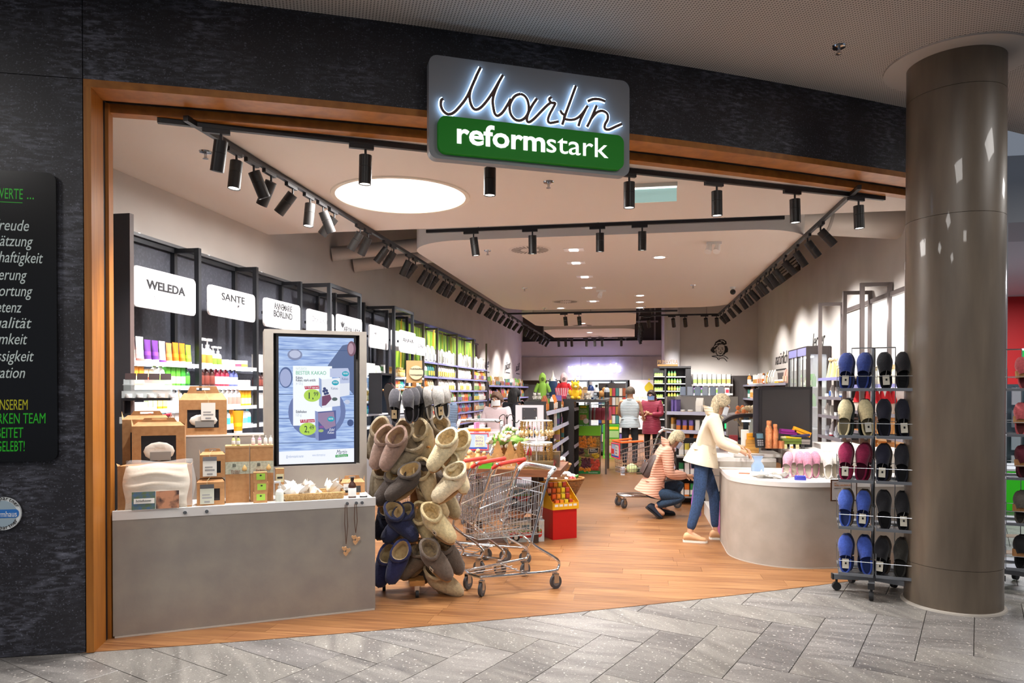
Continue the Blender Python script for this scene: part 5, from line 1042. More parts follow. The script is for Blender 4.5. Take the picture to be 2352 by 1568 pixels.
# ---------------- shopping carts ----------------
def cart(loc,rz,label,handle='#c9ccd0',basket_only=False,s=1.,coin=True,hcol2=None):
    """+x towards the handle; origin on the floor below the middle"""
    t=thing('shopping_cart',label,'shopping cart',loc,rz)
    def tb(p,n,r=.011,m=CHROME,k=4,par=t): return MB().tube(smoothpts(p,k) if k else p,r,8).build(n,m,par,smooth=True)
    hw=.25; fw=.13
    for s_ in (-1,1):
        tb([(-.42,s_*fw,.155),(-.1,s_*.19,.15),(.30,s_*hw,.15),(.37,s_*hw,.17),(.36,s_*hw,.24),(.10,s_*hw,.38),(.07,s_*hw,.44),(.12,s_*hw,.58),(.24,s_*hw,.90),(.26,s_*hw,.95)],'side_frame',.0125)
    tb([(-.42,-fw,.155),(-.45,0,.155),(-.42,fw,.155)],'front_bar',.0125); tb([(.02,-hw*.9,.15),(.02,hw*.9,.15)],'cross_bar',.008,k=0)
    for i in range(4): tb([(-.43,(-.09+.06*i),.158),(.05,(-.14+.093*i),.158)],'rack_rod',.004,k=0)
    tb([(.24,-hw,.90),(.30,-hw,.985),(.33,-hw+.03,1.0),(.33,hw-.03,1.0),(.30,hw,.985),(.24,hw,.90)],'handle_frame',.0125)
    MB().tube(smoothpts([(.265,-hw,.955),(.315,-hw+.004,.99),(.34,-hw+.05,1.0),(.34,hw-.05,1.0),(.315,hw-.004,.99),(.265,hw,.955)],5),.019,10).build('handle_grip',M(handle,.35),t,smooth=True)
    for s_ in (-1,1): MB().tube([(.33,s_*(hw-.02),.995),(.345,s_*(hw-.02),.998)],.024,10).build('grip_end',M(hcol2 or handle,.35),t,smooth=True)
    # basket: back (handle side) tall, front narrow; wires
    T_=lambda x: .88-.17*(.22-x)/.66; Bz=lambda x: .46+.0*(x); W_=lambda x: .235-.075*(.22-x)/.66
    mb=MB()
    for s_ in (-1,1):
        for z in (0,.16,.33,.5,.66,.83,1.0):
            pts=[(x,s_*W_(x)*(.80+.2*z),Bz(x)+(T_(x)-Bz(x))*z) for x in (.22,-.10,-.44)]; mb.tube(pts,.0058 if z in(0,1.) else .0026,5)
        for i in range(19):
            x=.20-.64*i/18; mb.tube([(x,s_*W_(x)*.80,Bz(x)),(x,s_*W_(x),T_(x))],.0022,4)
    mb.build('basket_side_mesh',CHROME,t,kind='stuff')
    mb=MB()
    for i in range(9): a=-1+2*i/8; mb.tube([(-.44,a*.16*.8,.46),(-.445,a*.16,.71)],.0022,4)
    for z in (.46,.52,.58,.64,.71): mb.tube([(-.443,-.16*(.8+.2*(z-.46)/.25),z),(-.443,.16*(.8+.2*(z-.46)/.25),z)],.0058 if z>.7 else .0028,5)
    mb.build('basket_front_mesh',CHROME,t,kind='stuff'); mb=MB()
    for i in range(12): x=.21-.65*i/11; mb.tube([(x,-W_(x)*.8,.46),(x,W_(x)*.8,.46)],.0024,4)
    for i in range(7): a=-1+2*i/6; mb.tube([(.22,a*.235*.8,.458),(-.44,a*.16*.8,.458)],.0024,4)
    mb.build('basket_floor_mesh',CHROME,t,kind='stuff'); mb=MB()
    for i in range(13): a=-1+2*i/12; mb.tube([(.225,a*.235,.88),(.215,a*.235*.85,.60)],.0026,4)
    for z,f in ((.88,1),(.80,.97),(.60,.86)): mb.tube([(.222,-.235*f,z),(.222,.235*f,z)],.005,5)
    mb.build('rear_flap_mesh',CHROME,t,kind='stuff')
    for x,y,a in ((-.40,-.125,.6),(-.40,.125,.4),(.34,-hw,-.1),(.34,hw,.1)):
        c=MB(); c.T=Matrix.Translation((x,y,0))@Matrix.Rotation(a,4,'Z'); c.cyl((0,-.014,.058),(0,.014,.058),.058,n=24); w_=c.build('caster_wheel',M('#4a4b4f',.6),t,smooth=40)
        c=MB(); c.T=Matrix.Translation((x,y,0))@Matrix.Rotation(a,4,'Z'); c.cyl((0,-.016,.058),(0,.016,.058),.034,n=18); c.build('hub',M('#77797d',.5),w_,smooth=40)
        c=MB(); c.T=Matrix.Translation((x,y,0))@Matrix.Rotation(a,4,'Z'); c.box((-.026,-.020,.05),(.026,-.0165,.125)).box((-.026,.0165,.05),(.026,.020,.125)).box((-.026,-.02,.12),(.026,.02,.128)).cyl((-.0,0,.128),(0,0,.15),.012,n=8); c.build('fork',STEEL,w_)
    return t
ca=R(40.6); cc=Vector((-1.0,5.95,0))
lone=cart((cc.x-.02,cc.y,0),ca,'chrome shopping cart with a bare grey handle standing alone before the tables',handle='#e4e4e4'); lone.scale=(.86,.96,1)
for k in range(3):
    q=Vector((-1.42,6.62,0))+Vector((-.20,.05,0))*k; cart((q.x,q.y,0),R(-18),f'chrome shopping cart nested behind the lone cart, {ORD[k]} of the row',handle='#d23a30')
# ---------------- wooden table with carved goods ----------------
TBY=7.35; tl=at(1040,1085,TBY); tr_=at(1287,1085,TBY); TZ_=at(1160,1078,TBY).z
TW=M('#7a4a2c',.5,noise=(5,5),col2='#613820',stretch=(1,8,8)); WD=M('#c99a63',.6,noise=(9,4),col2='#b07f48'); WDL=M('#dab684',.6,noise=(9,4),col2='#c79e66')
t=thing('wooden_table','dark wooden table covered with carved Christmas decorations behind the lone cart','table',(tl.x,TBY,0)); TL=tr_.x-tl.x; TD=.95
for k in range(4): MB().box((0,.004+TD/4*k,TZ_-.055),(TL,TD/4*(k+1),TZ_)).build('plank',TW,t)
MB().box((0,-.02,TZ_-.07),(TL,.003,TZ_+.004)).build('edge_board',TW,t)
for a in (.06,TL-.35):
    for b in (.35,TD-.1): MB().box((a,b,0),(a+.07,b+.07,TZ_-.056)).build('leg',M('#3a2a22',.6),t)
MB().box((.05,.05,.32),(TL-.40,TD-.05,.35)).build('lower_board',TW,t)
def tpos(x,y,d=0.): p=at(x,y,TBY+d); return p
def fir(x,y,d,h,col,label,group='carved wooden fir trees'):
    p=tpos(x,y,d); hh=h; t=thing('wooden_fir_tree',label,'ornament',(p.x,TBY+d,TZ_),YAW,group)
    pts=[]; n=6
    for i in range(n): f=i/n; z0=.14+.86*f; wd=.34*(1-f)+.03; pts+= [(wd*hh,z0*hh),(wd*hh*.62,(z0+.86/n*.75)*hh)]
    right=[(.04*hh,0),(.04*hh,.14*hh)]+pts; poly=right+[(0,hh)]+[(-x_,z_) for x_,z_ in right[::-1]]
    MB().prism(poly,-.012,.012,ax=1).build('board',M(col,.6,noise=(9,4),col2=shade(col,.85)),t); MB().box((-.05,-.03,0),(.05,.03,.012)).build('foot',M(col,.6),t); return t
for x,y,d,h,c,l in ((1143,1055,.40,.27,'#b98a55','carved wooden fir tree, tall, behind the green box'),(1168,1050,.55,.36,'#a5763f','tallest carved wooden fir tree in the middle of the table'),(1172,1062,.30,.27,'#b5854d','carved wooden fir tree, tall, in front of the tallest'),(1194,1060,.35,.27,'#b08048','carved wooden fir tree, tall, nearest the glitter ornaments'),(1142,1078,.10,.145,'#c08f58','small carved fir tree in front, nearest the green box'),(1163,1078,.08,.17,'#bb8a52','small carved fir tree, middle of the front row'),(1185,1078,.10,.16,'#bd8c54','small carved fir tree, last of the front row')): fir(x,y,d,h,c,l)
p=tpos(1110,1075,.06); t=thing('green_box','bright green box carrying wooden angels on the table','box',(p.x-.085,TBY+.05,TZ_)); MB().box((0,0,0),(.18,.12,.062)).build('box_body',M('#4fa61e',.5),t); MB().box((-.002,-.002,.05),(.182,.122,.064)).build('lid',M('#5cb828',.5),t)
def angel(x,d,z,s,label,name='wooden_angel',star=False):
    p=tpos(x,1075,d); t=thing(name,label,'ornament',(p.x,TBY+d,z),YAW,'carved wooden angels')
    if star:
        MB().prism([((.05 if k%2==0 else .024)*s*math.cos(PI/2+k*PI/5),.055*s+(.05 if k%2==0 else .024)*s*math.sin(PI/2+k*PI/5)) for k in range(10)],-.012,.012,ax=1).build('star',WD,t); MB().box((-.02*s,-.02,0),(.02*s,.02,.02*s)).build('foot',WD,t); return t
    MB().lathe([(.042*s,0),(.036*s,.03*s),(.016*s,.085*s),(0,.09*s)],14).build('body',WD,t,smooth=60); MB().ell((0,0,.105*s),(.022*s,.022*s,.024*s)).build('head',WDL,t,smooth=True)
    for q in (-1,1): MB().prism([(q*.01*s,.07*s),(q*.06*s,.10*s),(q*.055*s,.05*s)],.008,.016,ax=1).build('wing',WD,t)
    return t
for i,(x,d,z,s) in enumerate(((1055,.05,TZ_,.95),(1070,.03,TZ_,.9),(1085,.04,TZ_,.9),(1062,.25,TZ_,1.3),(1078,.28,TZ_,1.4),(1096,.26,TZ_,1.35),(1098,.10,TZ_+.065,1.1),(1112,.10,TZ_+.065,.9),(1122,.10,TZ_+.065,.9))):
    angel(x,d,z,s,f'small carved wooden {"star" if i==8 else "angel"} on the table, {ORD[i]} in the group by the green box',star=(i==8),name='wooden_star' if i==8 else 'wooden_angel')
p=tpos(1165,1065,.32); t=thing('wooden_crate','low white wooden crate under the fir trees on the table','crate',(p.x-.16,TBY+.26,TZ_)); WC=M('#e4dccf',.6)
MB().box((0,0,0),(.36,.012,.05)).build('slat',WC,t); MB().box((0,.14,0),(.36,.152,.05)).build('slat',WC,t); MB().box((0,.012,0),(.012,.14,.05)).build('slat',WC,t); MB().box((.348,.012,0),(.36,.14,.05)).build('slat',WC,t); MB().box((.012,.012,0),(.348,.14,.01)).build('base',WC,t)
# wreath-like flower bunches hanging on a scrolled iron stand
p=tpos(1160,1078,.5); t=thing('iron_hanger_stand','black scrolled iron stand holding white flower bunches','stand',(p.x,TBY+.62,TZ_)); IR=M('#2b2523',.5,.5)
tz=tpos(1160,952,.62).z-TZ_; MB().tube([(0,0,0),(0,0,tz)],.006,6).build('rod',IR,t); MB().cyl((0,0,0),(0,0,.012),.06,n=20).build('foot',IR,t)
for q in (-1,1): MB().tube(smoothpts([(0,0,tz-.06),(q*.02,0,tz-.01),(q*.05,0,tz),(q*.085,0,tz-.03),(q*.08,0,tz-.065),(q*.055,0,tz-.06),(q*.11,0,tz-.09),(q*.14,0,tz-.06)],4),.0045,6).build('scroll',IR,t,smooth=True)
GRL=M('#7fae4c',.6); WFL=M('#eee8dc',.7,bump=(60,.3)); BGF=M('#d8c9ae',.7)
r_=random.Random(3)
for b,(x,y,rr) in enumerate(((1148,1010,.145),(1185,1012,.14),(1168,990,.10))):
    p=tpos(x,y,.5); t=thing('flower_bunch',('round bunch of white felt flowers nearer the green box','round bunch of white felt flowers nearer the glitter spinner','smaller bunch of white felt flowers at the top of the stand')[b],'flowers',(p.x,TBY+.5+.06*b,p.z))
    l=MB(); f1=MB(); f2=MB()
    for k in range(60):
        a=r_.random()*2*PI; e=math.acos(1-2*r_.random()); d=Vector((math.sin(e)*math.cos(a),math.sin(e)*math.sin(a)*.6,math.cos(e)*.62)); c=d*rr*(.75+.3*r_.random())
        if k%3==0: q=d.orthogonal()*.02; l.add([c*.5-q,c*1.25,c*.5+q,c*.6+Vector((0,0,.01))],[(0,1,3),(3,1,2)])
        elif k%3==1: f1.ell(c,(.022,.020,.024),7,5)
        else: f2.ell(c*.95,(.018,.018,.018),6,4)
    l.build('leaf',GRL,t,kind='stuff'); f1.build('blossom',WFL,t,smooth=True,kind='stuff'); f2.build('bud',BGF,t,smooth=True,kind='stuff'); MB().ell((0,0,0),(rr*.62,rr*.4,rr*.42)).build('core',GRL,t,smooth=True)
    if b<2: MB().tube([(0,0,rr*.4),(0,0,.2)],.002,4).build('cord',IR,t)
# glitter ornament carousel: two tiers with golden strips, tins below
p=tpos(1230,1078,.2); q0=p
t=thing('ornament_carousel','two tier wire carousel hung with golden glitter strips at the table end','carousel',(p.x,TBY+.28,TZ_))
MB().cyl((0,0,0),(0,0,.54),.008,n=8).build('rod',WHITE,t); MB().cyl((0,0,0),(0,0,.01),.09,n=20).build('foot',WHITE,t)
for z in (.50,.265): MB().tube([(.165*math.cos(2*PI*k/24),.165*math.sin(2*PI*k/24),z) for k in range(24)],.005,6,closed=True).build('ring',WHITE,t,smooth=True); 
for z in (.50,.265):
    for k in range(3): MB().tube([(0,0,z),(.165*math.cos(2*PI*k/3),.165*math.sin(2*PI*k/3),z)],.004,5).build('spoke',WHITE,t)
MB().lathe([(.0,.225),(.16,.235),(.165,.247),(0,.24)],24).build('tray',M('#cfd5da',.2,.6),t,smooth=40)
GLD=M('#d8b878',.22,.85); GLDL=M('#f0dcae',.3,.6)
gm=MB()
for k in range(9): gm.box((-.010+.004*(k%3-1),-.001,-.02*(k+1)),(.010+.004*(k%2),.001,-.02*k-.005))
gm=gm.mesh('glitter_strip',GLD)
for z,nn in ((.498,22),(.263,20)):
    for k in range(nn):
        a=2*PI*k/nn; o=link('glitter_strip',gm,t); o.location=(.165*math.cos(a),.165*math.sin(a),z); o.rotation_euler=(0,.03*math.sin(k*3),a)
for k in range(18):
    a=2*PI*k/18; MB().ell((.172*math.cos(a),.172*math.sin(a),.37),(.02,.02,.028),8,6).build('golden_bell',GLDL,t,smooth=True)
for k,(dx,dd,w_,hh) in enumerate(((-.13,.02,.20,.08),(.06,.0,.20,.085),(.0,.30,.3,.16))):
    t=thing('metal_tin',('low golden tin before the carousel foot','low golden tin beside the wooden table edge','large silver tin behind the carousel foot')[k],'tin',(q0.x+dx-.06,TBY+dd+.04,TZ_)); MB().box((0,0,0),(w_,.1,hh)).build('tin_body',M('#b59a6c' if k<2 else '#a39c8c',.22,.85),t); MB().box((-.002,-.002,hh*.8),(w_+.002,.102,hh+.004)).build('lid',M('#c9b084',.2,.85),t)
p=tpos(1276,1062,.3); t=thing('red_bauble','round red bauble at the far end of the wooden table','ornament',(p.x-.04,TBY+.25,TZ_+.036)); MB().ell((0,0,0),(.035,.035,.035)).build('ball',M('#c5303a',.3),t,smooth=True); MB().cyl((0,0,.033),(0,0,.045),.008,n=8).build('cap',GLD,t)
# gnomes behind
for k,(x,y) in enumerate(((1150,1035),(1216,1035),(1200,1036))):
    p=tpos(x,y,.7); t=thing('felt_gnome',f'small felt gnome with a red cap behind the fir trees, {ORD[k]} from the green box','ornament',(p.x,TBY+.72,TZ_)); MB().lathe([(.04,0),(.035,.06),(.02,.1),(0,.105)],12).build('body',M('#dcd6cc',.9),t,smooth=60); MB().lathe([(.04,.09),(.02,.15),(0,.2)],12).build('cap',M('#a8232c',.9),t,smooth=60); MB().ell((0,-.03,.085),(.012,.012,.012),8,6).build('nose',M('#d8a888',.7),t,smooth=True)
# ---------------- bright display in front of the table end ----------------
p0=Vector((-.88,7.89,0)); p1=Vector((-.64,8.05,0)); p2=Vector((-1.02,8.18,0)); DA=math.atan2(.16,.24)
t=thing('snack_display','yellow stepped cardboard display on a red plinth full of snack bars','display',(p0.x,p0.y,0),DA); RED=M('#c4060c',.45); YEL=M('#f2b818',.5); dw=.30; dd=.32
MB().box((0,0,0),(dw,dd,.33)).build('red_plinth',RED,t); z0=.332
mb=MB()
for a,b in ((-.015,-.010),(dw+.010,dw+.015)): mb.prism([(-.02,z0),(dd,z0),(dd,z0+.28),(dd-.05,z0+.28),(-.02,z0+.08)],a,b,ax=0)
mb.build('yellow_side',YEL,t,kind='stuff'); MB().box((-.01,-.022,z0),(dw+.01,-.017,z0+.075)).build('yellow_front',YEL,t); MB().box((-.01,-.017,z0),(dw+.01,dd,z0+.004)).build('base',YEL,t); MB().box((-.01,dd-.005,z0),(dw+.01,dd,z0+.28)).build('yellow_back',YEL,t)
for k in range(4): MB().box((-.01,-.01+.075*k,z0+.005),(dw+.01,.06+.075*k,z0+.02+.055*k)).build('step',YEL,t)
for k in range(5): MB().box((.012+.058*k,-.0235,z0+.035),(.055+.058*k,-.0225,z0+.06)).build('price_tag',PAPER,t)
cols=['#d9906a','#e0652f','#e08a2a','#d8c02e','#b0452f']
Rm=Matrix.Rotation(DA,3,'Z'); bmsh={}
for rI in range(4):
    for k in range(5 if rI>1 else 4):
        c=cols[(k+(1 if rI<2 else 0))%5]
        if c not in bmsh: bmsh[c]=(MB().box((0,0,0),(.045,.035,.085)).mesh('wrapper',M(c,.4)),MB().box((.003,-.0012,.045),(.042,-.0004,.08)).mesh('printed_panel',M(shade(c,1.2),.5)),MB().box((.003,-.0012,.008),(.042,-.0004,.03)).mesh('dark_band',M('#4a3a22',.5)))
        q=Rm@Vector((.012+.058*k+(.02 if rI<2 else 0),.0+.075*rI,0)); o=tag(link('snack_bar',bmsh[c][0],loc=(p0.x+q.x,p0.y+q.y,z0+.0205+.055*rI),rz=DA),f'{cname(c)} snack bar on the {("front","second","third","rear")[rI]} step of the yellow display, {ORD[k]} from the cart side','snack','snack bars in the yellow display'); link('printed_panel',bmsh[c][1],o); link('dark_band',bmsh[c][2],o)
# boxes with a printed van
def vanbox(x,y,z,w_,d_,h_,rz,label):
    t=thing('van_print_box',label,'box',(x,y,z),rz,'boxes printed with a red van'); MB().box((0,0,0),(w_,d_,h_)).build('carton_body',M('#d5d4cf',.5,noise=(20,3),col2='#b9c2c2'),t); MB().box((-.001,-.001,h_-.012),(w_+.001,d_+.001,h_+.001)).build('lid',M('#cfe0ea',.4),t)
    pr=MB().prism(rrect(w_*.06,h_*.2,w_*.94,h_*.62,.03),-.0015,-.0004,ax=1).build('van_body_print',M('#c93a26',.5),t); MB().prism(rrect(w_*.1,h_*.5,w_*.9,h_*.88,.04),-.0022,-.0016,ax=1).build('van_roof_print',M('#dfe2d4',.5),pr); MB().box((w_*.08,-.0028,h_*.47),(w_*.92,-.0023,h_*.56)).build('green_stripe_print',M('#6d9a3c',.5),pr)
    for k in range(3): MB().box((w_*(.15+.25*k),-.0034,h_*.6),(w_*(.35+.25*k),-.0029,h_*.8)).build('window_print',M('#6f8a94',.5),pr)
    for a in (.25,.75): MB().prism([(w_*a+.042*math.cos(2*PI*k/16),h_*.22+.042*math.sin(2*PI*k/16)) for k in range(16)],-.0040,-.0035,ax=1).build('wheel_print',INK,pr); MB().prism([(w_*a+.022*math.cos(2*PI*k/12),h_*.22+.022*math.sin(2*PI*k/12)) for k in range(12)],-.0046,-.0041,ax=1).build('hub_print',M('#e6e2d4',.5),pr)
b0=Vector((-1.26,7.70,0)); vanbox(b0.x-.10,b0.y-.04,0,.42,.20,.235,DA*.6,'box printed with a red van standing on the floor behind the cart'); vanbox(b0.x-.16,b0.y+.22,.36,.40,.2,.22,DA*.6,'box printed with a red van on the lower table board')
# woven basket with candy beyond the snack display
def basket(cx,cy,z,r1,r2,h,label,asp=.8,rz=0,col='#a9743c'):
    t=thing('wicker_basket',label,'basket',(cx,cy,z),rz); wk=M(col,.6,noise=(40,3),col2=shade(col,.75)); mb=MB(); n=int(h/.016)
    for k in range(n):
        f=k/(n-1); r=r1+(r2-r1)*f; mb.tube([((r+.005*(-1)**(j+k))*math.cos(2*PI*j/40),asp*(r+.005*(-1)**(j+k))*math.sin(2*PI*j/40),.008+h*f) for j in range(40)],.009,5,closed=True)
    mb.build('woven_side',wk,t,smooth=True,kind='stuff'); mb=MB(); mb.prism([(r1*math.cos(2*PI*j/24),asp*r1*math.sin(2*PI*j/24)) for j in range(24)],0,.008); mb.build('base',wk,t); MB().tube([(r2*math.cos(2*PI*j/40),asp*r2*math.sin(2*PI*j/40),h+.01) for j in range(40)],.014,6,closed=True).build('rim',wk,t,smooth=True)
    return t
bk=at(1290,1120,8.55); basket(bk.x,8.62,.42,.17,.26,.17,'woven brown basket heaped with sweets beyond the snack display')
MB_=MB(); st=thing('basket_stool','dark wooden stool carrying the sweets basket','stool',(bk.x,8.62,0))
MB().box((-.16,-.13,.385),(.16,.13,.415)).build('seat',TW,st)
for a in (-.14,.11):
    for b in (-.11,.08): MB().box((a,b,0),(a+.03,b+.03,.385)).build('leg',TW,st)
cm=[MB().ell((0,0,0),(.045,.028,.02),10,7).mesh('sweet',M(c,.35,bump=(60,.3)),smooth=True) for c in ('#f0ece8','#d84a44','#e8e2dc','#b83a3a','#f4f0ec','#5a9a4a')]
for k in range(24):
    a=r_.random()*2*PI; q=.20*math.sqrt(r_.random()); o=tag(link('candy_bag',cm[k%6] if k%6 in(1,3,5) and k<10 else cm[(0,2,4)[k%3]]),'small wrapped sweet heaped in the woven basket beyond the display','sweet','sweets in the woven basket'); o.location=(bk.x+q*math.cos(a),8.62+.75*q*math.sin(a),.585+.07*(1-q/.22)+.012*(k%3)); o.rotation_euler=(r_.random(),r_.random(),r_.random()*6)
b2=at(1278,1085,8.9); basket(b2.x,8.98,.62,.12,.17,.10,'smaller woven basket with red sweets right of the table edge'.replace('right of','beside'),col='#b98850')
st=thing('basket_stand','dark crate under the smaller sweets basket','crate',(b2.x,8.98,0)); MB().box((-.13,-.13,0),(.13,.13,.6)).build('crate_body',M('#4a3a30',.7),st); MB().box((-.135,-.135,.601),(.135,.135,.615)).build('top_board',TW,st)
for k in range(10):
    a=r_.random()*2*PI; q=.11*math.sqrt(r_.random()); o=tag(link('candy_bag',cm[(1,3,0)[k%3]]),'red wrapped sweet in the smaller basket beside the table','sweet','sweets in the smaller basket'); o.location=(b2.x+q*math.cos(a),8.98+.8*q*math.sin(a),.735+.03*(k%3)); o.rotation_euler=(r_.random(),r_.random(),r_.random()*6)
# ---------------- white counter with a dark panel, and the middle shelves ----------------
MY=9.6
pa=at(1184,930,MY); pb=at(1248,930,MY)
t=thing('counter_back_panel','pale grey counter panel with a dark plate screwed onto it','panel',(pa.x,MY,0)); L=pb.x-pa.x; MB().box((0,0,0),(L,.05,pa.z)).build('panel',M('#cfcbd0',.5),t); MB().box((-.55,-.02,0),(L,-.001,.98)).build('front_panel',M('#b3aeb8',.5),t); MB().box((-.6,-.05,.982),(L+.02,.3,1.02)).build('worktop',M('#c9c6cc',.4),t)
x0=at(1199,936,MY-.02).x-pa.x; x1=at(1233,936,MY-.02).x-pa.x; z1=at(1210,936,MY-.02).z; z0_=at(1210,964,MY-.02).z
pl_=MB().box((x0,-.016,z0_),(x1,-.0005,z1)).build('dark_plate',M('#3b3b40',.4),t)
for a in (x0+.03,x1-.03):
    for b in (z0_+.03,z1-.03): MB().cyl((a,-.016,b),(a,-.02,b),.008,n=10).build('screw',STEEL,pl_)
p=at(1195,965,MY-.25)
for k in range(9):
    q=Vector((pa.x+.02+.035*k,MY-.045+.02*(k%2)-.0,1.0205)); o=tag(link('make_up_pencil',MB().cyl((0,0,0),(0,0,.10+.02*(k%3)),.008,n=8).mesh('make_up_pencil',M('#1b1a1d',.3),smooth=40),loc=q),f'dark make-up pencil standing before the grey panel, {ORD[k]} from the shelves','make-up','make-up pencils'); link('cap',MB().cyl((0,0,.10+.02*(k%3)),(0,0,.125+.02*(k%3)),.0085,n=8).mesh('cap',M('#c98a94',.4),smooth=40),o)
# dark gondola with angled lavender rails
def gondola(A,Bv,h,label,zs,depth,sets,side=1,groupname='goods',top=True,seed=1,dk='#2f2d2e'):
    A=Vector(A);Bv=Vector(Bv); d=(Bv-A); L=d.length; a=math.atan2(d.y,d.x); t=thing('gondola_shelf',label,'shelf unit',A,a); DK=M(dk,.5)
    MB().box((0,0,0),(L,.03,h)).build('spine_panel',DK,t); MB().box((-.03,-depth-.0,0),(0,.03,h)).build('end_panel',DK,t); MB().box((L,-depth-(.10 if h>1.45 else 0),0),(L+.03,.03,h)).build('end_panel',DK,t)
    n=max(1,round(L/1.0))
    for i in range(1,n): MB().box((L*i/n-.012,-depth+.02,0),(L*i/n+.012,-.001,h-.02)).build('divider',DK,t)
    for z in zs:
        for i in range(n):
            x0=L*i/n+(.013 if i else 0); x1=L*(i+1)/n-.013; MB().box((x0,-depth,z-.02),(x1,-.001,z)).build('shelf',M('#4a474c',.5),t); MB().add([(x0,-depth-.012,z-.03),(x1,-depth-.012,z-.03),(x1,-depth+.001,z+.03),(x0,-depth+.001,z+.03)],[(0,1,2,3)]).add([(x0,-depth-.010,z-.03),(x1,-depth-.010,z-.03),(x1,-depth+.003,z+.03),(x0,-depth+.003,z+.03)],[(0,1,2,3)]).build('price_rail',M('#b3b3c6',.45),t)
    rr=random.Random(seed)
    for k,z in enumerate(zs):
        seq=[(rr.choice(['carton','packet','book','jar']),rr.choice(PAL),rr.choice(PAL),rr.randint(1,3),1.1+.5*rr.random()) for _ in range(8)]
        n_=Vector((-d.y,d.x,0)).normalized(); o_=A+n_*(-depth+.12); o2=Bv+n_*(-depth+.12)
        row(seq,o_+d.normalized()*.05,o2-d.normalized()*.05,z+.001,a,f'{ORD[k]} board of the {sets}',f'goods on the {ORD[k]} board of the {sets}',parts=False,gap=1.5)
    return t
# front face along the aisle: end corner at (1308,1100)
E1=fl(1300,1100); E1=Vector((-1.47,13.25,0)); S1=Vector((-1.49,10.0,0))
gondola(S1,E1,1.50,'long dark middle shelf with slanted lavender price rails along the aisle',[.25,.52,.79,1.06,1.33],.28,'long middle shelf',seed=21)
E2=Vector((-1.02,14.9,0)); 
gondola((-1.30,13.42,0),(-1.28,14.28,0),1.42,'second dark middle shelf with hanging cards beyond the long one',[.25,.6,.95,1.3],.2,'second middle shelf',seed=31)
# mid counter for the soft toys
t=thing('display_table','high dark table carrying soft toys and dressed child figures','table',(-1.93,13.36,0)); MB().box((0,0,1.44),(1.42,2.0,1.48)).build('top',M('#3a3836',.5),t)
for a in (0,1.37):
    for b in (.9,1.95): MB().box((a,b,0),(a+.035,b+.035,1.44)).build('leg',FRAME,t)
MB().box((.06,.1,0),(.6,1.9,1.40)).build('panel',M('#545053',.6),t)
TZ2=1.481
def figure(x,y,Y,h,label,body,head,kind):
    p=at(x,y,Y); t=thing('child_mannequin',label,'mannequin',(p.x,Y,TZ2),YAW); s=h/.62
    if kind=='coat':
        MB().lathe([(.13*s,.0),(.12*s,.06*s),(.095*s,.22*s),(.10*s,.32*s),(.06*s,.40*s),(0,.42*s)],18).build('coat',M(body,.8),t,smooth=60); MB().lathe([(.0,.37*s),(.06*s,.38*s),(.085*s,.46*s),(.075*s,.55*s),(.03*s,.61*s),(0,.62*s)],16).build('hood',M(head,.8),t,smooth=60); MB().ell((0,-.05*s,.47*s),(.05*s,.04*s,.06*s)).build('face_opening',M(shade(head,.6),.9),t,smooth=True)
        for q in (-1,1): MB().tube([(q*.085*s,0,.36*s),(q*.14*s,-.01,.26*s),(q*.17*s,-.02,.17*s)],[.045*s,.042*s,.04*s],10).build('sleeve',M(body,.8),t,smooth=60)
    else:
        MB().lathe([(.11*s,.0),(.11*s,.16*s),(.095*s,.24*s),(.085*s,.36*s),(.05*s,.40*s),(0,.41*s)],18).build('dungarees',M(body,.8),t,smooth=60); MB().lathe([(.085*s,.345*s),(.06*s,.42*s),(.03*s,.46*s),(.02*s,.50*s),(.0,.60*s)],16).build('neck_form',M(head,.6),t,smooth=60)
        for q in (-1,1): MB().tube([(q*.05*s,-.06*s,.30*s),(q*.06*s,-.03*s,.41*s)],.012*s,6).build('strap',M(body,.8),t); MB().tube([(q*.09*s,0,.36*s),(q*.14*s,0,.24*s)],[.035*s,.025*s],8).build('arm_stub',M(head,.6),t,smooth=60)
    return t
figure(1246,925,13.8,.52,'child figure in a hooded apple green coat on the high table','#8fc04a','#9ccb55','coat'); figure(1270,925,14.0,.60,'white child torso in navy dungarees between the two coats','#1f3a5f','#f0ece8','dung'); figure(1295,925,13.8,.52,'child figure in a red dress with a pink knitted hood','#c8202c','#e8c8cc','coat')
def plush(x,Y,s,col,label,horn=None,name='soft_toy'):
    p=at(x,925,Y); t=thing(name,label,'soft toy',(p.x,Y,TZ2),YAW); m=M(col,.9,bump=(80,.4),sheen=.3)
    MB().ell((0,0,.10*s),(.085*s,.075*s,.11*s)).build('body',m,t,smooth=True); MB().ell((0,-.01,.25*s),(.08*s,.075*s,.08*s)).build('head',m,t,smooth=True)
    for q in (-1,1): MB().ell((q*.06*s,-.07*s,.035*s),(.035*s,.07*s,.035*s)).build('leg',m,t,smooth=True); MB().ell((q*.095*s,-.02*s,.13*s),(.03*s,.035*s,.06*s)).build('arm',m,t,smooth=True); MB().ell((q*.055*s,0,.32*s),(.022*s,.015*s,.028*s)).build('ear',m,t,smooth=True); MB().ell((q*.03*s,-.075*s,.27*s),(.009*s,.006*s,.009*s),8,6).build('eye',INK,t,smooth=True)
    MB().ell((0,-.085*s,.235*s),(.03*s,.025*s,.022*s)).build('muzzle',M(horn or shade(col,1.1),.8),t,smooth=True)
    if horn: MB().cyl((0,0,.32*s),(0,-.01,.40*s),.02*s,.002,n=10).build('crest',M(horn,.8),t,smooth=60)
plush(1321,13.5,1.03,'#f2c418','yellow plush dragon sitting at the front edge of the high table',horn='#e9e0a8')
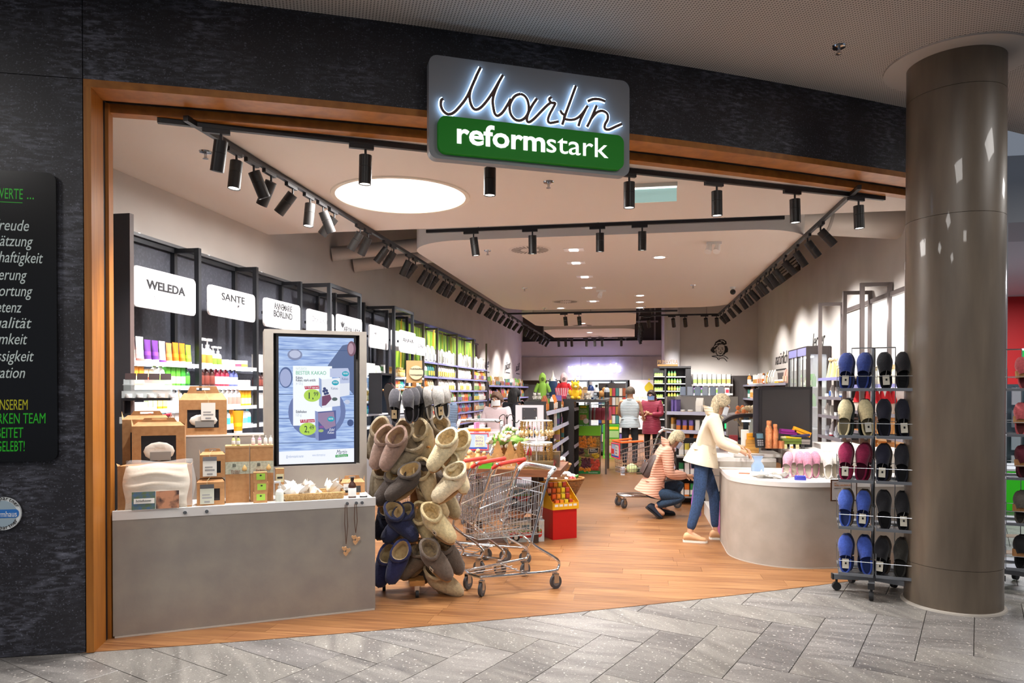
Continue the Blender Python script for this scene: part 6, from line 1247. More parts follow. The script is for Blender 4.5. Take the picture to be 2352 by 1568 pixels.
for k,(x,c) in enumerate(((1228,'#e6e2da'),(1238,'#d8d2c8'),(1258,'#5a5e66'),(1306,'#9a8f84'),(1345,'#8a8078'),(1352,'#dcd4c6'),(1367,'#8d98a4'))): plush(x,13.47,.38 if k!=5 else .5,c,f'small {cname(c)} plush animal on the high table, {ORD[k]} from the tea shelves')
p=at(1290,905,13.5); t=thing('pencil_tub','tub of white and pink striped sticks before the red dressed figure','tub',(p.x,13.5,TZ2),YAW); MB().lathe([(.09,0),(.11,.07)],20).build('tub_body',M('#d8486a',.5),t,smooth=60)
for k in range(12): MB().cyl((-.09+.016*k,-.02*(k%3),.03),(-.12+.022*k,-.03*(k%3),.22),.007,n=6).build('stick',M('#f0e0e4' if k%2 else '#e07a94',.5),t)
# wooden doll houses and sports bottles at the back of the table
for k,(x0,x1,y0,y1,c,l) in enumerate(((1303,1325,888,912,'#d9a866','wooden toy house with a dark window, first behind the dragon'),(1320,1336,886,912,'#dcae72','wooden toy house standing right behind the plush dragon'),(1337,1350,888,912,'#e2bb84','pale wooden toy house beside the blue bottle'),(1374,1390,889,912,'#c98f50','wooden toy dog beside the white bottle'))):
    a=at(x0,900,14.4); b=at(x1,900,14.4); z=at(x0,y0,14.4).z; t=thing('toy_house' if k<3 else 'toy_dog',l,'toy',(a.x,14.4+.02*k,TZ2)); w_=b.x-a.x; hh=z-TZ2
    if k<3: MB().box((0,0,0),(w_,.12,hh*.8)).build('walls',M(c,.6),t); MB().prism([(-.01,hh*.8),(w_+.01,hh*.8),(w_*.75,hh),(w_*.25,hh)],-.01,.13,ax=1).build('roof',M(shade(c,.8),.6),t); MB().box((w_*.35,-.003,hh*.25),(w_*.65,0,hh*.5)).build('window',M('#4a2a18',.6),t)
    else: MB().ell((w_/2,.04,hh*.45),(w_*.5,.05,hh*.28)).build('body',M(c,.6),t,smooth=True); MB().ell((w_*.85,.04,hh*.8),(w_*.3,.045,hh*.2)).build('head',M(c,.6),t,smooth=True); [MB().cyl((w_*q,.04,0),(w_*q,.04,hh*.4),.018,n=8).build('leg',M(c,.6),t) for q in (.2,.8)]
for k,(x,c) in enumerate(((1357,'#1d3a78'),(1370,'#f0eeee'),(1394,'#c9d4e0'))): p=at(x,900,14.3); product('lotion_bottle',c,'#2a2a30' if k else '#e9e9ee',(p.x,14.3,TZ2),0,f"{('dark blue','white','pale grey')[k]} drinking bottle on the high table, {ORD[k]} from the toy houses",'drinking bottles on the high table',1.9-.3*(k>0))
# rail with small pink and grey clothes facing the aisle
ra=at(1338,942,14.7)
t=thing('clothes_rail','dark rail frame hung with small clothes behind the fruit display','rail',(ra.x,15.42,0)); L=at(1398,942,15.4).x-ra.x
MB().tube([(0,0,0),(0,0,1.40),(L,0,1.40),(L,0,0)],.014,8).build('rail_frame',FRAME,t); MB().tube([(0,-.02,1.36),(L,-.02,1.36)],.008,6).build('hanging_bar',STEEL,t)
for k in range(13):
    c=('#8a8f98','#5a5f6a','#c9ccd2','#a43a4a','#b9bcc4')[k%5] if k<5 else ('#c8647a','#cf6e84','#bd5a70')[k%3]
    x=ra.x+.05+L*(k+.4)/13.5; o=thing('small_garment',f'{cname(c)} small garment on the dark rail, {ORD[k]} from the middle shelf','clothing',(x,15.38,1.33),R(72),'garments on the dark rail'); MB().prism([(-.03,-.04),(.03,-.04),(.06,-.10),(.075,-.30),(-.075,-.30),(-.06,-.10)],-.03,.03,ax=1).build('cloth',M(c,.85),o); MB().tube([(0,0,.02),(.012,0,.03),(0,0,-.01),(0,0,-.045)],.003,5).build('hook',STEEL,o)
# fruit print display and header card
f0=Vector((-1.12,14.33,0)); f1=Vector((-.66,14.33,0)); fz=at(1350,985,14.33).z
t=thing('fruit_display','tall cardboard display printed with crates of fruit and a green rim','display',(f0.x,14.33,0)); fw=f1.x-f0.x
MB().box((0,0,0),(fw,.35,fz)).build('cardboard_body',M('#8a6a44',.6,noise=(12,3),col2='#6f5232'),t); MB().box((-.004,-.012,fz-.13),(fw+.004,.352,fz+.06)).build('green_rim',M('#7ad01e',.5),t); MB().box((-.003,-.010,0),(fw+.003,-.001,.055)).build('green_foot',M('#14803a',.5),t)
text('Obst & Gemüse',(fw*.5,-.0115,.016),(1,0,0),(0,0,1),.03,WHITE,t,width=fw*.4)
def fruits(x0,x1,z0,z1,col,r,name,seed):
    q=random.Random(seed); mb=MB(); y=-.004
    for k in range(int((x1-x0)*(z1-z0)/(r*r)*.75)+3): mb.ell((x0+(x1-x0)*q.random(),y-.006*q.random(),z0+(z1-z0)*q.random()),(r,.006,r),9,5)
    mb.build(name,M(col,.5,noise=(25,2),col2=shade(col,.75)),t,smooth=True,kind='stuff')
a=fz-.14
fruits(.03,fw*.42,a*.72,a*.98,'#f08a1a',.035,'orange_print',1); fruits(fw*.48,fw*.80,a*.74,a*.97,'#f39a22',.035,'mandarin_print',2); fruits(fw*.84,fw*.97,a*.75,a*.96,'#b08a3a',.022,'kiwi_print',3); fruits(.03,fw*.28,a*.52,a*.66,'#4a2230',.022,'plum_print',4); fruits(fw*.35,fw*.52,a*.46,a*.62,'#7a8a3a',.03,'pear_print',5); fruits(fw*.66,fw*.97,a*.42,a*.52,'#e9c21e',.028,'banana_print',6); fruits(.03,fw*.2,a*.2,a*.44,'#93a83a',.018,'olive_print',7); fruits(fw*.2,fw*.58,a*.16,a*.42,'#5f2338',.02,'grape_print',8); fruits(fw*.62,fw*.96,a*.12,a*.40,'#d8482e',.038,'apple_print',9); fruits(.03,fw*.55,a*.05,a*.14,'#f0901e',.036,'peach_print',10)
CRT=M('#c49a62',.6)
for x0_,x1_,z0_ in ((0,fw*.45,a*.70),(fw*.46,fw*.98,a*.71),(0,fw*.62,a*.45),(fw*.18,fw*.98,a*.42)): MB().prism([(x0_,z0_),(x1_,z0_-.03),(x1_,z0_-.015),(x0_,z0_+.015)],-.011,-.002,ax=1).build('crate_edge_print',CRT,t)
k_=MB().prism([(fw*.48,a*.52),(fw*.93,a*.555),(fw*.95,a*.70),(fw*.50,a*.67)],-.016,-.012,ax=1).build('slate_frame',M('#d8b98a',.6),t); MB().prism([(fw*.51,a*.535),(fw*.91,a*.57),(fw*.925,a*.685),(fw*.525,a*.655)],-.018,-.0165,ax=1).build('slate',M('#26282a',.6),k_); text('Beliebte',(fw*.56,-.0195,a*.62),(1,0,.08),(0,0,1),.05,WHITE,k_,width=fw*.24,shear=.3); text('Preisfrüchte',(fw*.56,-.0195,a*.575),(1,0,.08),(0,0,1),.05,WHITE,k_,width=fw*.32,shear=.3)
hz0=at(1340,976,14.45).z; hz1=at(1340,930,14.45).z
t=thing('header_card','green header card with snack picture above the fruit display','sign',(at(1328,950,14.45).x,14.45,hz0)); hw_=at(1352,950,14.45).x-at(1328,950,14.45).x; hh=hz1-hz0
MB().box((0,0,0),(hw_,.012,hh)).build('card',M('#5fae3a',.5),t); MB().box((hw_*.2,-.0015,hh*.86),(hw_*.8,-.0004,hh*.95)).build('yellow_logo',M('#e8d81e',.5),t); text('Finde Deine',(hw_*.5,-.002,hh*.72),(1,0,0),(0,0,1),.05,WHITE,t,width=hw_*.65,align='CENTER'); text('Lieblingssorte!',(hw_*.5,-.002,hh*.62),(1,0,0),(0,0,1),.05,WHITE,t,width=hw_*.75,align='CENTER'); MB().prism(rrect(hw_*.15,hh*.25,hw_*.8,hh*.52,.02),-.0015,-.0004,ax=1).build('snack_print',M('#d8b27a',.5,noise=(40,3),col2='#a86a4a'),t); MB().cyl((hw_*.75,-.0005,hh*.2),(hw_*.75,-.003,hh*.2),.055,n=20).build('price_dot',WHITE,t); MB().box((hw_*.45,.014,-hz0),(hw_*.55,.03,hh)).build('support',M('#5fae3a',.5),t)
# second green display further back
g0=Vector((-.72,17.6,0)); z1=at(1405,975,17.6).z; gx0=at(1385,1000,17.6).x; gx1=at(1422,1000,17.6).x
t=thing('green_display','second green cardboard display with printed people further down the aisle','display',(gx0,17.6,0)); w_=gx1-gx0
MB().box((0,0,0),(w_,.3,z1)).build('cardboard_body',M('#4aa82a',.5),t); MB().box((w_*.2,-.002,z1*.86),(w_*.95,-.0004,z1*.94)).build('yellow_logo',M('#e8d81e',.5),t); MB().box((w_*.15,-.002,z1*.62),(w_*.98,-.0004,z1*.82)).build('text_panel',M('#a9cf8a',.5),t); MB().box((w_*.1,-.002,z1*.14),(w_*.98,-.0004,z1*.58)).build('picture_print',M('#6a9a4a',.5,noise=(14,3),col2='#d8c25a'),t); MB().cyl((w_*.8,-.0005,z1*.4),(w_*.8,-.004,z1*.4),.09,n=20).build('teal_dot',M('#147a6a',.5),t); MB().ell((w_*.45,-.003,z1*.28),(.06,.003,.09)).build('face_print',M('#e3c9b8',.6),t); MB().box((-.002,-.002,0),(w_+.002,-.0004,z1*.1)).build('foot_band',M('#7ad03a',.5),t); text('Mit Naturkraft für mehr',(w_*.5,-.003,z1*.03),(1,0,0),(0,0,1),.05,WHITE,t,width=w_*.8,align='CENTER')
MB().tube([(w_*.2,.05,z1),(w_*.2,.05,z1+.55)],.012,8).build('pole',M('#6ac03a',.5),t)
# standing rack with cards and small goods behind the aisle corner
t=thing('card_rack','wire rack crowded with small hanging goods behind the green display','rack',(-.55,18.6,0)); MB().box((-.35,0,0),(.35,.04,1.85)).build('board',M('#5a5556',.6),t); MB().box((-.36,-.3,.1),(.36,.0,.14)).build('base_shelf',M('#5a5556',.6),t)
for k in range(48):
    c=PAL[k%12] if k%4 else ('#2a4a8a','#e6e6ea','#1f2f4a','#c84a5a')[(k//4)%4]; i,j=k%8,k//8
    o=tag(link('hanging_card',MB().box((-.038,-.012,-.11),(.038,.0,.09)).mesh('hanging_card',M(c,.5)),loc=(-.55-.31+.088*i,18.585,.45+.235*j)),f'{cname(c)} card in the {ORD[j]} row from below of the crowded wire rack, {ORD[i]} along','card','cards on the wire rack')
# ---------------- checkout counters ----------------
CONCL=M('#b7afa5',.55,noise=(5,6),col2='#aba398',bump=(40,.05)); CWH=M('#eeeae6',.35)
def arcp(c,r,a0,a1,n): return [(c[0]+r*math.cos(R(a0+(a1-a0)*k/n)),c[1]+r*math.sin(R(a0+(a1-a0)*k/n))) for k in range(n+1)]
K=.80
out=[(.94,8.28)]+arcp((1.50,7.56),.565,180,283,16)+[(3.05,7.36),(3.05,7.96),(1.60,7.96),(1.60,8.28)]
inn=[(x,y) for x,y in out]
t=thing('curved_counter','rounded pale concrete counter with a white top carrying pink and white slippers','counter')
MB().prism(out,.01,K-.045).build('concrete_body',CONCL,t,smooth=30); MB().prism([(1.5+(x-1.5)*1.008,7.6+(y-7.6)*1.008) for x,y in out],K-.044,K).build('white_top',CWH,t,smooth=30); MB().prism([(1.5+(x-1.5)*1.004,7.6+(y-7.6)*1.004) for x,y in out],0,.009).build('floor_seal',M('#cfc9c0',.3),t,smooth=30)
# framed notice
fa_=onp(1903,1100,(1.63,6.99,0),Vector((.23,-.97,0)).normalized())
t=thing('framed_notice','brown framed notice hanging on the curved counter front beside the spinner','notice',(fa_.x+.01,fa_.y-.02,fa_.z),math.atan2(.23,.97)); 
MB().box((0,-.012,-.20),(.25,-.002,0)).build('frame',M('#5a3a26',.5),t); MB().box((.012,-.014,-.188),(.238,-.0125,-.012)).build('sheet',M('#cfcac8',.6),t)
text('WOLL HAUSWALKER',(.03,-.015,-.06),(1,0,0),(0,0,1),.02,M('#c07a3a',.6),t,width=.17); text('NEU',(.03,-.015,-.036),(1,0,0),(0,0,1),.012,M('#c07a3a',.6),t); text('Größe 36 - 42',(.03,-.015,-.085),(1,0,0),(0,0,1),.01,INK,t,width=.06)
# slippers on the counter
for k,(x,y,yw,tl,c,l) in enumerate(((1812,1050,-35,-62,'#d99aac','pink fleece slipper at the aisle end of the pink row'),(1836,1058,-25,-60,'#d592a6','pink fleece slipper leaning on the first pink one'),(1828,1045,-20,-55,'#e0a6b6','pale pink fleece slipper behind the pink row'),(1852,1062,-15,-50,'#d08ca2','pink fleece slipper with a dark label, third in front'),(1872,1060,8,-52,'#cc889e','pink fleece slipper turned to the white ones'),
 (1884,1048,-20,-58,'#ded6cc','grey white fleece slipper behind the last pink one'),(1900,1052,12,-55,'#e6e0d8','white fleece slipper in the front of the white row'),(1912,1045,-12,-52,'#dad2c8','grey white fleece slipper in the middle of the white row'),(1922,1056,16,-56,'#e9e4dc','white fleece slipper nearest the spinner'),(1932,1046,0,-50,'#d6cfc6','grey white fleece slipper at the spinner end'))):
    Y=7.40+.07*(k%3); p=at(x,1075,Y); slipper((p.x,Y,K+.248),(R(-16),R((-1)**k*5),R(yw*.6)),c,'#b8b0a6',l,'fleece slippers on the curved counter',.95,inner='#d8cdb8',name='fleece_slipper')
for k in range(14):
    a=at(1745+7.5*(k%8),1092,7.32+.07*(k//8)); o=tag(link('white_packet',sm[k%3]),'small white wrapped packet lying in a heap on the curved counter','packet','white packets on the curved counter'); o.location=(a.x,a.y,K+.02); o.rotation_euler=(R(75+10*(k%3)),R(20*(k%4)),k*1.3)
p=at(1740,1075,7.9); t=thing('blue_gift_bag','clear bag with blue content standing behind the white packets','bag',(p.x,7.9,K)); MB().loft([[(x*.06*a,y*.035*a,z) for x,y in ((-1,-1),(1,-1),(1,1),(-1,1))] for z,a in ((0,1),(.06,1),(.11,.5),(.16,.9))]).build('bag_body',M('#a9c4e4',.2,alpha=.7),t,smooth=60); MB().ell((0,0,.045),(.04,.025,.04)).build('content',M('#5a7fc0',.6),t,smooth=True)
p=at(1700,1088,7.62); t=thing('price_flyer','colourful price flyer lying at the edge of the curved counter','flyer',(p.x-.05,7.55,K+.001),R(-12)); MB().box((0,0,0),(.30,.16,.006)).build('sheet',PAPER,t); MB().box((.02,.02,.0065),(.13,.14,.0075)).build('red_print',M('#d85a3a',.5),t); MB().box((.15,.03,.0065),(.28,.08,.0075)).build('yellow_print',M('#e8b43a',.5),t)
t=thing('blue_folded_cloth','small blue folded cloth beside the pink slippers','cloth',(at(1838,1098,7.2).x,7.2,K)); MB().prism(rrect(-.05,-.03,.05,.03,.012),0,.025).build('fold',M('#3a3fa8',.8),t,smooth=40); MB().prism(rrect(-.045,-.028,.045,.028,.01),.026,.04).build('top_fold',M('#4448b4',.8),t,smooth=40)
# aisle side of the checkout: open white shelf
t=thing('checkout_side_unit','white checkout side unit with an open shelf facing the aisle','unit',(.95,8.3,0))
MB().box((0,1.62,0),(.60,1.66,.86)).build('end_panel',CONCL,t); MB().box((0,0,0),(.60,.04,.86)).build('end_panel',CONCL,t); MB().box((.40,.041,0),(.44,1.619,.86)).build('rear_panel',CONCL,t); MB().box((-.02,.041,0),(.399,1.619,.17)).build('plinth_shelf',CWH,t); MB().box((-.02,-.0,.861),(.60,1.66,.90)).build('worktop',CWH,t); MB().box((0,.8,.171),(.399,.83,.86)).build('divider',CONCL,t)
def umbrella(x,y,Y,col,label,h=.62):
    p=at(x,y,Y); t=thing('folded_umbrella',label,'umbrella',(p.x,Y,p.z)); n=14
    MB().loft([[(r*(1+.22*math.sin(7*2*PI*k/n+i))*math.cos(2*PI*k/n),r*math.sin(2*PI*k/n),z) for k in range(n)] for i,(r,z) in enumerate(((.012,0),(.05,.05),(.055,.2),(.035,.42),(.014,h-.1),(.008,h-.08)))]).build('canopy',M(col,.7,bump=(30,.3)),t,smooth=60); MB().cyl((0,0,h-.09),(0,0,h),.009,n=8).build('handle',BLK,t); MB().tube([(.02*math.cos(a)+0,0,h+.02*math.sin(a)+.012) for a in [2*PI*k/10 for k in range(10)]],.004,5,closed=True).build('loop',BLK,t)
umbrella(1599,1192,8.95,'#8a5aa8','purple folded umbrella hanging at the checkout side unit'); umbrella(1656,1236,8.24,'#d88ac8','pink folded umbrella hanging behind the curved counter edge',.5)
t=thing('hook_bar','steel hook bar on the checkout side carrying the folded umbrellas','hook',(.80,8.2,.70)); MB().tube([(.18,.1,.0),(-.02,.1,.0),(-.02,.78,.0),(.15,.78,0)],.007,6).build('bar',STEEL,t); 
# second, higher block behind
out2=[(1.66,8.62)]+arcp((1.82,8.16),.16,180,275,8)+[(2.85,8.10),(2.85,8.62)]
t=thing('cash_desk','higher pale counter with rounded corner behind the curved counter','counter'); MB().prism(out2,0,.985).build('concrete_body',CONCL,t,smooth=30); MB().prism(out2,.986,1.02).build('white_top',CWH,t,smooth=30)
t=thing('white_slab','low white slab lying between the arch and the higher counter','slab',(1.12,8.40,0)); MB().box((.0,0,.9005),(.50,.5,.906)).build('base',CONCL,t); MB().box((-.01,-.01,.906),(.51,.51,.94)).build('white_top',CWH,t)
CD2=1.021
a=at(1744,888,8.45); b=at(1866,888,8.45)
t=thing('monitor_back','large black screen back panel standing on the higher counter','monitor',(a.x,8.45,CD2)); L=b.x-a.x; hh=a.z-CD2
MB().box((0,0,.0),(L,.06,hh)).build('back_shell',M('#262325',.45),t); MB().box((.03,-.006,.03),(L-.03,-.0005,hh-.03)).build('rear_cover',M('#2f2b2b',.6),t); MB().box((L*.3,.061,0),(L*.7,.14,.03)).build('foot',BLK,t); MB().box((-.06,.02,.1),(-.001,.05,hh-.02)).build('side_panel',M('#35323a',.5),t)
COP=M('#c9855a',.25,.9,bump=(140,.8))
def vessel(x,s,label,flask=True):
    p=at(x,1030,8.2); t=thing('copper_bottle' if flask else 'copper_cup',label,'bottle' if flask else 'cup',(p.x,8.2,CD2))
    if flask: MB().lathe([(.036*s,0),(.038*s,.01),(.038*s,.20*s),(.026*s,.235*s),(.022*s,.245*s)],20).build('body',COP,t,smooth=60); MB().lathe([(.026*s,.246*s),(.027*s,.285*s),(.02*s,.29*s),(0,.292*s)],18).build('screw_cap',COP,t,smooth=60)
    else: MB().lathe([(0,.004),(.036*s,.0),(.04*s,.09*s),(.038*s,.09*s),(.034*s,.012*s),(0,.012*s)],20).build('cup_body',COP,t,smooth=60); MB().tube([(.04*s,0,.075*s),(.06*s,0,.06*s),(.058*s,0,.03*s),(.038*s,0,.02*s)],.004,6).build('handle',COP,t,smooth=True)
vessel(1766,1.05,'hammered copper bottle standing at the aisle end of the higher counter'); vessel(1780,.92,'second hammered copper bottle beside the taller one'); vessel(1794,.95,'hammered copper cup filled with small things before the bottles',False)
for k,(x,w_,d_,h_,c,z,ry,l) in enumerate(((1818,.20,.14,.055,'#5a6a1e',0,0,'olive green felt pouch at the bottom of the cloth pile'),(1842,.16,.13,.05,'#8a7f78',0,3,'grey felt pouch beside the olive one'),(1806,.10,.10,.02,'#d8cfa4',.056,0,'pale yellow cloth on the olive pouch'),(1822,.16,.12,.018,'#e8c21e',.056,4,'yellow cloth lying across the felt pouches'),(1838,.20,.11,.022,'#3b3558',.076,-6,'dark violet case on the cloth pile'),(1814,.18,.10,.05,'#8a1f7e',.10,5,'bright purple cloth at the back of the cloth pile'),(1843,.19,.10,.055,'#f0a010',.10,22,'bright orange cloth sliding off the pile'))):
    p=at(x,1020,8.22); t=thing('folded_cloth',l,'cloth',(p.x,8.25+(.06 if k>4 else 0),CD2+.052+z),0,'cloth pile on the higher counter'); t.rotation_euler=(0,R(ry),0); MB().prism(rrect(-w_/2,-d_/2,w_/2,d_/2,.015),0,h_).build('cloth',M(c,.85),t,smooth=40); MB().prism(rrect(-w_/2+.004,-d_/2-.003,w_/2-.004,-d_/2+.002,.001),h_*.4,h_*.5).build('seam',M(shade(c,.7),.9),t)
for k,x in enumerate((1806,1820,1834,1846)):
    p=at(x,1030,8.14); product('book',('#e2dca8','#ece9e4','#d8d2a0','#2a2826')[k],('#c8c080','#d8a050','#b8b080','#4a4644')[k],(p.x,8.19,CD2),R(90),f"{('pale yellow','white','sand coloured','black')[k]} soap box under the cloth pile on the higher counter",'soap boxes under the cloth pile',.30)
for k in range(3):
    p=at(1733,1058,8.5); t=thing('honey_box',f'orange wooden box, {("lowest","middle","topmost")[k]} of the stack on the low white slab','box',(p.x-.10+.01*k,8.52,.941+.075*k),0,'stack of orange boxes'); MB().box((0,0,0),(.15,.12,.073)).build('box_body',M(('#d09a4a','#cf9646','#f0a21c')[k],.5),t); MB().box((.01,-.001,.03),(.14,-.0002,.034)).build('lid_gap',M('#8a5a24',.6),t)
p=at(1704,1030,8.55); t=thing('white_slim_box','tall slim white box with a red ribbon on the low white slab','box',(p.x,8.55,.941)); MB().box((0,0,0),(.075,.07,.26)).build('box_body',PAPER,t); MB().box((-.001,-.001,.05),(.076,.071,.07)).build('ribbon',M('#c0202c',.5),t)
p=at(1722,1010,8.75); t=thing('clear_stand','tall clear acrylic holder behind the orange boxes','holder',(p.x,8.75,.941)); MB().box((0,0,0),(.12,.01,.38)).box((0,.01,0),(.01,.1,.3)).box((.11,.01,0),(.12,.1,.3)).build('acrylic',M('#cfdcda',.08,alpha=.5),t); MB().box((.005,-.0,.0),(.115,.0,.001)).box((.02,.02,.02),(.1,.05,.3)).build('leaflet',M('#b8c0a8',.6),t)
p=at(1750,1015,8.35); t=thing('card_terminal','black card terminal leaning beside the copper bottles','terminal',(p.x-.04,8.25,CD2)); t.rotation_euler=(R(-12),0,R(15)); MB().prism(rrect(-.05,0,.05,.17,.015),-.03,0,ax=1).build('housing',BLK,t,smooth=40); MB().box((-.038,-.0315,.10),(.038,-.0305,.155)).build('display',M('#5a7a88',.2),t)
for k in range(9): MB().box((-.034+.024*(k%3),-.033,.02+.024*(k//3)),(-.016+.024*(k%3),-.0305,.036+.024*(k//3))).build('key',GREYM,t)
t=thing('till_tray','white open till box on the higher counter toward the spinner','tray',(at(1880,1030,8.3).x,8.2,CD2)); MB().box((0,0,0),(.42,.02,.05)).box((0,.38,0),(.42,.4,.05)).box((0,.02,0),(.02,.38,.05)).box((.40,.02,0),(.42,.38,.05)).box((.02,.02,0),(.40,.38,.008)).build('tray_body',CWH,t)
# black arch with display and glass
AY=9.0
t=thing('cash_point_arch','black arched hood with glass and a violet light display over the cash point','hood',(0,AY,0))
pts=[at(x,y,AY) for x,y in ((1606,1062),(1622,1035),(1636,1006),(1652,982),(1672,964),(1700,955),(1745,954))]; pts=smoothpts([(p.x,0,p.z) for p in pts],5)
rg=[]
for i,p in enumerate(pts):
    d=(pts[min(i+1,len(pts)-1)]-pts[max(i-1,0)]).normalized(); nn=Vector((-d.z,0,d.x)); rg.append([p-nn*.02,p+nn*.02,p+nn*.02+Vector((0,.16,0)),p-nn*.02+Vector((0,.16,0))])
MB().loft(rg).build('arch',M('#2c2628',.3),t,smooth=50)
rg2=[[ (g[1].x,g[1].y+.162,g[1].z),(g[1].x,g[1].y+.75,g[1].z),(g[0].x,g[0].y+.75,g[0].z),(g[0].x,g[0].y+.162,g[0].z)] for g in rg]; MB().loft(rg2).build('curved_glass',M('#b9b2b6',.1,alpha=.55),t,smooth=50)
i0=len(pts)//3; d=(pts[i0+5]-pts[i0]).normalized(); MB().add([pts[i0]+Vector((-.03,-.001,.03)),pts[i0+6]+Vector((-.03,-.001,.03)),pts[i0+6]+Vector((-.01,-.001,.0)),pts[i0]+Vector((-.01,-.001,.0))],[(0,1,2,3)]).add([pts[i0]+Vector((-.03,-.004,.03)),pts[i0+6]+Vector((-.03,-.004,.03)),pts[i0+6]+Vector((-.01,-.004,.0)),pts[i0]+Vector((-.01,-.004,.0))],[(0,1,2,3)]).build('violet_display',M('#8f86ff',.3,emit=2.5),t)
p=at(1666,978,AY); MB().box((p.x-.008,-.012,p.z-.03),(p.x+.008,-.002,p.z+.03)).build('green_lamp',M('#22e060',.3,emit=3),t); p=at(1715,963,AY); MB().box((p.x-.05,.02,p.z-.03),(p.x+.05,.05,p.z-.01)).build('white_lamp',M('#dff0ff',.3,emit=9),t)
MB().box((pts[-1].x-.16,.17,.906),(pts[-1].x-.10,.23,pts[-1].z-.03)).build('leg',BLK,t); MB().box((pts[0].x,.01,.90),(pts[0].x+.05,.15,pts[0].z)).build('leg',BLK,t)
# things inside the cash point
for k,(x,y,c,w_,h_) in enumerate(((1672,1005,'#c8404e',.12,.09),(1684,1000,'#d65a64',.10,.12),(1663,1012,'#b8b0b0',.09,.06),(1690,1015,'#e6e2de',.08,.10),(1676,1018,'#3a3638',.14,.04))):
    p=at(x,y,9.35); t=thing('small_gift_box',f'{cname(c)} gift box under the arch of the cash point, {ORD[k]} of the pile','box',(p.x-.05,9.25+.05*k,.9005)); MB().box((0,0,0),(w_,.10,h_*1.6)).build('box_body',M(c,.5),t); MB().box((-.001,-.001,h_*.9),(w_+.001,.101,h_*1.0)).build('band',PAPER,t)
# dried flower bouquets
for k,(x,y,c) in enumerate(((1708,930,'#c8b48c'),(1722,912,'#b59a78'),(1736,925,'#c2aa84'),(1712,905,'#a88a6a'))):
    Y=9.45+.04*k; p=at(x,950,Y); t=thing('dried_bouquet',f'bouquet of dried straw flowers in a paper pot, {ORD[k]} from the aisle','flowers',(p.x,Y,1.06)); MB().lathe([(.05,0),(.065,.14),(.06,.14),(.045,.01)],14).build('paper_pot',M('#d8cbb0',.8),t,smooth=60); lf=MB(); fl_=MB(); rr=random.Random(k)
    for j in range(22):
        a=rr.random()*6.28; q=.09*rr.random()+.02; e=Vector((q*math.cos(a),q*math.sin(a),.22+.16*rr.random())); lf.tube([(0,0,.1),e],.004,4); (fl_ if j%2 else lf).ell(e,(.028,.022,.03),7,5)
    lf.build('stem',M(c,.8),t,kind='stuff'); fl_.build('blossom',M(('#c8703a','#d8c8a8','#a85a3a','#e0d2b4')[k],.8),t,kind='stuff')
t=thing('flower_shelf','dark shelf board carrying the dried bouquets beside the arch','shelf',(at(1690,950,9.4).x,9.35,0)); MB().box((-.1,0,1.03),(.5,.35,1.06)).build('board',BLK,t); MB().box((.38,.1,0),(.44,.2,1.03)).build('leg',BLK,t)
# small carton rack at the far end of the checkout
t=thing('checkout_rack','low rack with colourful cartons behind the crouching woman','rack',(.62,10.7,0)); MB().box((0,.2,0),(.62,.24,.95)).build('back_panel',BLK,t)
for z in (.12,.42,.70): MB().box((0,-.06,z-.02),(.62,.2,z)).build('shelf',GREYM,t)
for k,z in enumerate((.12,.42,.70)): row([('carton',c,W,1,1.3) for c in (('#e9e6e2','#e07a2a','#2f8a4a','#d83a6a','#e9e6e2','#c02a3a'),('#1f7a4a','#f0eef0','#d8b8c8','#dfe6ee','#3a8ac0'),('#e8e0d0','#c8b84a','#f0efec','#8aa0b8'))[k]],(.64,10.70,0),(1.22,10.70,0),z+.001,0,f'{("lowest","middle","top")[k]} board of the low checkout rack','cartons on the low checkout rack',parts=False,gap=1.1)
# ---------------- display shelf in the rear middle ----------------
gondola((.72,13.2,0),(1.70,12.65,0),1.55,'pale goods shelf behind the standing customers',[.3,.62,.94,1.26],.3,'pale goods shelf',seed=44,dk='#8f8a86')
t=thing('stud_display','row of grey blister packs hanging above the pale goods shelf','display',(.78,13.168,1.551),math.atan2(-.55,.98)); MB().box((0,0,0),(.9,.03,.02)).build('bar',STEEL,t)
for k in range(6): MB().box((.05+.14*k,-.03,.02),(.15+.14*k,-.0,.17)).build('blister_pack',M(('#8f9fb4','#a8b4c4')[k%2],.4),t)
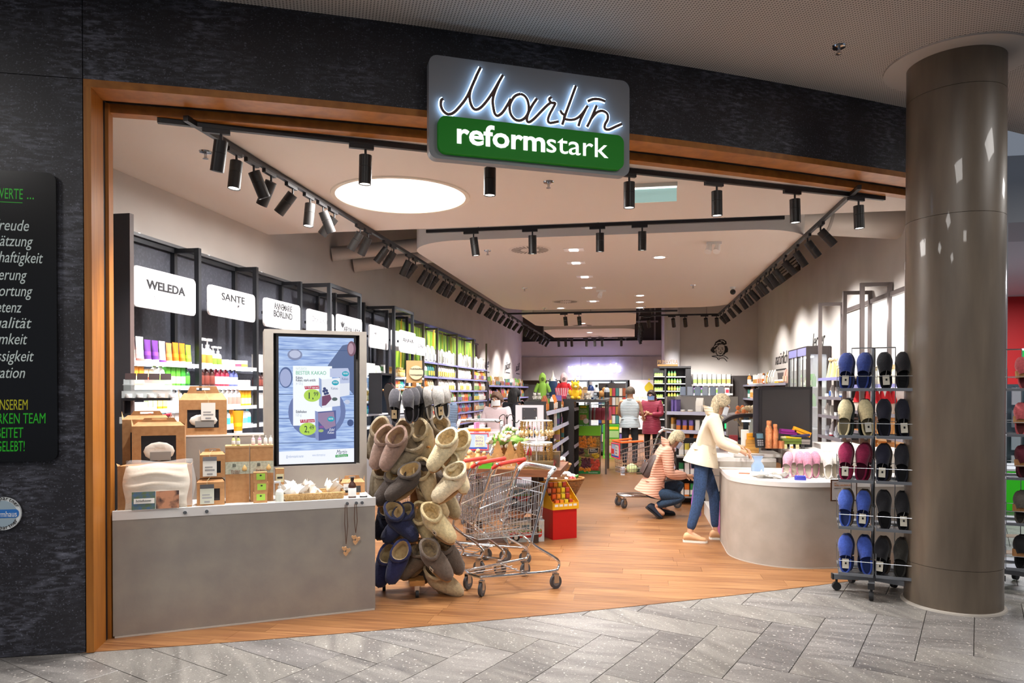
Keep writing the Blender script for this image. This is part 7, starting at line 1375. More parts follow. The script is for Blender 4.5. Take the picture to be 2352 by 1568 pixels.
# ---------------- right wall shelving ----------------
XR=2.9
RP=M('#e9e6e2',.6,noise=(6,3),col2='#dcd8d3')
Yr=[8.38,9.96,10.75,12.15]
for i in range(3):
    y0,y1=Yr[i],Yr[i+1]; t=thing('tall_shelf_frame',f'tall taupe steel shelf frame against the checkout wall, {ORD[i]} from the column','shelf unit',(XR,y0,0)); L=y1-y0; d=.385
    for a in ((0,L) if i==2 else (0,)):
        aa=a-.05 if a else 0
        MB().box((0,aa,0),(.05,aa+.05,3.05)).build('upright',FRAME,t); MB().box((d-.05,aa,0),(d,aa+.05,3.05)).build('upright',FRAME,t); MB().box((.051,aa,3.0),(d-.051,aa+.045,3.05)).build('cross_bar',FRAME,t)
    MB().box((d-.05,.051,2.86),(d-.01,L-.052,2.92)).build('top_rail',FRAME,t); MB().box((d-.008,.0,.0),(d-.001,L,2.86)).build('back_panel',RP,t)
    zz=(1.72,1.38,1.12,.8,.5,.25) if i<2 else (1.84,1.55,1.27,.95,.6)
    for k,z in enumerate(zz):
        MB().box((.0,.052,z-.025),(d-.0085,L-.052,z)).build('shelf',M('#c8935a' if (i<2 and k>0) else '#4c474c',.5),t)
        MB().box((-.01,.052,z-.035),(-.0005,L-.052,z+.01)).build('price_rail',LAV if k==0 else M('#7d7880',.5),t)
        if i<2: MB().box((.25,.08,z-.033),(.30,L-.08,z-.0255)).build('light_strip',M('#ffd9a8' if k else '#ffffff',.4,emit=5),t)
    if i==2: MB().box((.06,L*.5-.012,1.0),(d-.01,L*.5+.012,1.80)).build('divider',FRAME,t)
for i in range(2):
    lamp('AREA','wall_wash',(3.02,(Yr[i]+Yr[i+1])/2,2.7),7,(0,R(-50),0),.25,(1,1,1),sy=1.0); t=thing('light_tube',('white light tube at the top of the first tall frame','white light tube at the top of the second tall frame')[i],'light',(3.20,Yr[i]+.1,1.80)); MB().cyl((0,0,0),(0,Yr[i+1]-Yr[i]-.2,0),.015,n=8).build('tube',M('#fff6ee',.4,emit=8),t); MB().box((.016,.0,-.02),(.065,.05,.02)).build('holder',STEEL,t)
rr=random.Random(8)
def gnome(x,y,z,s,label): 
    t=thing('felt_gnome',label,'ornament',(x,y,z),R(90),'felt gnomes on the tall shelf frames'); MB().lathe([(.05*s,0),(.045*s,.07*s),(.03*s,.12*s),(0,.125*s)],12).build('body',M('#d9d4cc',.9),t,smooth=60); MB().lathe([(.05*s,.10*s),(.03*s,.17*s),(.008*s,.26*s),(0,.27*s)],12).build('cap',M('#c4202a',.9),t,smooth=60); MB().ell((0,.045*s,.10*s),(.015*s,.015*s,.015*s),8,6).build('nose',M('#d8a888',.7),t,smooth=True)
for k in range(7): gnome(XR+.09+.12*(k%2),9.2+.2*k,1.381 if 9.2+.2*k<10.7 else 1.271,1.15,f'red capped felt gnome on the tall shelf frames, {ORD[k]} from the column')
def sackrow(y0,n,z,cols,name,label,cat,st=.15,s=1.,dx=.12):
    for k in range(n):
        c=cols[k%len(cols)]; t=thing(name,f'{label}, {ORD[k]} from the column',cat,(XR+dx+.05*(k%2),y0+st*k,z),0,name.replace('_',' ')+'s on the checkout wall')
        MB().loft([[(a*x_*.055*s*1.1,a*y_*.06*s,zz*s) for x_,y_ in ((-1,-.6),(-.6,-1),(.6,-1),(1,-.6),(1,.6),(.6,1),(-.6,1),(-1,.6))] for zz,a in ((0,.85),(.05,1.05),(.12,1),(.16,.45),(.20,.7))]).build('sack',M(c,.8,bump=(50,.2)),t,smooth=60); MB().tube([(.03*s*math.cos(a),.034*s*math.sin(a),.16*s) for a in [2*PI*q/10 for q in range(10)]],.005,5,closed=True).build('tie',M('#b8a070',.8),t)
sackrow(8.6,9,1.721,['#e6dcc4','#d8c8a4','#efe6d4'],'straw_bag','straw coloured bag on the upper board of the checkout wall','bag',.15,1.2)
sackrow(8.6,9,1.121,['#d8a864','#e8d0a4','#c89048'],'bread_bag','bread coloured bag on the lit board of the checkout wall','bag',.15,1.)
sackrow(8.6,9,.801,['#d89a54','#ecd8b4','#b8803c'],'gift_basket','amber gift basket on the lower lit board of the checkout wall','bag',.15,1.1); sackrow(8.6,9,.501,['#d8a05a','#e8d4b0','#c08a48'],'craft_bag','brown craft bag on the low lit board of the checkout wall','bag',.15,1.1); sackrow(8.6,9,.251,['#c89454','#e0c89c','#a87a3c'],'lantern_bag','tan bag on the lowest lit board of the checkout wall','bag',.15,1.1)
# golden straw goods and small compartments in the third frame
for k in range(12):
    y=10.85+.105*k; t=thing('straw_ornament',f'golden straw figure on the lavender railed board, {ORD[k]} from the column','ornament',(XR+.12+.06*(k%2),y,1.841),0,'straw figures'); s=.9+.5*(k>7)
    MB().lathe([(.045*s,0),(.03*s,.06*s),(.016*s,.15*s),(0,.2*s)],10).build('figure',M('#dcc28a',.7,bump=(70,.5)),t,smooth=60); MB().ell((0,0,.21*s),(.02*s,.02*s,.022*s),8,6).build('head',M('#ecdcb4',.7),t,smooth=True)
for k,(z,cs) in enumerate(((1.551,('#e6e4e2','#f2f0ee','#c8ccd4','#3a6ac0')),(1.271,('#f0eeea','#d8d4cc','#e8e4de')),(.951,('#e9e7ee','#b8bccc','#dfe3ea','#a83038')))):
    for j in range(9):
        c=cs[(j*2+k)%len(cs)]; product(('packet','carton','jar')[(j+k)%3],c,cs[(j+1)%len(cs)],(XR+.1+.05*(j%2),10.88+.135*j,z),R(90)+PI,f"{cname(c)} {('packet','carton','jar')[(j+k)%3]} on the {ORD[k+1]} board of the third tall frame, {ORD[j]} from the column",'household goods on the third tall frame',1.1+.2*(j%2),False)
# glass cabinet
t=thing('glass_cabinet','tall black framed glass cabinet with green packs beyond the tall shelf frames','cabinet',(XR,12.9,0)); L=1.5; d=.385; BF=M('#3b3434',.4)
for a in (0,.72,L-.06):
    MB().box((0,a,0),(.06,a+.06,2.39)).build('post',BF,t)
MB().box((d-.06,0,0),(d,.06,2.39)).build('post',BF,t); MB().box((0,.061,2.26),(.06,.719,2.39)).box((0,.781,2.26),(.06,L-.061,2.39)).build('head_panel',LAV,t,kind='stuff'); MB().box((.061,0,2.27),(d-.061,.06,2.39)).build('side_head',BF,t); MB().box((.0,.0,2.391),(d,L,2.41)).build('roof',BF,t)
for a,b in ((.061,.719),(.781,L-.061)): MB().box((.02,a,.1),(.026,b,2.26)).build('glass_pane',GLASS,t); MB().box((.012,(a+b)/2-.012,.1),(.032,(a+b)/2+.012,2.26)).build('mullion',BF,t)
MB().box((.061,.02,.1),(d-.061,.026,2.27)).build('glass_pane',GLASS,t); MB().box((d-.01,.061,0),(d-.001,L,2.39)).build('back',M('#dcdce4',.5),t); MB().box((.1,.1,2.22),(.14,L-.1,2.25)).build('light_strip',M('#f0f4ff',.4,emit=7),t)
for z in (.2,.6,1.0,1.38,1.72): MB().box((.07,.08,z-.02),(d-.02,L-.08,z)).build('shelf',M('#cfd4dc',.3),t)
for k,z in enumerate((1.72,1.38)): row([('packet','#5fb83a','#d8ecc0',2,1.3),('packet','#8acb4a','#eef2d8',2,1.3),('jar','#dfe6d8','#8a9a6a',2,1.3),('carton','#b8a078','#e8e0c8',2,1.2)],(XR+.15,13.0,0),(XR+.15,14.3,0),z+.001,R(-90),f'{("upper","lower")[k]} board inside the glass cabinet',f'packs on the {("upper","lower")[k]} board of the glass cabinet',parts=False,gap=1.15)
# long shelf to the corner, with packs
t=thing('corner_shelf','long dark shelf with food packs running into the far corner','shelf unit',(XR,14.6,0))
for z in (1.80,1.45,1.1): MB().box((0,0,z-.03),(d,5.5,z)).build('shelf',M('#5a565c',.5),t); MB().box((-.01,0,z-.04),(-.0005,5.5,z+.01)).build('price_rail',M('#8f8ea0',.5),t)
MB().box((d-.01,0,0),(d,5.5,2.06)).build('back_panel',M('#6a6260',.7),t)
for a in (0,2.7,5.46): MB().box((0,a,0),(d-.011,a+.04,1.76)).build('upright',FRAME,t)
for k,z in enumerate((1.80,1.45)):
    q=random.Random(90+k); row([(q.choice(['carton','packet','jar','lotion_bottle']),q.choice(['#f2f0ea','#e8c24a','#d88a3a','#efe9dc','#3a8a7a','#e0b0a0','#f4f2ee']),q.choice(PAL),q.randint(1,3),1.4+.4*q.random()) for _ in range(12)],(XR+.1,14.7,0),(XR+.1,19.9,0),z+.001,R(-90),f'{("top","second")[k]} board of the corner shelf',f'packs on the {("top","second")[k]} board of the corner shelf',parts=False,gap=1.7)
# shelf below the drawn woman
GX0=at(1588,880,20.1).x; GX1=at(1682,880,20.1).x; L=GX1-GX0
t=thing('tea_wall_shelf','white packed shelf below the drawn woman on the rear wall','shelf unit',(GX0,20.29,0)); 
for y in (883,904,927,950):
    z=at(1630,y,20.0).z; MB().box((0,-.3,z-.03),(L,-.011,z)).build('shelf',M('#55504e',.5),t); MB().box((0,-.312,z-.035),(L,-.3005,z+.012)).build('price_rail',M('#d8d4d0',.5),t); MB().box((.05,-.06,z-.04),(L-.05,-.02,z-.031)).build('light_strip',M('#fff4e8',.4,emit=6),t)
MB().box((0,-.01,0),(L,0,2.1)).build('back_panel',M('#8a827e',.7),t)
for a in (0,L): MB().box((a-.02,-.3,0),(a+.001,-.011,2.05)).build('side',M('#4a4442',.6),t)
for k,y in enumerate((883,904,927)):
    z=at(1630,y,20.0).z; row([[('carton','#f4f2ec','#a8c86a',6,2.0),('carton','#f6f2e8','#e8b86a',5,2.0)],[('packet','#7a4a9a','#4a7a3a',2,1.35),('packet','#f2f0ea','#8ab84a',3,1.35),('packet','#f4eeee','#d83a4a',3,1.35),('packet','#e8502a','#f0c0a0',2,1.35),('packet','#f2f0f0','#a8385a',2,1.35)],[('packet','#e83a30','#f4d8d0',2,1.3),('carton','#8a8684','#b8b4b0',3,1.5),('packet','#f0c83a','#f4ecc8',2,1.3),('packet','#f2efe6','#d8b84a',4,1.3)]][k],(GX0+.03,20.08,0),(GX1-.03,20.08,0),z+.001,0,f'{ORD[k]} row below the drawn woman',f'packs in the {ORD[k]} row below the drawn woman',parts=False,gap=1.12)
t=thing('dark_wall_panel','dark panel beside the packed shelf in the far corner','panel',(GX1+.03,20.28,0)); MB().box((0,0,0),(3.28-GX1-.03,.019,2.06)).build('board',M('#4a4341',.7),t); MB().box((0,-.006,2.04),(3.28-GX1-.03,0,2.06)).build('edge',FRAME,t)
# drawn woman on the rear wall
def gp(x,y): p=at(1400+x/3.0167,740+y/3.0167,20.28); return (p.x,p.z)
t=thing('wall_drawing','black line drawing of a smiling woman pointing, on the rear wall','drawing',(0,20.295,0)); DI=M('#1a181a',.7); LY2=[0]
def poly(p,name='hair_shape',m=DI,y=-.004): MB().prism([gp(*q) for q in p],y,y+.002,ax=1).build(name,m,t)
def line(p,r=.011,name='ink_line'): MB().tube(smoothpts([(gp(*q)[0],-.003,gp(*q)[1]) for q in p],4),r,5,flat=((0,1,0),.3)).build(name,DI,t)
poly([(722,165),(735,135),(760,119),(790,118),(810,132),(813,150),(795,158),(780,152),(760,155),(745,172),(735,185),(722,190),(705,180)]); poly([(705,182),(725,190),(733,205),(725,214),(710,206),(700,194)],'curl'); poly([(795,160),(815,165),(822,185),(820,205),(805,212),(797,222),(790,226),(795,205),(800,185)],'curl')
for q in ([(738,150),(755,140),(775,142)],[(770,128),(788,130),(800,142)],[(725,172),(738,160),(750,158)]): MB().tube(smoothpts([(gp(*a)[0],-.0055,gp(*a)[1]) for a in q],4),.012,5,flat=((0,1,0),.3)).build('hair_highlight',M('#cfc9c4',.7),t)
line([(738,190),(738,212),(750,228),(768,234),(784,226),(795,210)]); line([(750,178),(758,175)],.009); line([(776,176),(786,178)],.009)
poly([(752,184),(758,182),(762,186),(757,189)],'eye'); poly([(778,185),(784,183),(788,187),(782,190)],'eye'); line([(770,188),(772,198),(767,200)],.006); poly([(754,206),(768,204),(784,202),(778,216),(768,220),(760,216)],'mouth'); poly([(758,208),(780,205),(776,211),(764,213)],'teeth',M('#ece6e0',.6),-.0065)
line([(708,235),(730,232),(755,231),(790,232),(808,240),(822,252)],.010); line([(710,236),(735,240),(745,245),(752,256),(760,258),(766,250),(790,247),(803,258),(815,271)],.010); line([(748,245),(756,252)],.006); line([(756,242),(763,250)],.006)
# tall black aroma cabinet
PX0=at(1526,880,19.3).x; PX1=at(1587,880,19.3).x; L=PX1-PX0; PZ=at(1555,845,19.3).z; BLA=M('#151315',.6)
t=thing('aroma_cabinet','tall black cabinet full of small green bottles before the white column','cabinet',(PX0,19.3,0)); MB().box((0,.3,0),(L,.34,PZ)).build('back',BLA,t); MB().box((0,0,0),(.05,.3,PZ)).box((L-.14,0,0),(L,.3,PZ)).build('side',BLA,t,kind='stuff'); MB().box((-.12,-.03,PZ),(L,.34,PZ+.05)).build('crown',BLA,t); MB().box((-.28,.05,0),(-.001,.09,PZ)).build('side_back',BLA,t)
zs=[at(1555,y,19.3).z for y in (864,880,897,913,929,945,962,980)]
for z in zs: MB().box((.051,.0,z-.025),(L-.141,.3,z)).build('shelf',M('#b8b6bc',.5),t); MB().box((-.27,-.12,z-.02),(-.001,.049,z)).build('side_shelf',M('#c8c8d0',.5),t)
for k,z in enumerate(zs[:6]):
    row([('bottle',('#2f6a3a','#3f7a34','#6a5a24','#8a7a2a')[k%4],'#b8c84a',3,1.15),('bottle','#4a7a3a','#d8d890',3,1.0)],(PX0+.08,19.36,0),(PX1-.17,19.36,0),z+.001,0,f'{ORD[k]} board of the aroma cabinet',f'bottles on the {ORD[k]} board of the aroma cabinet',parts=False,gap=1.15,maxn=[3,6,8,8,7,5][k])
    row([('bottle','#7aa83a','#c8e07a',4,.75)],(PX0-.26,19.24,0),(PX0-.01,19.24,0),z+.001,0,f'{ORD[k]} side board of the aroma cabinet',f'bottles on the {ORD[k]} side board of the aroma cabinet',parts=False,gap=1.0)
p=at(1510,836,19.25); t=thing('gold_lettering','gold capital lettering PRIMAVERA standing on top of the black cabinet','lettering',(p.x,19.27,PZ+.05)); wd=at(1557,836,19.25).x-p.x; text('PRIMAVERA',(0,-.01,.06),(1,0,0),(0,0,1),.15,M('#6a4e28',.5,.3),t,width=wd,ext=.01); MB().box((0,-.012,0),(wd,.012,.05)).build('base_strip',M('#8a6a40',.4,.5),t)
# rear wall: neon words, glass fridges, white panel
p0_=at(1305,855,27.45); p1_=at(1428,850,27.45); NE=M('#c9c6ff',.3,emit=11)
t=thing('neon_lettering','violet white neon script reading veggie inside on the rear wall','sign',(p0_.x,27.45,p0_.z)); wd=p1_.x-p0_.x; text('veggie',(0,0,0),(1,0,0),(0,0,1),.5,NE,t,width=wd*.46,ext=.02,shear=.25,bold=.012); text('inside',(wd*.53,0,0),(1,0,0),(0,0,1),.5,NE,t,width=wd*.46,ext=.02,shear=.25,bold=.012)
for k in range(4): MB().cyl((wd*(.1+.27*k),.03,.08),(wd*(.1+.27*k),.099,.08),.02,n=8).build('spacer',STEEL,t)
for k in range(3): lamp('POINT','neon_glow',(p0_.x+wd*(.15+.35*k),27.2,2.5),8,size=.15,color=(.45,.42,1))
def fridge(xa,xb,label,k):
    a=at(xa,875,27.3).x; b=at(xb,875,27.3).x; t=thing('glass_fridge',label,'fridge',(a,27.2,0)); L=b-a; DKB=M('#23262e',.4)
    MB().box((0,.0,0),(.06,.33,2.0)).build('side',DKB,t); MB().box((L-.06,0,0),(L,.33,2.0)).build('side',DKB,t); MB().box((.061,.27,0),(L-.061,.33,2.0)).build('back',M('#1f3f6a' if k!=2 else '#3a5a3a',.5),t); MB().box((.0,.0,2.001),(L,.33,2.05)).build('head',DKB,t); MB().box((.061,.0,.0),(L-.061,.27,.3)).build('plinth',DKB,t); MB().box((.061,.02,.301),(L-.061,.026,1.99)).build('glass_door',GLASS,t); MB().box((.1,.05,1.93),(L-.1,.08,1.96)).build('light_strip',M('#cfe0ff',.4,emit=8),t)
    for z in (.7,1.05,1.4,1.7): MB().box((.065,.06,z-.02),(L-.065,.26,z)).build('shelf',M('#9aa4b4',.4),t)
    for j,z in enumerate((1.4,1.7)): row([('packet',('#3a7ac0','#6ab84a','#8ac84a')[k],'#eef4f0',3,1.5),('carton','#e8eef2','#6aa84a',2,1.5)],(a+.09,27.36,0),(b-.09,27.36,0),z+.001,0,f'{("lower","upper")[j]} board of the {ORD[k]} glass fridge',f'packs in the {ORD[k]} glass fridge',parts=False,gap=1.3)
fridge(1300,1352,'dark glass fridge behind the dressed child figures',0); fridge(1354,1404,'dark glass fridge in the middle of the rear wall',1); fridge(1406,1442,'glass fridge with green packs beside the white panel',2)
a=at(1446,930,27.4); b=at(1506,872,27.4); t=thing('white_wall_panel','white rear wall panel with a yellow drop emblem','panel',(a.x,27.45,.2)); L=b.x-a.x; hh=b.z-.2; MB().box((0,0,0),(L,.05,hh)).build('board',M('#e4dde2',.5),t); cx_=at(1491,890,27.4).x-a.x; cz_=at(1491,890,27.4).z-.2
MB().prism([(cx_+.17*math.cos(2*PI*k/24)*(1 if math.sin(2*PI*k/24)<.3 else max(0,1.25-math.sin(2*PI*k/24))*1.05),cz_+.17*math.sin(2*PI*k/24)*(1 if math.sin(2*PI*k/24)<.3 else 1.35)) for k in range(24)],-.004,-.001,ax=1).build('yellow_drop',M('#c9b41e',.5),t); MB().cyl((cx_,-.001,cz_+.31),(cx_,-.004,cz_+.31),.035,n=14).build('yellow_dot',M('#c9b41e',.5),t)
YT=M('#c8a84a',.5); text('DEINE TÄGLICHE',(L*.08,-.003,cz_-.42),(1,0,0),(0,0,1),.12,YT,t,width=L*.8); text('PORTION OBST',(L*.08,-.003,cz_-.58),(1,0,0),(0,0,1),.12,YT,t,width=L*.75)
# spotlit words on the checkout wall
for k,(x,y,s_,wd) in enumerate(((1781,838,'natürlich',1.35),(1866,800,'lecker',.9))):
    p=atx(x,y,3.295); t=thing('wall_script',('black slanted script word on the wall above the corner shelf','black slanted script word above the glass cabinet')[k],'lettering',(3.297,p.y,p.z)); text(s_,(-.003,0,0),(0,-1,0),(0,0,1),.4,INK,t,width=wd,shear=.35,align='LEFT'); MB().box((-.003,-.9*wd,-.14),(0,0,-.11)).build('underline',INK,t)
# third frame of the neighbouring shop: shelf racks seen beside the column
t=thing('hook_wall','wall of hooks with hanging stationery in the neighbouring shop','rack',(5.0,12.2,0)); MB().box((0,0,.3),(2.2,.05,1.75)).build('panel',M('#5b6a74',.5),t); MB().box((0,-.3,.1),(2.2,0,.3)).build('base',M('#9aa3a8',.5),t)
for k in range(40):
    i,j=k%10,k//10; c=('#3a4a54','#b8c4cc','#6a2a30','#d8d8e0','#2a5a6a','#8a8f98')[(k*7)%6]; o=tag(link('hanging_pack',MB().box((-.07,-.02,-.26),(.07,0,0)).mesh('hanging_pack',M(c,.4)),loc=(5.12+.215*i,12.12,.66+.345*j)),f'{cname(c)} pack on the neighbouring hook wall, {ORD[j]} row from below, {ORD[i]} along','pack','packs in the neighbouring shop'); link('hook',MB().tube([(0,0,.0),(0,.08,.02)],.005,5).mesh('hook',STEEL),o)
t=thing('green_block','bright green plinth on the floor of the neighbouring shop','plinth',(4.3,10.9,0)); MB().box((0,0,0),(1.2,.7,.55)).build('plinth_body',M('#35c81e',.5,emit=.25),t); MB().box((-.1,-.1,.551),(1.3,.8,.58)).build('white_top',M('#e6eaec',.4),t)
p=at(2346,820,12.0); t=thing('escape_sign','green lit escape sign in the neighbouring shop','sign',(p.x-.02,11.9,p.z-.1)); MB().box((0,0,0),(.3,.03,.2)).build('panel',M('#1fa84a',.3,emit=1.2),t); MB().box((-.01,-.005,.2),(.31,.035,.225)).build('lamp',M('#ffffff',.3,emit=4),t); MB().prism([(.05,.08),(.12,.08),(.12,.05),(.17,.1),(.12,.15),(.12,.12),(.05,.12)],-.004,-.001,ax=1).build('arrow',M('#ffffff',.3,emit=1.5),t); MB().box((.1,.01,.226),(.13,.02,3.62-p.z+.1)).build('hanger',STEEL,t)
# ---------------- people ----------------
TMP=bpy.data.scenes.new('tmp')
def skin(nodes,edges,root=0,lev=2):
    """continuous tapered surface grown around a skeleton: nodes = [(position, radius or (rx, ry))]"""
    me=bpy.data.meshes.new('sk'); me.from_pydata([n[0] for n in nodes],edges,[]); o=bpy.data.objects.new('sk',me); TMP.collection.objects.link(o)
    o.modifiers.new('s','SKIN'); 
    sl=me.skin_vertices[0].data if me.skin_vertices else None
    if sl is None:
        import bmesh; bm=bmesh.new(); bm.from_mesh(me); bm.verts.layers.skin.verify(); bm.to_mesh(me); bm.free(); sl=me.skin_vertices[0].data
    for i,n in enumerate(nodes):
        r=n[1]; sl[i].radius=r if isinstance(r,tuple) else (r,r); sl[i].use_root=(i==root)
    o.modifiers['s'].use_smooth_shade=True; s=o.modifiers.new('u','SUBSURF'); s.levels=lev; s.render_levels=lev
    TMP.view_layers[0].update(); dg=TMP.view_layers[0].depsgraph; out=bpy.data.meshes.new_from_object(o.evaluated_get(dg)); bpy.data.objects.remove(o); return out
def mixmesh(me,mb,mat,name):
    v=[tuple(x.co) for x in me.vertices]; f=[tuple(p.vertices) for p in me.polygons]; o=MB(); o.add(v,f); o.add(mb.v,mb.f); return o.mesh(name,mat,smooth=80)
def puff(col,k=26):
    m=M(col,.55,sheen=.2)
    key=('puff',col)
    if key in MATS: return MATS[key]
    m=m.copy(); nt=m.node_tree; b=nt.nodes['Principled BSDF']; tc=nt.nodes.new('ShaderNodeTexCoord'); w_=nt.nodes.new('ShaderNodeTexWave'); w_.bands_direction='Z'; w_.inputs['Scale'].default_value=k/2.6; w_.inputs['Distortion'].default_value=1.2; w_.inputs['Detail'].default_value=1; nt.links.new(tc.outputs['Object'],w_.inputs['Vector']); bp=nt.nodes.new('ShaderNodeBump'); bp.inputs['Strength'].default_value=.3; bp.inputs['Distance'].default_value=.02; nt.links.new(w_.outputs['Fac'],bp.inputs['Height']); nt.links.new(bp.outputs[0],b.inputs['Normal']); MATS[key]=m; return m
SKINM=M('#d9a888',.55,noise=(20,2),col2='#d09c7c')
STAND=dict(pel=(0,0,.95),waist=(0,0,1.08),chest=(0,.01,1.27),neck=(0,.0,1.42),skull=(0,.02,1.56),top=(0,.01,1.62),
 shL=(-.18,0,1.38),elL=(-.22,.02,1.10),wrL=(-.20,.12,.88),shR=(.18,0,1.38),elR=(.22,.02,1.10),wrR=(.20,.12,.88),
 hiL=(-.09,0,.90),knL=(-.10,.02,.50),anL=(-.10,-.01,.09),toL=(-.11,.13,.035),hiR=(.09,0,.90),knR=(.10,.02,.50),anR=(.10,-.01,.09),toR=(.11,.13,.035))
def person(loc,rz,label,J=None,top='#888888',trousers='#2a2f3a',shoes='#2a2422',hair='#5a4638',hairlen=.0,mask=None,puffy=False,hem=.16,s=1.,vest=False,hood=None,glasses=False,grip=.5):
    j=dict(STAND); j.update(J or {}); j={k:Vector(v) for k,v in j.items()}
    t=thing('person',label,'person',loc,rz); t.scale=(s,s,s)
    hd=(j['top']-j['neck']).normalized(); f=Vector((0,1,0)); f=(f-hd*f.dot(hd)).normalized(); 
    if 'look' in j: f=(j['look']-hd*j['look'].dot(hd)).normalized()
    sd=f.cross(hd)
    # body skeleton
    N=[(j['pel'],(.11,.08)),(j['waist'],(.10,.075)),(j['chest'],(.12,.09)),(j['neck'],.052),((j['neck']*.45+j['skull']*.55)+f*.012,.058),(j['skull'],(.078,.088)),(j['top'],(.062,.072))]; E_=[(0,1),(1,2),(2,3),(3,4),(4,5),(5,6)]
    fing=MB()
    for S_ in 'LR':
        k=len(N); sh,el,wr=j['sh'+S_],j['el'+S_],j['wr'+S_]; d=(wr-el).normalized(); palm=wr+d*.055
        N+=[(sh,.05),(sh.lerp(el,.5),.040),(el,.034),(el.lerp(wr,.4),.031),(wr,.024),(palm,(.034,.020))]; E_+=[(2,k),(k,k+1),(k+1,k+2),(k+2,k+3),(k+3,k+4),(k+4,k+5)]
        u=d.orthogonal().normalized(); side=(j['shR']-j['shL']).normalized(); u=(side-d*side.dot(d)); u=u.normalized() if u.length>.1 else d.orthogonal(); w_=d.cross(u); w_=w_ if w_.z<0 else -w_
        for q,(o_,L_) in enumerate(((-.026,.062),(-.009,.074),(.009,.070),(.026,.055))):
            a=palm+u*o_+d*.012; b=a+d*L_*.5+w_*.010*grip*2; c=a+d*L_*.80+w_*.034*grip*2; e=a+d*L_*.85+w_*.055*grip*2; fing.tube([a,b,c,e],[.0095,.009,.008,.0065],7)
        fing.tube([wr+d*.025+u*.02*(1 if S_=='L' else -1),wr+d*.05+u*.048*(1 if S_=='L' else -1)+w_*.01,wr+d*.085+u*.045*(1 if S_=='L' else -1)+w_*.03],[.011,.010,.008],7)
        k=len(N); hi,kn,an,to=(j[x+S_] for x in ('hi','kn','an','to'))
        N+=[(hi,.062),(hi.lerp(kn,.5),.05),(kn,.038),(kn.lerp(an,.35),.036),(an,.038),(an.lerp(to,.6)+Vector((0,0,-.01)),.036),(to,.03)]; E_+=[(0,k)]+[(k+i,k+i+1) for i in range(6)]
    N=[(tuple(a),b) for a,b in N]
    c=j['skull']-hd*.01
    fing.ell(c+f*.090-hd*.012,(.013,.018,.020),10,8); 
    for q in (-1,1): fing.ell(c+sd*q*.080-hd*.01,(.012,.020,.028),8,6)
    link('body',mixmesh(skin(N,E_),fing,SKINM,'body'),t)
    for q in (-1,1): e=MB().ell(c+f*.079+sd*q*.030+hd*.012,(.014,.010,.009),10,8).build('eye',WHITE,t,smooth=True); MB().ell(c+f*.087+sd*q*.030+hd*.012,(.006,.005,.006),8,6).build('iris',M('#3a2a20',.3),e,smooth=True); MB().tube([c+f*.082+sd*q*.016+hd*.032,c+f*.083+sd*q*.032+hd*.037,c+f*.074+sd*q*.048+hd*.032],.004,5).build('eyebrow',M(hair,.8),t,smooth=True)
    if mask: 
        fr=[]
        for a in range(-4,5):
            th=a*.30; fr.append([c+(f*math.cos(th)*.098+sd*math.sin(th)*.086)+hd*(z_-.015) for z_ in (.005,-.03,-.065,-.085)])
        MB().loft(fr,cap=False,close=False).build('face_mask',M(mask,.7),t,smooth=80)
    else: MB().tube([c+f*.083+sd*-.022-hd*.046,c+f*.088-hd*.048,c+f*.083+sd*.022-hd*.046],[.004,.007,.004],6).build('mouth',M('#a85a50',.5),t,smooth=True)
    if glasses:
        for q in (-1,1): MB().tube([c+f*.098+sd*(q*.032+.022*math.cos(a))+hd*(.010+.016*math.sin(a)) for a in [2*PI*i/14 for i in range(14)]],.0025,5,closed=True).build('spectacle_rim',INK,t,smooth=True)
    # hair
    HM=M(hair,.7,noise=(60,3),col2=shade(hair,.7),bump=(90,.4)); hb=MB(); n=18; rows=[]
    for i in range(8):
        ph=i/7*PI*.62; row_=[]
        for k in range(n):
            a=2*PI*k/n; fr=math.cos(a); lim=1 if fr<.35 else max(.35,1-.75*(fr-.35)); p=ph*lim
            row_.append(c+hd*(.012+.112*math.cos(p))+(f*math.cos(a)*.104+sd*math.sin(a)*.098)*math.sin(p))
        rows.append(row_)
    hb.loft(rows)
    if hairlen: hb.loft([[c-f*.045+sd*math.sin(a)*w_-f*math.cos(a)*.05*max(w_/.1,.5)*1.0-hd*z_ for a in [2*PI*k/14 for k in range(14)]] for z_,w_ in ((-.05,.085),(.03,.105),(.03+hairlen*.6,.10),(.03+hairlen,.06))])
    hb.build('hair',HM,t,smooth=80)
    # clothes
    ex=.028 if puffy else .018; bot=j['pel'].lerp(j['waist'],-.6) if hem else j['pel']
    low=j['pel']+(j['pel']-j['waist']).normalized()*hem
    T=[(j['pel'].lerp(j['waist'],.55),(.128+ex,.102+ex)),(j['waist'],(.128+ex,.10+ex)),(j['chest'],(.142+ex,.112+ex)),(j['chest'].lerp(j['neck'],.72),(.078+ex*.5,.07+ex*.5))]; TE=[(0,1),(1,2),(2,3)]
    ax_=(j['waist']-j['pel']).normalized(); sx_=Vector((1,0,0)); fx_=ax_.cross(sx_).normalized(); sk=[]
    for f_,rx,ry in ((-1.0,.135+ex,.10+ex),(-.5,.152+ex,.128+ex),(.0,.170+ex,.152+ex),(.5,.180+ex,.168+ex),(1.,.184+ex,.175+ex)):
        c_=(j['pel'].lerp(j['waist'],-f_) if f_<0 else j['pel']-ax_*hem*f_); sk.append([c_+sx_*rx*math.cos(2*PI*k/20)+fx_*ry*math.sin(2*PI*k/20) for k in range(20)])
    sk+=[[c_+sx_*.93*rx*math.cos(2*PI*k/20)+fx_*.93*ry*math.sin(2*PI*k/20) for k in range(20)]]; skm=MB().loft(sk,cap=False)
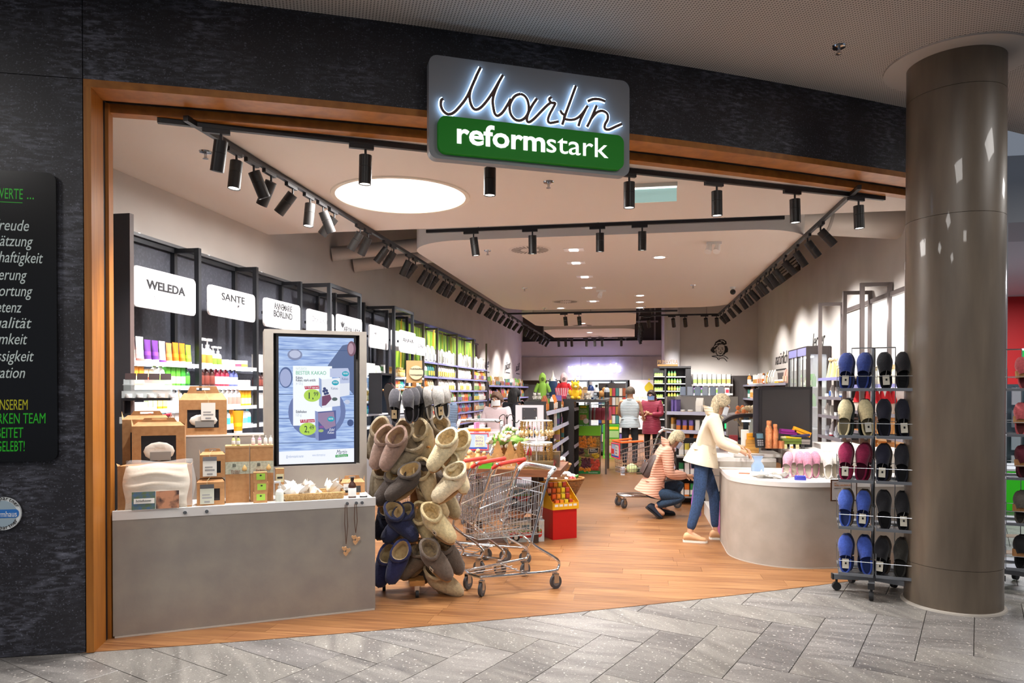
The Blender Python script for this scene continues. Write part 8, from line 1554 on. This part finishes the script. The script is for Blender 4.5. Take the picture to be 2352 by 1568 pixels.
    for S_ in 'LR':
        k=len(T); sh,el,wr=j['sh'+S_],j['el'+S_],j['wr'+S_]; T+=[(sh,.064+ex)]; TE+=[(2,k)]
        if not vest: T+=[(sh.lerp(el,.5),.052+ex),(el,.045+ex),(el.lerp(wr,.5),.040+ex),(wr.lerp(el,.08),.030+ex*.8)]; TE+=[(k+i,k+i+1) for i in range(4)]
    jm=skin([(tuple(a),b) for a,b in T],TE,1); link('jacket',mixmesh(jm,skm,puff(top) if puffy else M(top,.75,bump=(30,.25)),'jacket'),t)
    MB().tube([j['neck']+(f*math.cos(a)+sd*math.sin(a))*.068-hd*.015 for a in [2*PI*k/16 for k in range(16)]],.022,8,closed=True).build('collar',M(shade(top,.9),.75),t,smooth=True)
    if hood: 
        b_=-f; MB().loft([[j['neck']+b_*(.02+.02*i)+ (sd*math.cos(a)*(.12-.01*i)+b_*math.sin(a)*.09*(1 if math.sin(a)>0 else .35))+hd*(-.03+.03*i) for a in [2*PI*k/18 for k in range(18)]] for i in range(4)]).build('hood',puff(hood),t,smooth=80)
    L_=[(j['pel'],(.112,.088))]; LE=[]
    for S_ in 'LR':
        k=len(L_); hi,kn,an=(j[x+S_] for x in ('hi','kn','an')); L_+=[(hi,.084),(hi.lerp(kn,.5),.080),(kn,.066),(kn.lerp(an,.4),.062),(an.lerp(kn,.06),.050)]; LE+=[(0,k)]+[(k+i,k+i+1) for i in range(4)]
    lm=skin([(tuple(a),b) for a,b in L_],LE); lm.materials.clear(); lm.materials.append(M(trousers,.85,noise=(60,2),col2=shade(trousers,.8),bump=(40,.2))); link('trousers',lm,t)
    for S_ in 'LR':
        an,to=j['an'+S_],j['to'+S_]; d=(to-an); up=Vector((0,0,1)); d2=Vector((d.x,d.y,d.z)); back=an-d2.normalized()*.05; fw_=d2.normalized(); sd_=fw_.cross(up).normalized(); uu=sd_.cross(fw_)
        base=min(0.0,0)
        rg=[]
        for q,(x_,w_,h_) in enumerate(((-.065,.030,.055),(-.05,.040,.085),(0,.043,.105),(.06,.046,.075),(.12,.048,.052),(.165,.040,.04),(.185,.02,.025))):
            cc_=Vector((an.x,an.y,0))+Vector((fw_.x,fw_.y,0)).normalized()*x_ if 'tip'+S_ not in j else an+fw_*x_-uu*.085
            rg.append([cc_+sd_*w_*math.cos(a)+(uu if 'tip'+S_ in j else up)*(h_*.5+h_*.5*math.sin(a)+.012) for a in [2*PI*k/12 for k in range(12)]])
        sh_=MB().loft(rg).build('shoe',M(shoes,.6),t,smooth=60)
        so=[]
        for q,(x_,w_) in enumerate(((-.07,.028),(-.05,.042),(.05,.047),(.12,.050),(.17,.04),(.19,.02))):
            cc_=Vector((an.x,an.y,0))+Vector((fw_.x,fw_.y,0)).normalized()*x_ if 'tip'+S_ not in j else an+fw_*x_-uu*.085
            v=(uu if 'tip'+S_ in j else up); so.append([cc_-sd_*w_+v*.001,cc_+sd_*w_+v*.001,cc_+sd_*w_+v*.022,cc_-sd_*w_+v*.022])
        MB().loft(so).build('shoe_sole',M('#e6e0d6' if shoes>'#8' else '#1a1818',.7),sh_)
    return t
def gx(x,Y): return at(x,900,Y).x
# woman crouching in the aisle, facing right
CR=dict(pel=(0,-.10,.36),waist=(0,-.04,.52),chest=(0,.06,.74),neck=(0,.15,.92),skull=(0,.24,1.03),top=(0,.255,1.10),look=(0,.9,-.42),
 shL=(-.17,.09,.86),elL=(-.20,.13,.58),wrL=(-.10,.36,.52),shR=(.17,.09,.86),elR=(.21,.10,.58),wrR=(.12,.37,.55),
 hiL=(-.10,-.08,.33),knL=(-.15,.34,.42),anL=(-.13,.06,.09),toL=(-.15,.20,.035),hiR=(.10,-.08,.33),knR=(.14,.30,.27),anR=(.12,-.08,.16),toR=(.13,.06,.05),tipR=(0,0,0))
cp_=fl(1512,1186)
wmn=person((cp_.x,cp_.y-.02,0),-PI/2+R(8),'woman crouching in the aisle in a salmon quilted jacket with a backpack and mask',CR,top='#e0a88e',trousers='#2b4460',shoes='#1f2a3c',hair='#d9c8a2',hairlen=.08,mask='#c3cfe4',puffy=True,hem=.07,hood='#e3ae94',grip=.25)
Mw=Matrix.Translation((cp_.x,cp_.y-.02,0))@Matrix.Rotation(-PI/2+R(8),4,'Z')
def wpos(v): return Mw@Vector(v)
t=thing('backpack','dark brown leather backpack on the back of the crouching woman','backpack',wpos((0,-.115,.50)),-PI/2+R(8)); t.rotation_euler=(R(-26),0,-PI/2+R(8)); BKP=M('#4a3a36',.5,bump=(50,.2))
MB().loft([[(x*.13*a,y*.085*b-.03,z) for x,y in ((-1,-.5),(-.7,-1),(.7,-1),(1,-.5),(1,1),(-1,1))] for z,a,b in ((0,.85,.8),(.04,1,1),(.2,1,1),(.28,.9,.75),(.33,.6,.3))]).build('bag_body',BKP,t,smooth=50); MB().loft([[(x*.1*a,y*.03*b-.125,z) for x,y in ((-1,0),(-.7,-1),(.7,-1),(1,0))] for z,a,b in ((.03,.9,.8),(.06,1,1),(.15,1,1),(.18,.8,.4))]).build('front_pocket',M('#554440',.5),t,smooth=50)
MB().cyl((.02,-.158,.17),(.02,-.162,.20),.014,n=10).build('buckle',STEEL,t)
for q in (-1,1): MB().tube(smoothpts([(q*.08,.03,.31),(q*.11,.12,.36),(q*.125,.22,.28),(q*.12,.2,.1),(q*.09,.06,.02)],4),.013,6,flat=((0,1,0),.6)).build('strap',BKP,t,smooth=True)
p=wpos((.0,.50,.53)); t=thing('packed_jar','small glass jar with a red lid held by the crouching woman','jar',(p.x,p.y,.50)); MB().lathe([(.035,0),(.038,.01),(.038,.07),(.03,.08)],14).build('glass',M('#9aa4a8',.1,alpha=.8),t,smooth=50); MB().cyl((0,0,.08),(0,0,.1),.034,n=14).build('lid',M('#c02a2a',.4),t,smooth=40)
# standing customer at the checkout, facing right
ST=dict(pel=(0,-.02,.92),waist=(0,.01,1.06),chest=(0,.07,1.24),neck=(0,.13,1.39),skull=(0,.18,1.51),top=(0,.185,1.575),look=(0,.9,-.35),shL=(-.17,.09,1.34),elL=(-.21,.17,1.10),wrL=(-.14,.40,1.03),shR=(.17,.09,1.34),elR=(.22,.15,1.09),wrR=(.15,.38,1.0),hiL=(-.09,-.02,.88),knL=(-.10,.12,.50),anL=(-.10,.14,.09),toL=(-.11,.28,.035),hiR=(.09,-.03,.88),knR=(.10,-.06,.48),anR=(.10,-.16,.10),toR=(.11,-.03,.035))
q=fl(1598,1243); person((q.x+.09,q.y+.06,0),-PI/2,'standing customer in a cream jacket, blue jeans and tan trainers at the checkout',ST,top='#e9dcc2',trousers='#34507a',shoes='#c99a70',hair='#d8c4a0',hairlen=.16,mask='#dfe4ea',puffy=False,hem=.08,hood='#e9dcc2',grip=.4)
# customers further back
PUSH=dict(elL=(-.24,.06,1.12),wrL=(-.22,.30,1.05),elR=(.24,.06,1.12),wrR=(.22,.30,1.05))
person((gx(1447,15.2),15.2,0),R(-10),'grey haired man in a pale grey padded vest seen from behind in the aisle',PUSH,top='#c9d6dc',trousers='#3a4048',shoes='#2a2624',hair='#6a5c4e',vest=True,puffy=True,hem=.10,s=1.04)
person((gx(1497,16.2),16.2,0),PI-R(20),'woman in a wine red quilted coat with glasses and a blue mask',dict(elL=(-.24,.04,1.12),wrL=(-.04,.20,1.14),elR=(.24,.04,1.12),wrR=(.06,.22,1.18)),top='#9a2744',trousers='#241f24',shoes='#221d1d',hair='#4a3a34',hairlen=.05,mask='#7f9fd0',puffy=True,hem=.25,glasses=True,s=1.0,hood='#a22c4a')
person((gx(1142,11.0),11.0,0),PI-R(15),'woman in a pale pink blouse and white mask behind the wooden table',PUSH,top='#f0dce0',trousers='#c9c4cc',shoes='#4a4444',hair='#8a6a58',hairlen=.03,mask='#f2f4f6',hem=.12,s=.98)
person((gx(1180,11.8),11.8,0),R(-35),'woman with long black hair in a dark navy coat reaching to the toy table',dict(elR=(.26,.14,1.22),wrR=(.30,.40,1.30)),top='#23242e',trousers='#1c1c22',shoes='#1a1818',hair='#1d1a1c',hairlen=.28,hem=.28,s=1.02,mask='#9fc4cc')
person((gx(1028,12.4),12.4,0),R(70),'person in a steel blue quilted jacket before the tea shelves',None,top='#7f97b8',trousers='#2a3040',shoes='#222222',hair='#b8aca0',puffy=True,hem=.22,s=1.0)
bpy.data.scenes.remove(TMP)
# ---------------- customers' carts ----------------
def promo(c,z,par_pos,rz,label):
    t=thing('cart_sign',label,'sign',par_pos,rz); MB().box((-.004,-.17,0),(.004,.17,.20)).build('board',M('#a9bfe0',.5),t); MB().tube([(0,-.17,0),(0,.17,0),(0,.17,.2),(0,-.17,.2)],.012,6,closed=True).build('red_rim',M('#d8384a',.5),t)
    MB().box((-.007,-.158,.012),(-.0045,.158,.03)).build('blue_band',M('#2b4aa8',.5),t); MB().box((-.007,.05,.05),(-.0045,.155,.12)).build('red_field',M('#d8382e',.5),t); pn=MB().prism([(-.13,.04),(-.01,.035),(-.015,.18),(-.12,.17)],-.008,-.0045,ax=0).build('cream_note',M('#eadcb8',.6),t)
    for i,w_ in enumerate(('LOS','BIN','WEG')): text(w_,(-.0085,-.02,.135-.04*i),(0,-1,0),(0,0,1),.04,M('#4a5aa0',.6),t,width=.085)
    return t
c2=cart((.20,10.45,0),R(20),'shopping cart with orange handle and groceries beside the crouching woman',handle='#e6e2de',hcol2='#e8622a'); c2.scale=(1,1,1.08)
promo(None,0,Vector((.20,10.45,0))+Matrix.Rotation(R(20),3,'Z')@Vector((-.485,0,.70)),R(20),'red and blue advertising board on the front of the grocery cart')
Rz=Matrix.Rotation(R(20),3,'Z')
def incart(base,rzm,x,y,z,name,label,cat,col,sz,rz=0,shape='box'):
    q=Vector(base)+rzm@Vector((x,y,0)); t=thing(name,label,cat,(q.x,q.y,z),rz)
    if shape=='ell': MB().ell((0,0,sz[2]),sz,14,10).build('body',M(col,.6,bump=(25,.4)),t,smooth=True); MB().ell((0,0,sz[2]*1.8),(sz[0]*.35,sz[1]*.35,sz[2]*.25),10,6).build('tip',M(shade(col,1.1),.6),t,smooth=True)
    else: MB().prism(rrect(-sz[0],-sz[1],sz[0],sz[1],min(sz[:2])*.25),0,sz[2]).build('pack_body',M(col,.45,bump=(30,.2)),t,smooth=40); MB().prism(rrect(-sz[0]-.001,-sz[1]-.001,sz[0]+.001,sz[1]+.001,min(sz[:2])*.25),sz[2]*.3,sz[2]*.7).build('printed_band',M(shade(col,.75),.5),t,smooth=40)
B0=(.20,10.45,0)
t=thing('orange_cart_bar','orange bar across the nose of the grocery cart','bar',Vector((.20,10.45,0))+Rz@Vector((-.46,0,.93)),R(20)); MB().tube([(.3,-.24,.02),(.0,-.19,0),(0,.19,0),(.3,.24,.02)],.016,8).build('bar',M('#f0702a',.4),t,smooth=True); MB().tube([(0,-.1,0),(0,-.1,-.18)],.006,6).build('bracket',CHROME,t)
incart(B0,Rz,-.25,-.02,.463,'cabbage','pale green cabbage lying in the grocery cart','vegetable','#cfdca0',(.085,.085,.075),0,'ell'); incart(B0,Rz,-.36,.03,.463,'bread_pack','wrapped brown bread in the nose of the grocery cart','food','#c99a6a',(.05,.06,.08)); incart(B0,Rz,-.40,-.07,.463,'frozen_pack','white and blue food pack in the nose of the grocery cart','food','#dfe6f2',(.03,.05,.11)); incart(B0,Rz,-.08,.02,.463,'salad_bag','dark green salad bag in the middle of the grocery cart','food','#3c4a34',(.08,.09,.08)); incart(B0,Rz,.10,-.06,.463,'orange_crate','orange plastic crate standing in the grocery cart','crate','#cf5a34',(.07,.09,.16))
B1=Vector((gx(1092,8.9),9.05,0)); R1=Matrix.Rotation(R(97),3,'Z')
c3_=cart(B1,R(97),'shopping cart heaped with white packs behind the wooden table',handle='#e8e6e4',hcol2='#f08030'); c3_.scale=(1,1.15,1.25)
promo(None,0,B1+R1@Vector((-.50,0,.93)),R(97),'red and blue advertising board on the cart behind the wooden table')
MB1=thing('orange_cart_bar','bright orange bar across the nose of the cart behind the table','bar',B1+R1@Vector((-.47,0,1.17)),R(97)); MB().tube([(0,-.2,0),(0,.2,0)],.02,8).build('bar',M('#f07a1e',.4),MB1,smooth=True)
for q in (-.14,.14): MB().tube([(0,q,-.02),(0,q,-.24)],.006,6).build('bracket',CHROME,MB1)
incart(B1,R1,-.2,0,.58,'toilet_paper_pack','big white paper pack filling the cart behind the table','pack','#f2f1f4',(.16,.13,.60)); incart(B1,R1,.05,.02,.58,'white_pack','second white pack near the handle of the cart behind the table','pack','#eceef4',(.08,.15,.62)); incart(B1,R1,-.38,-.02,.58,'pink_pack','pink and white pack in the nose of the cart behind the table','pack','#d888b8',(.015,.10,.68))
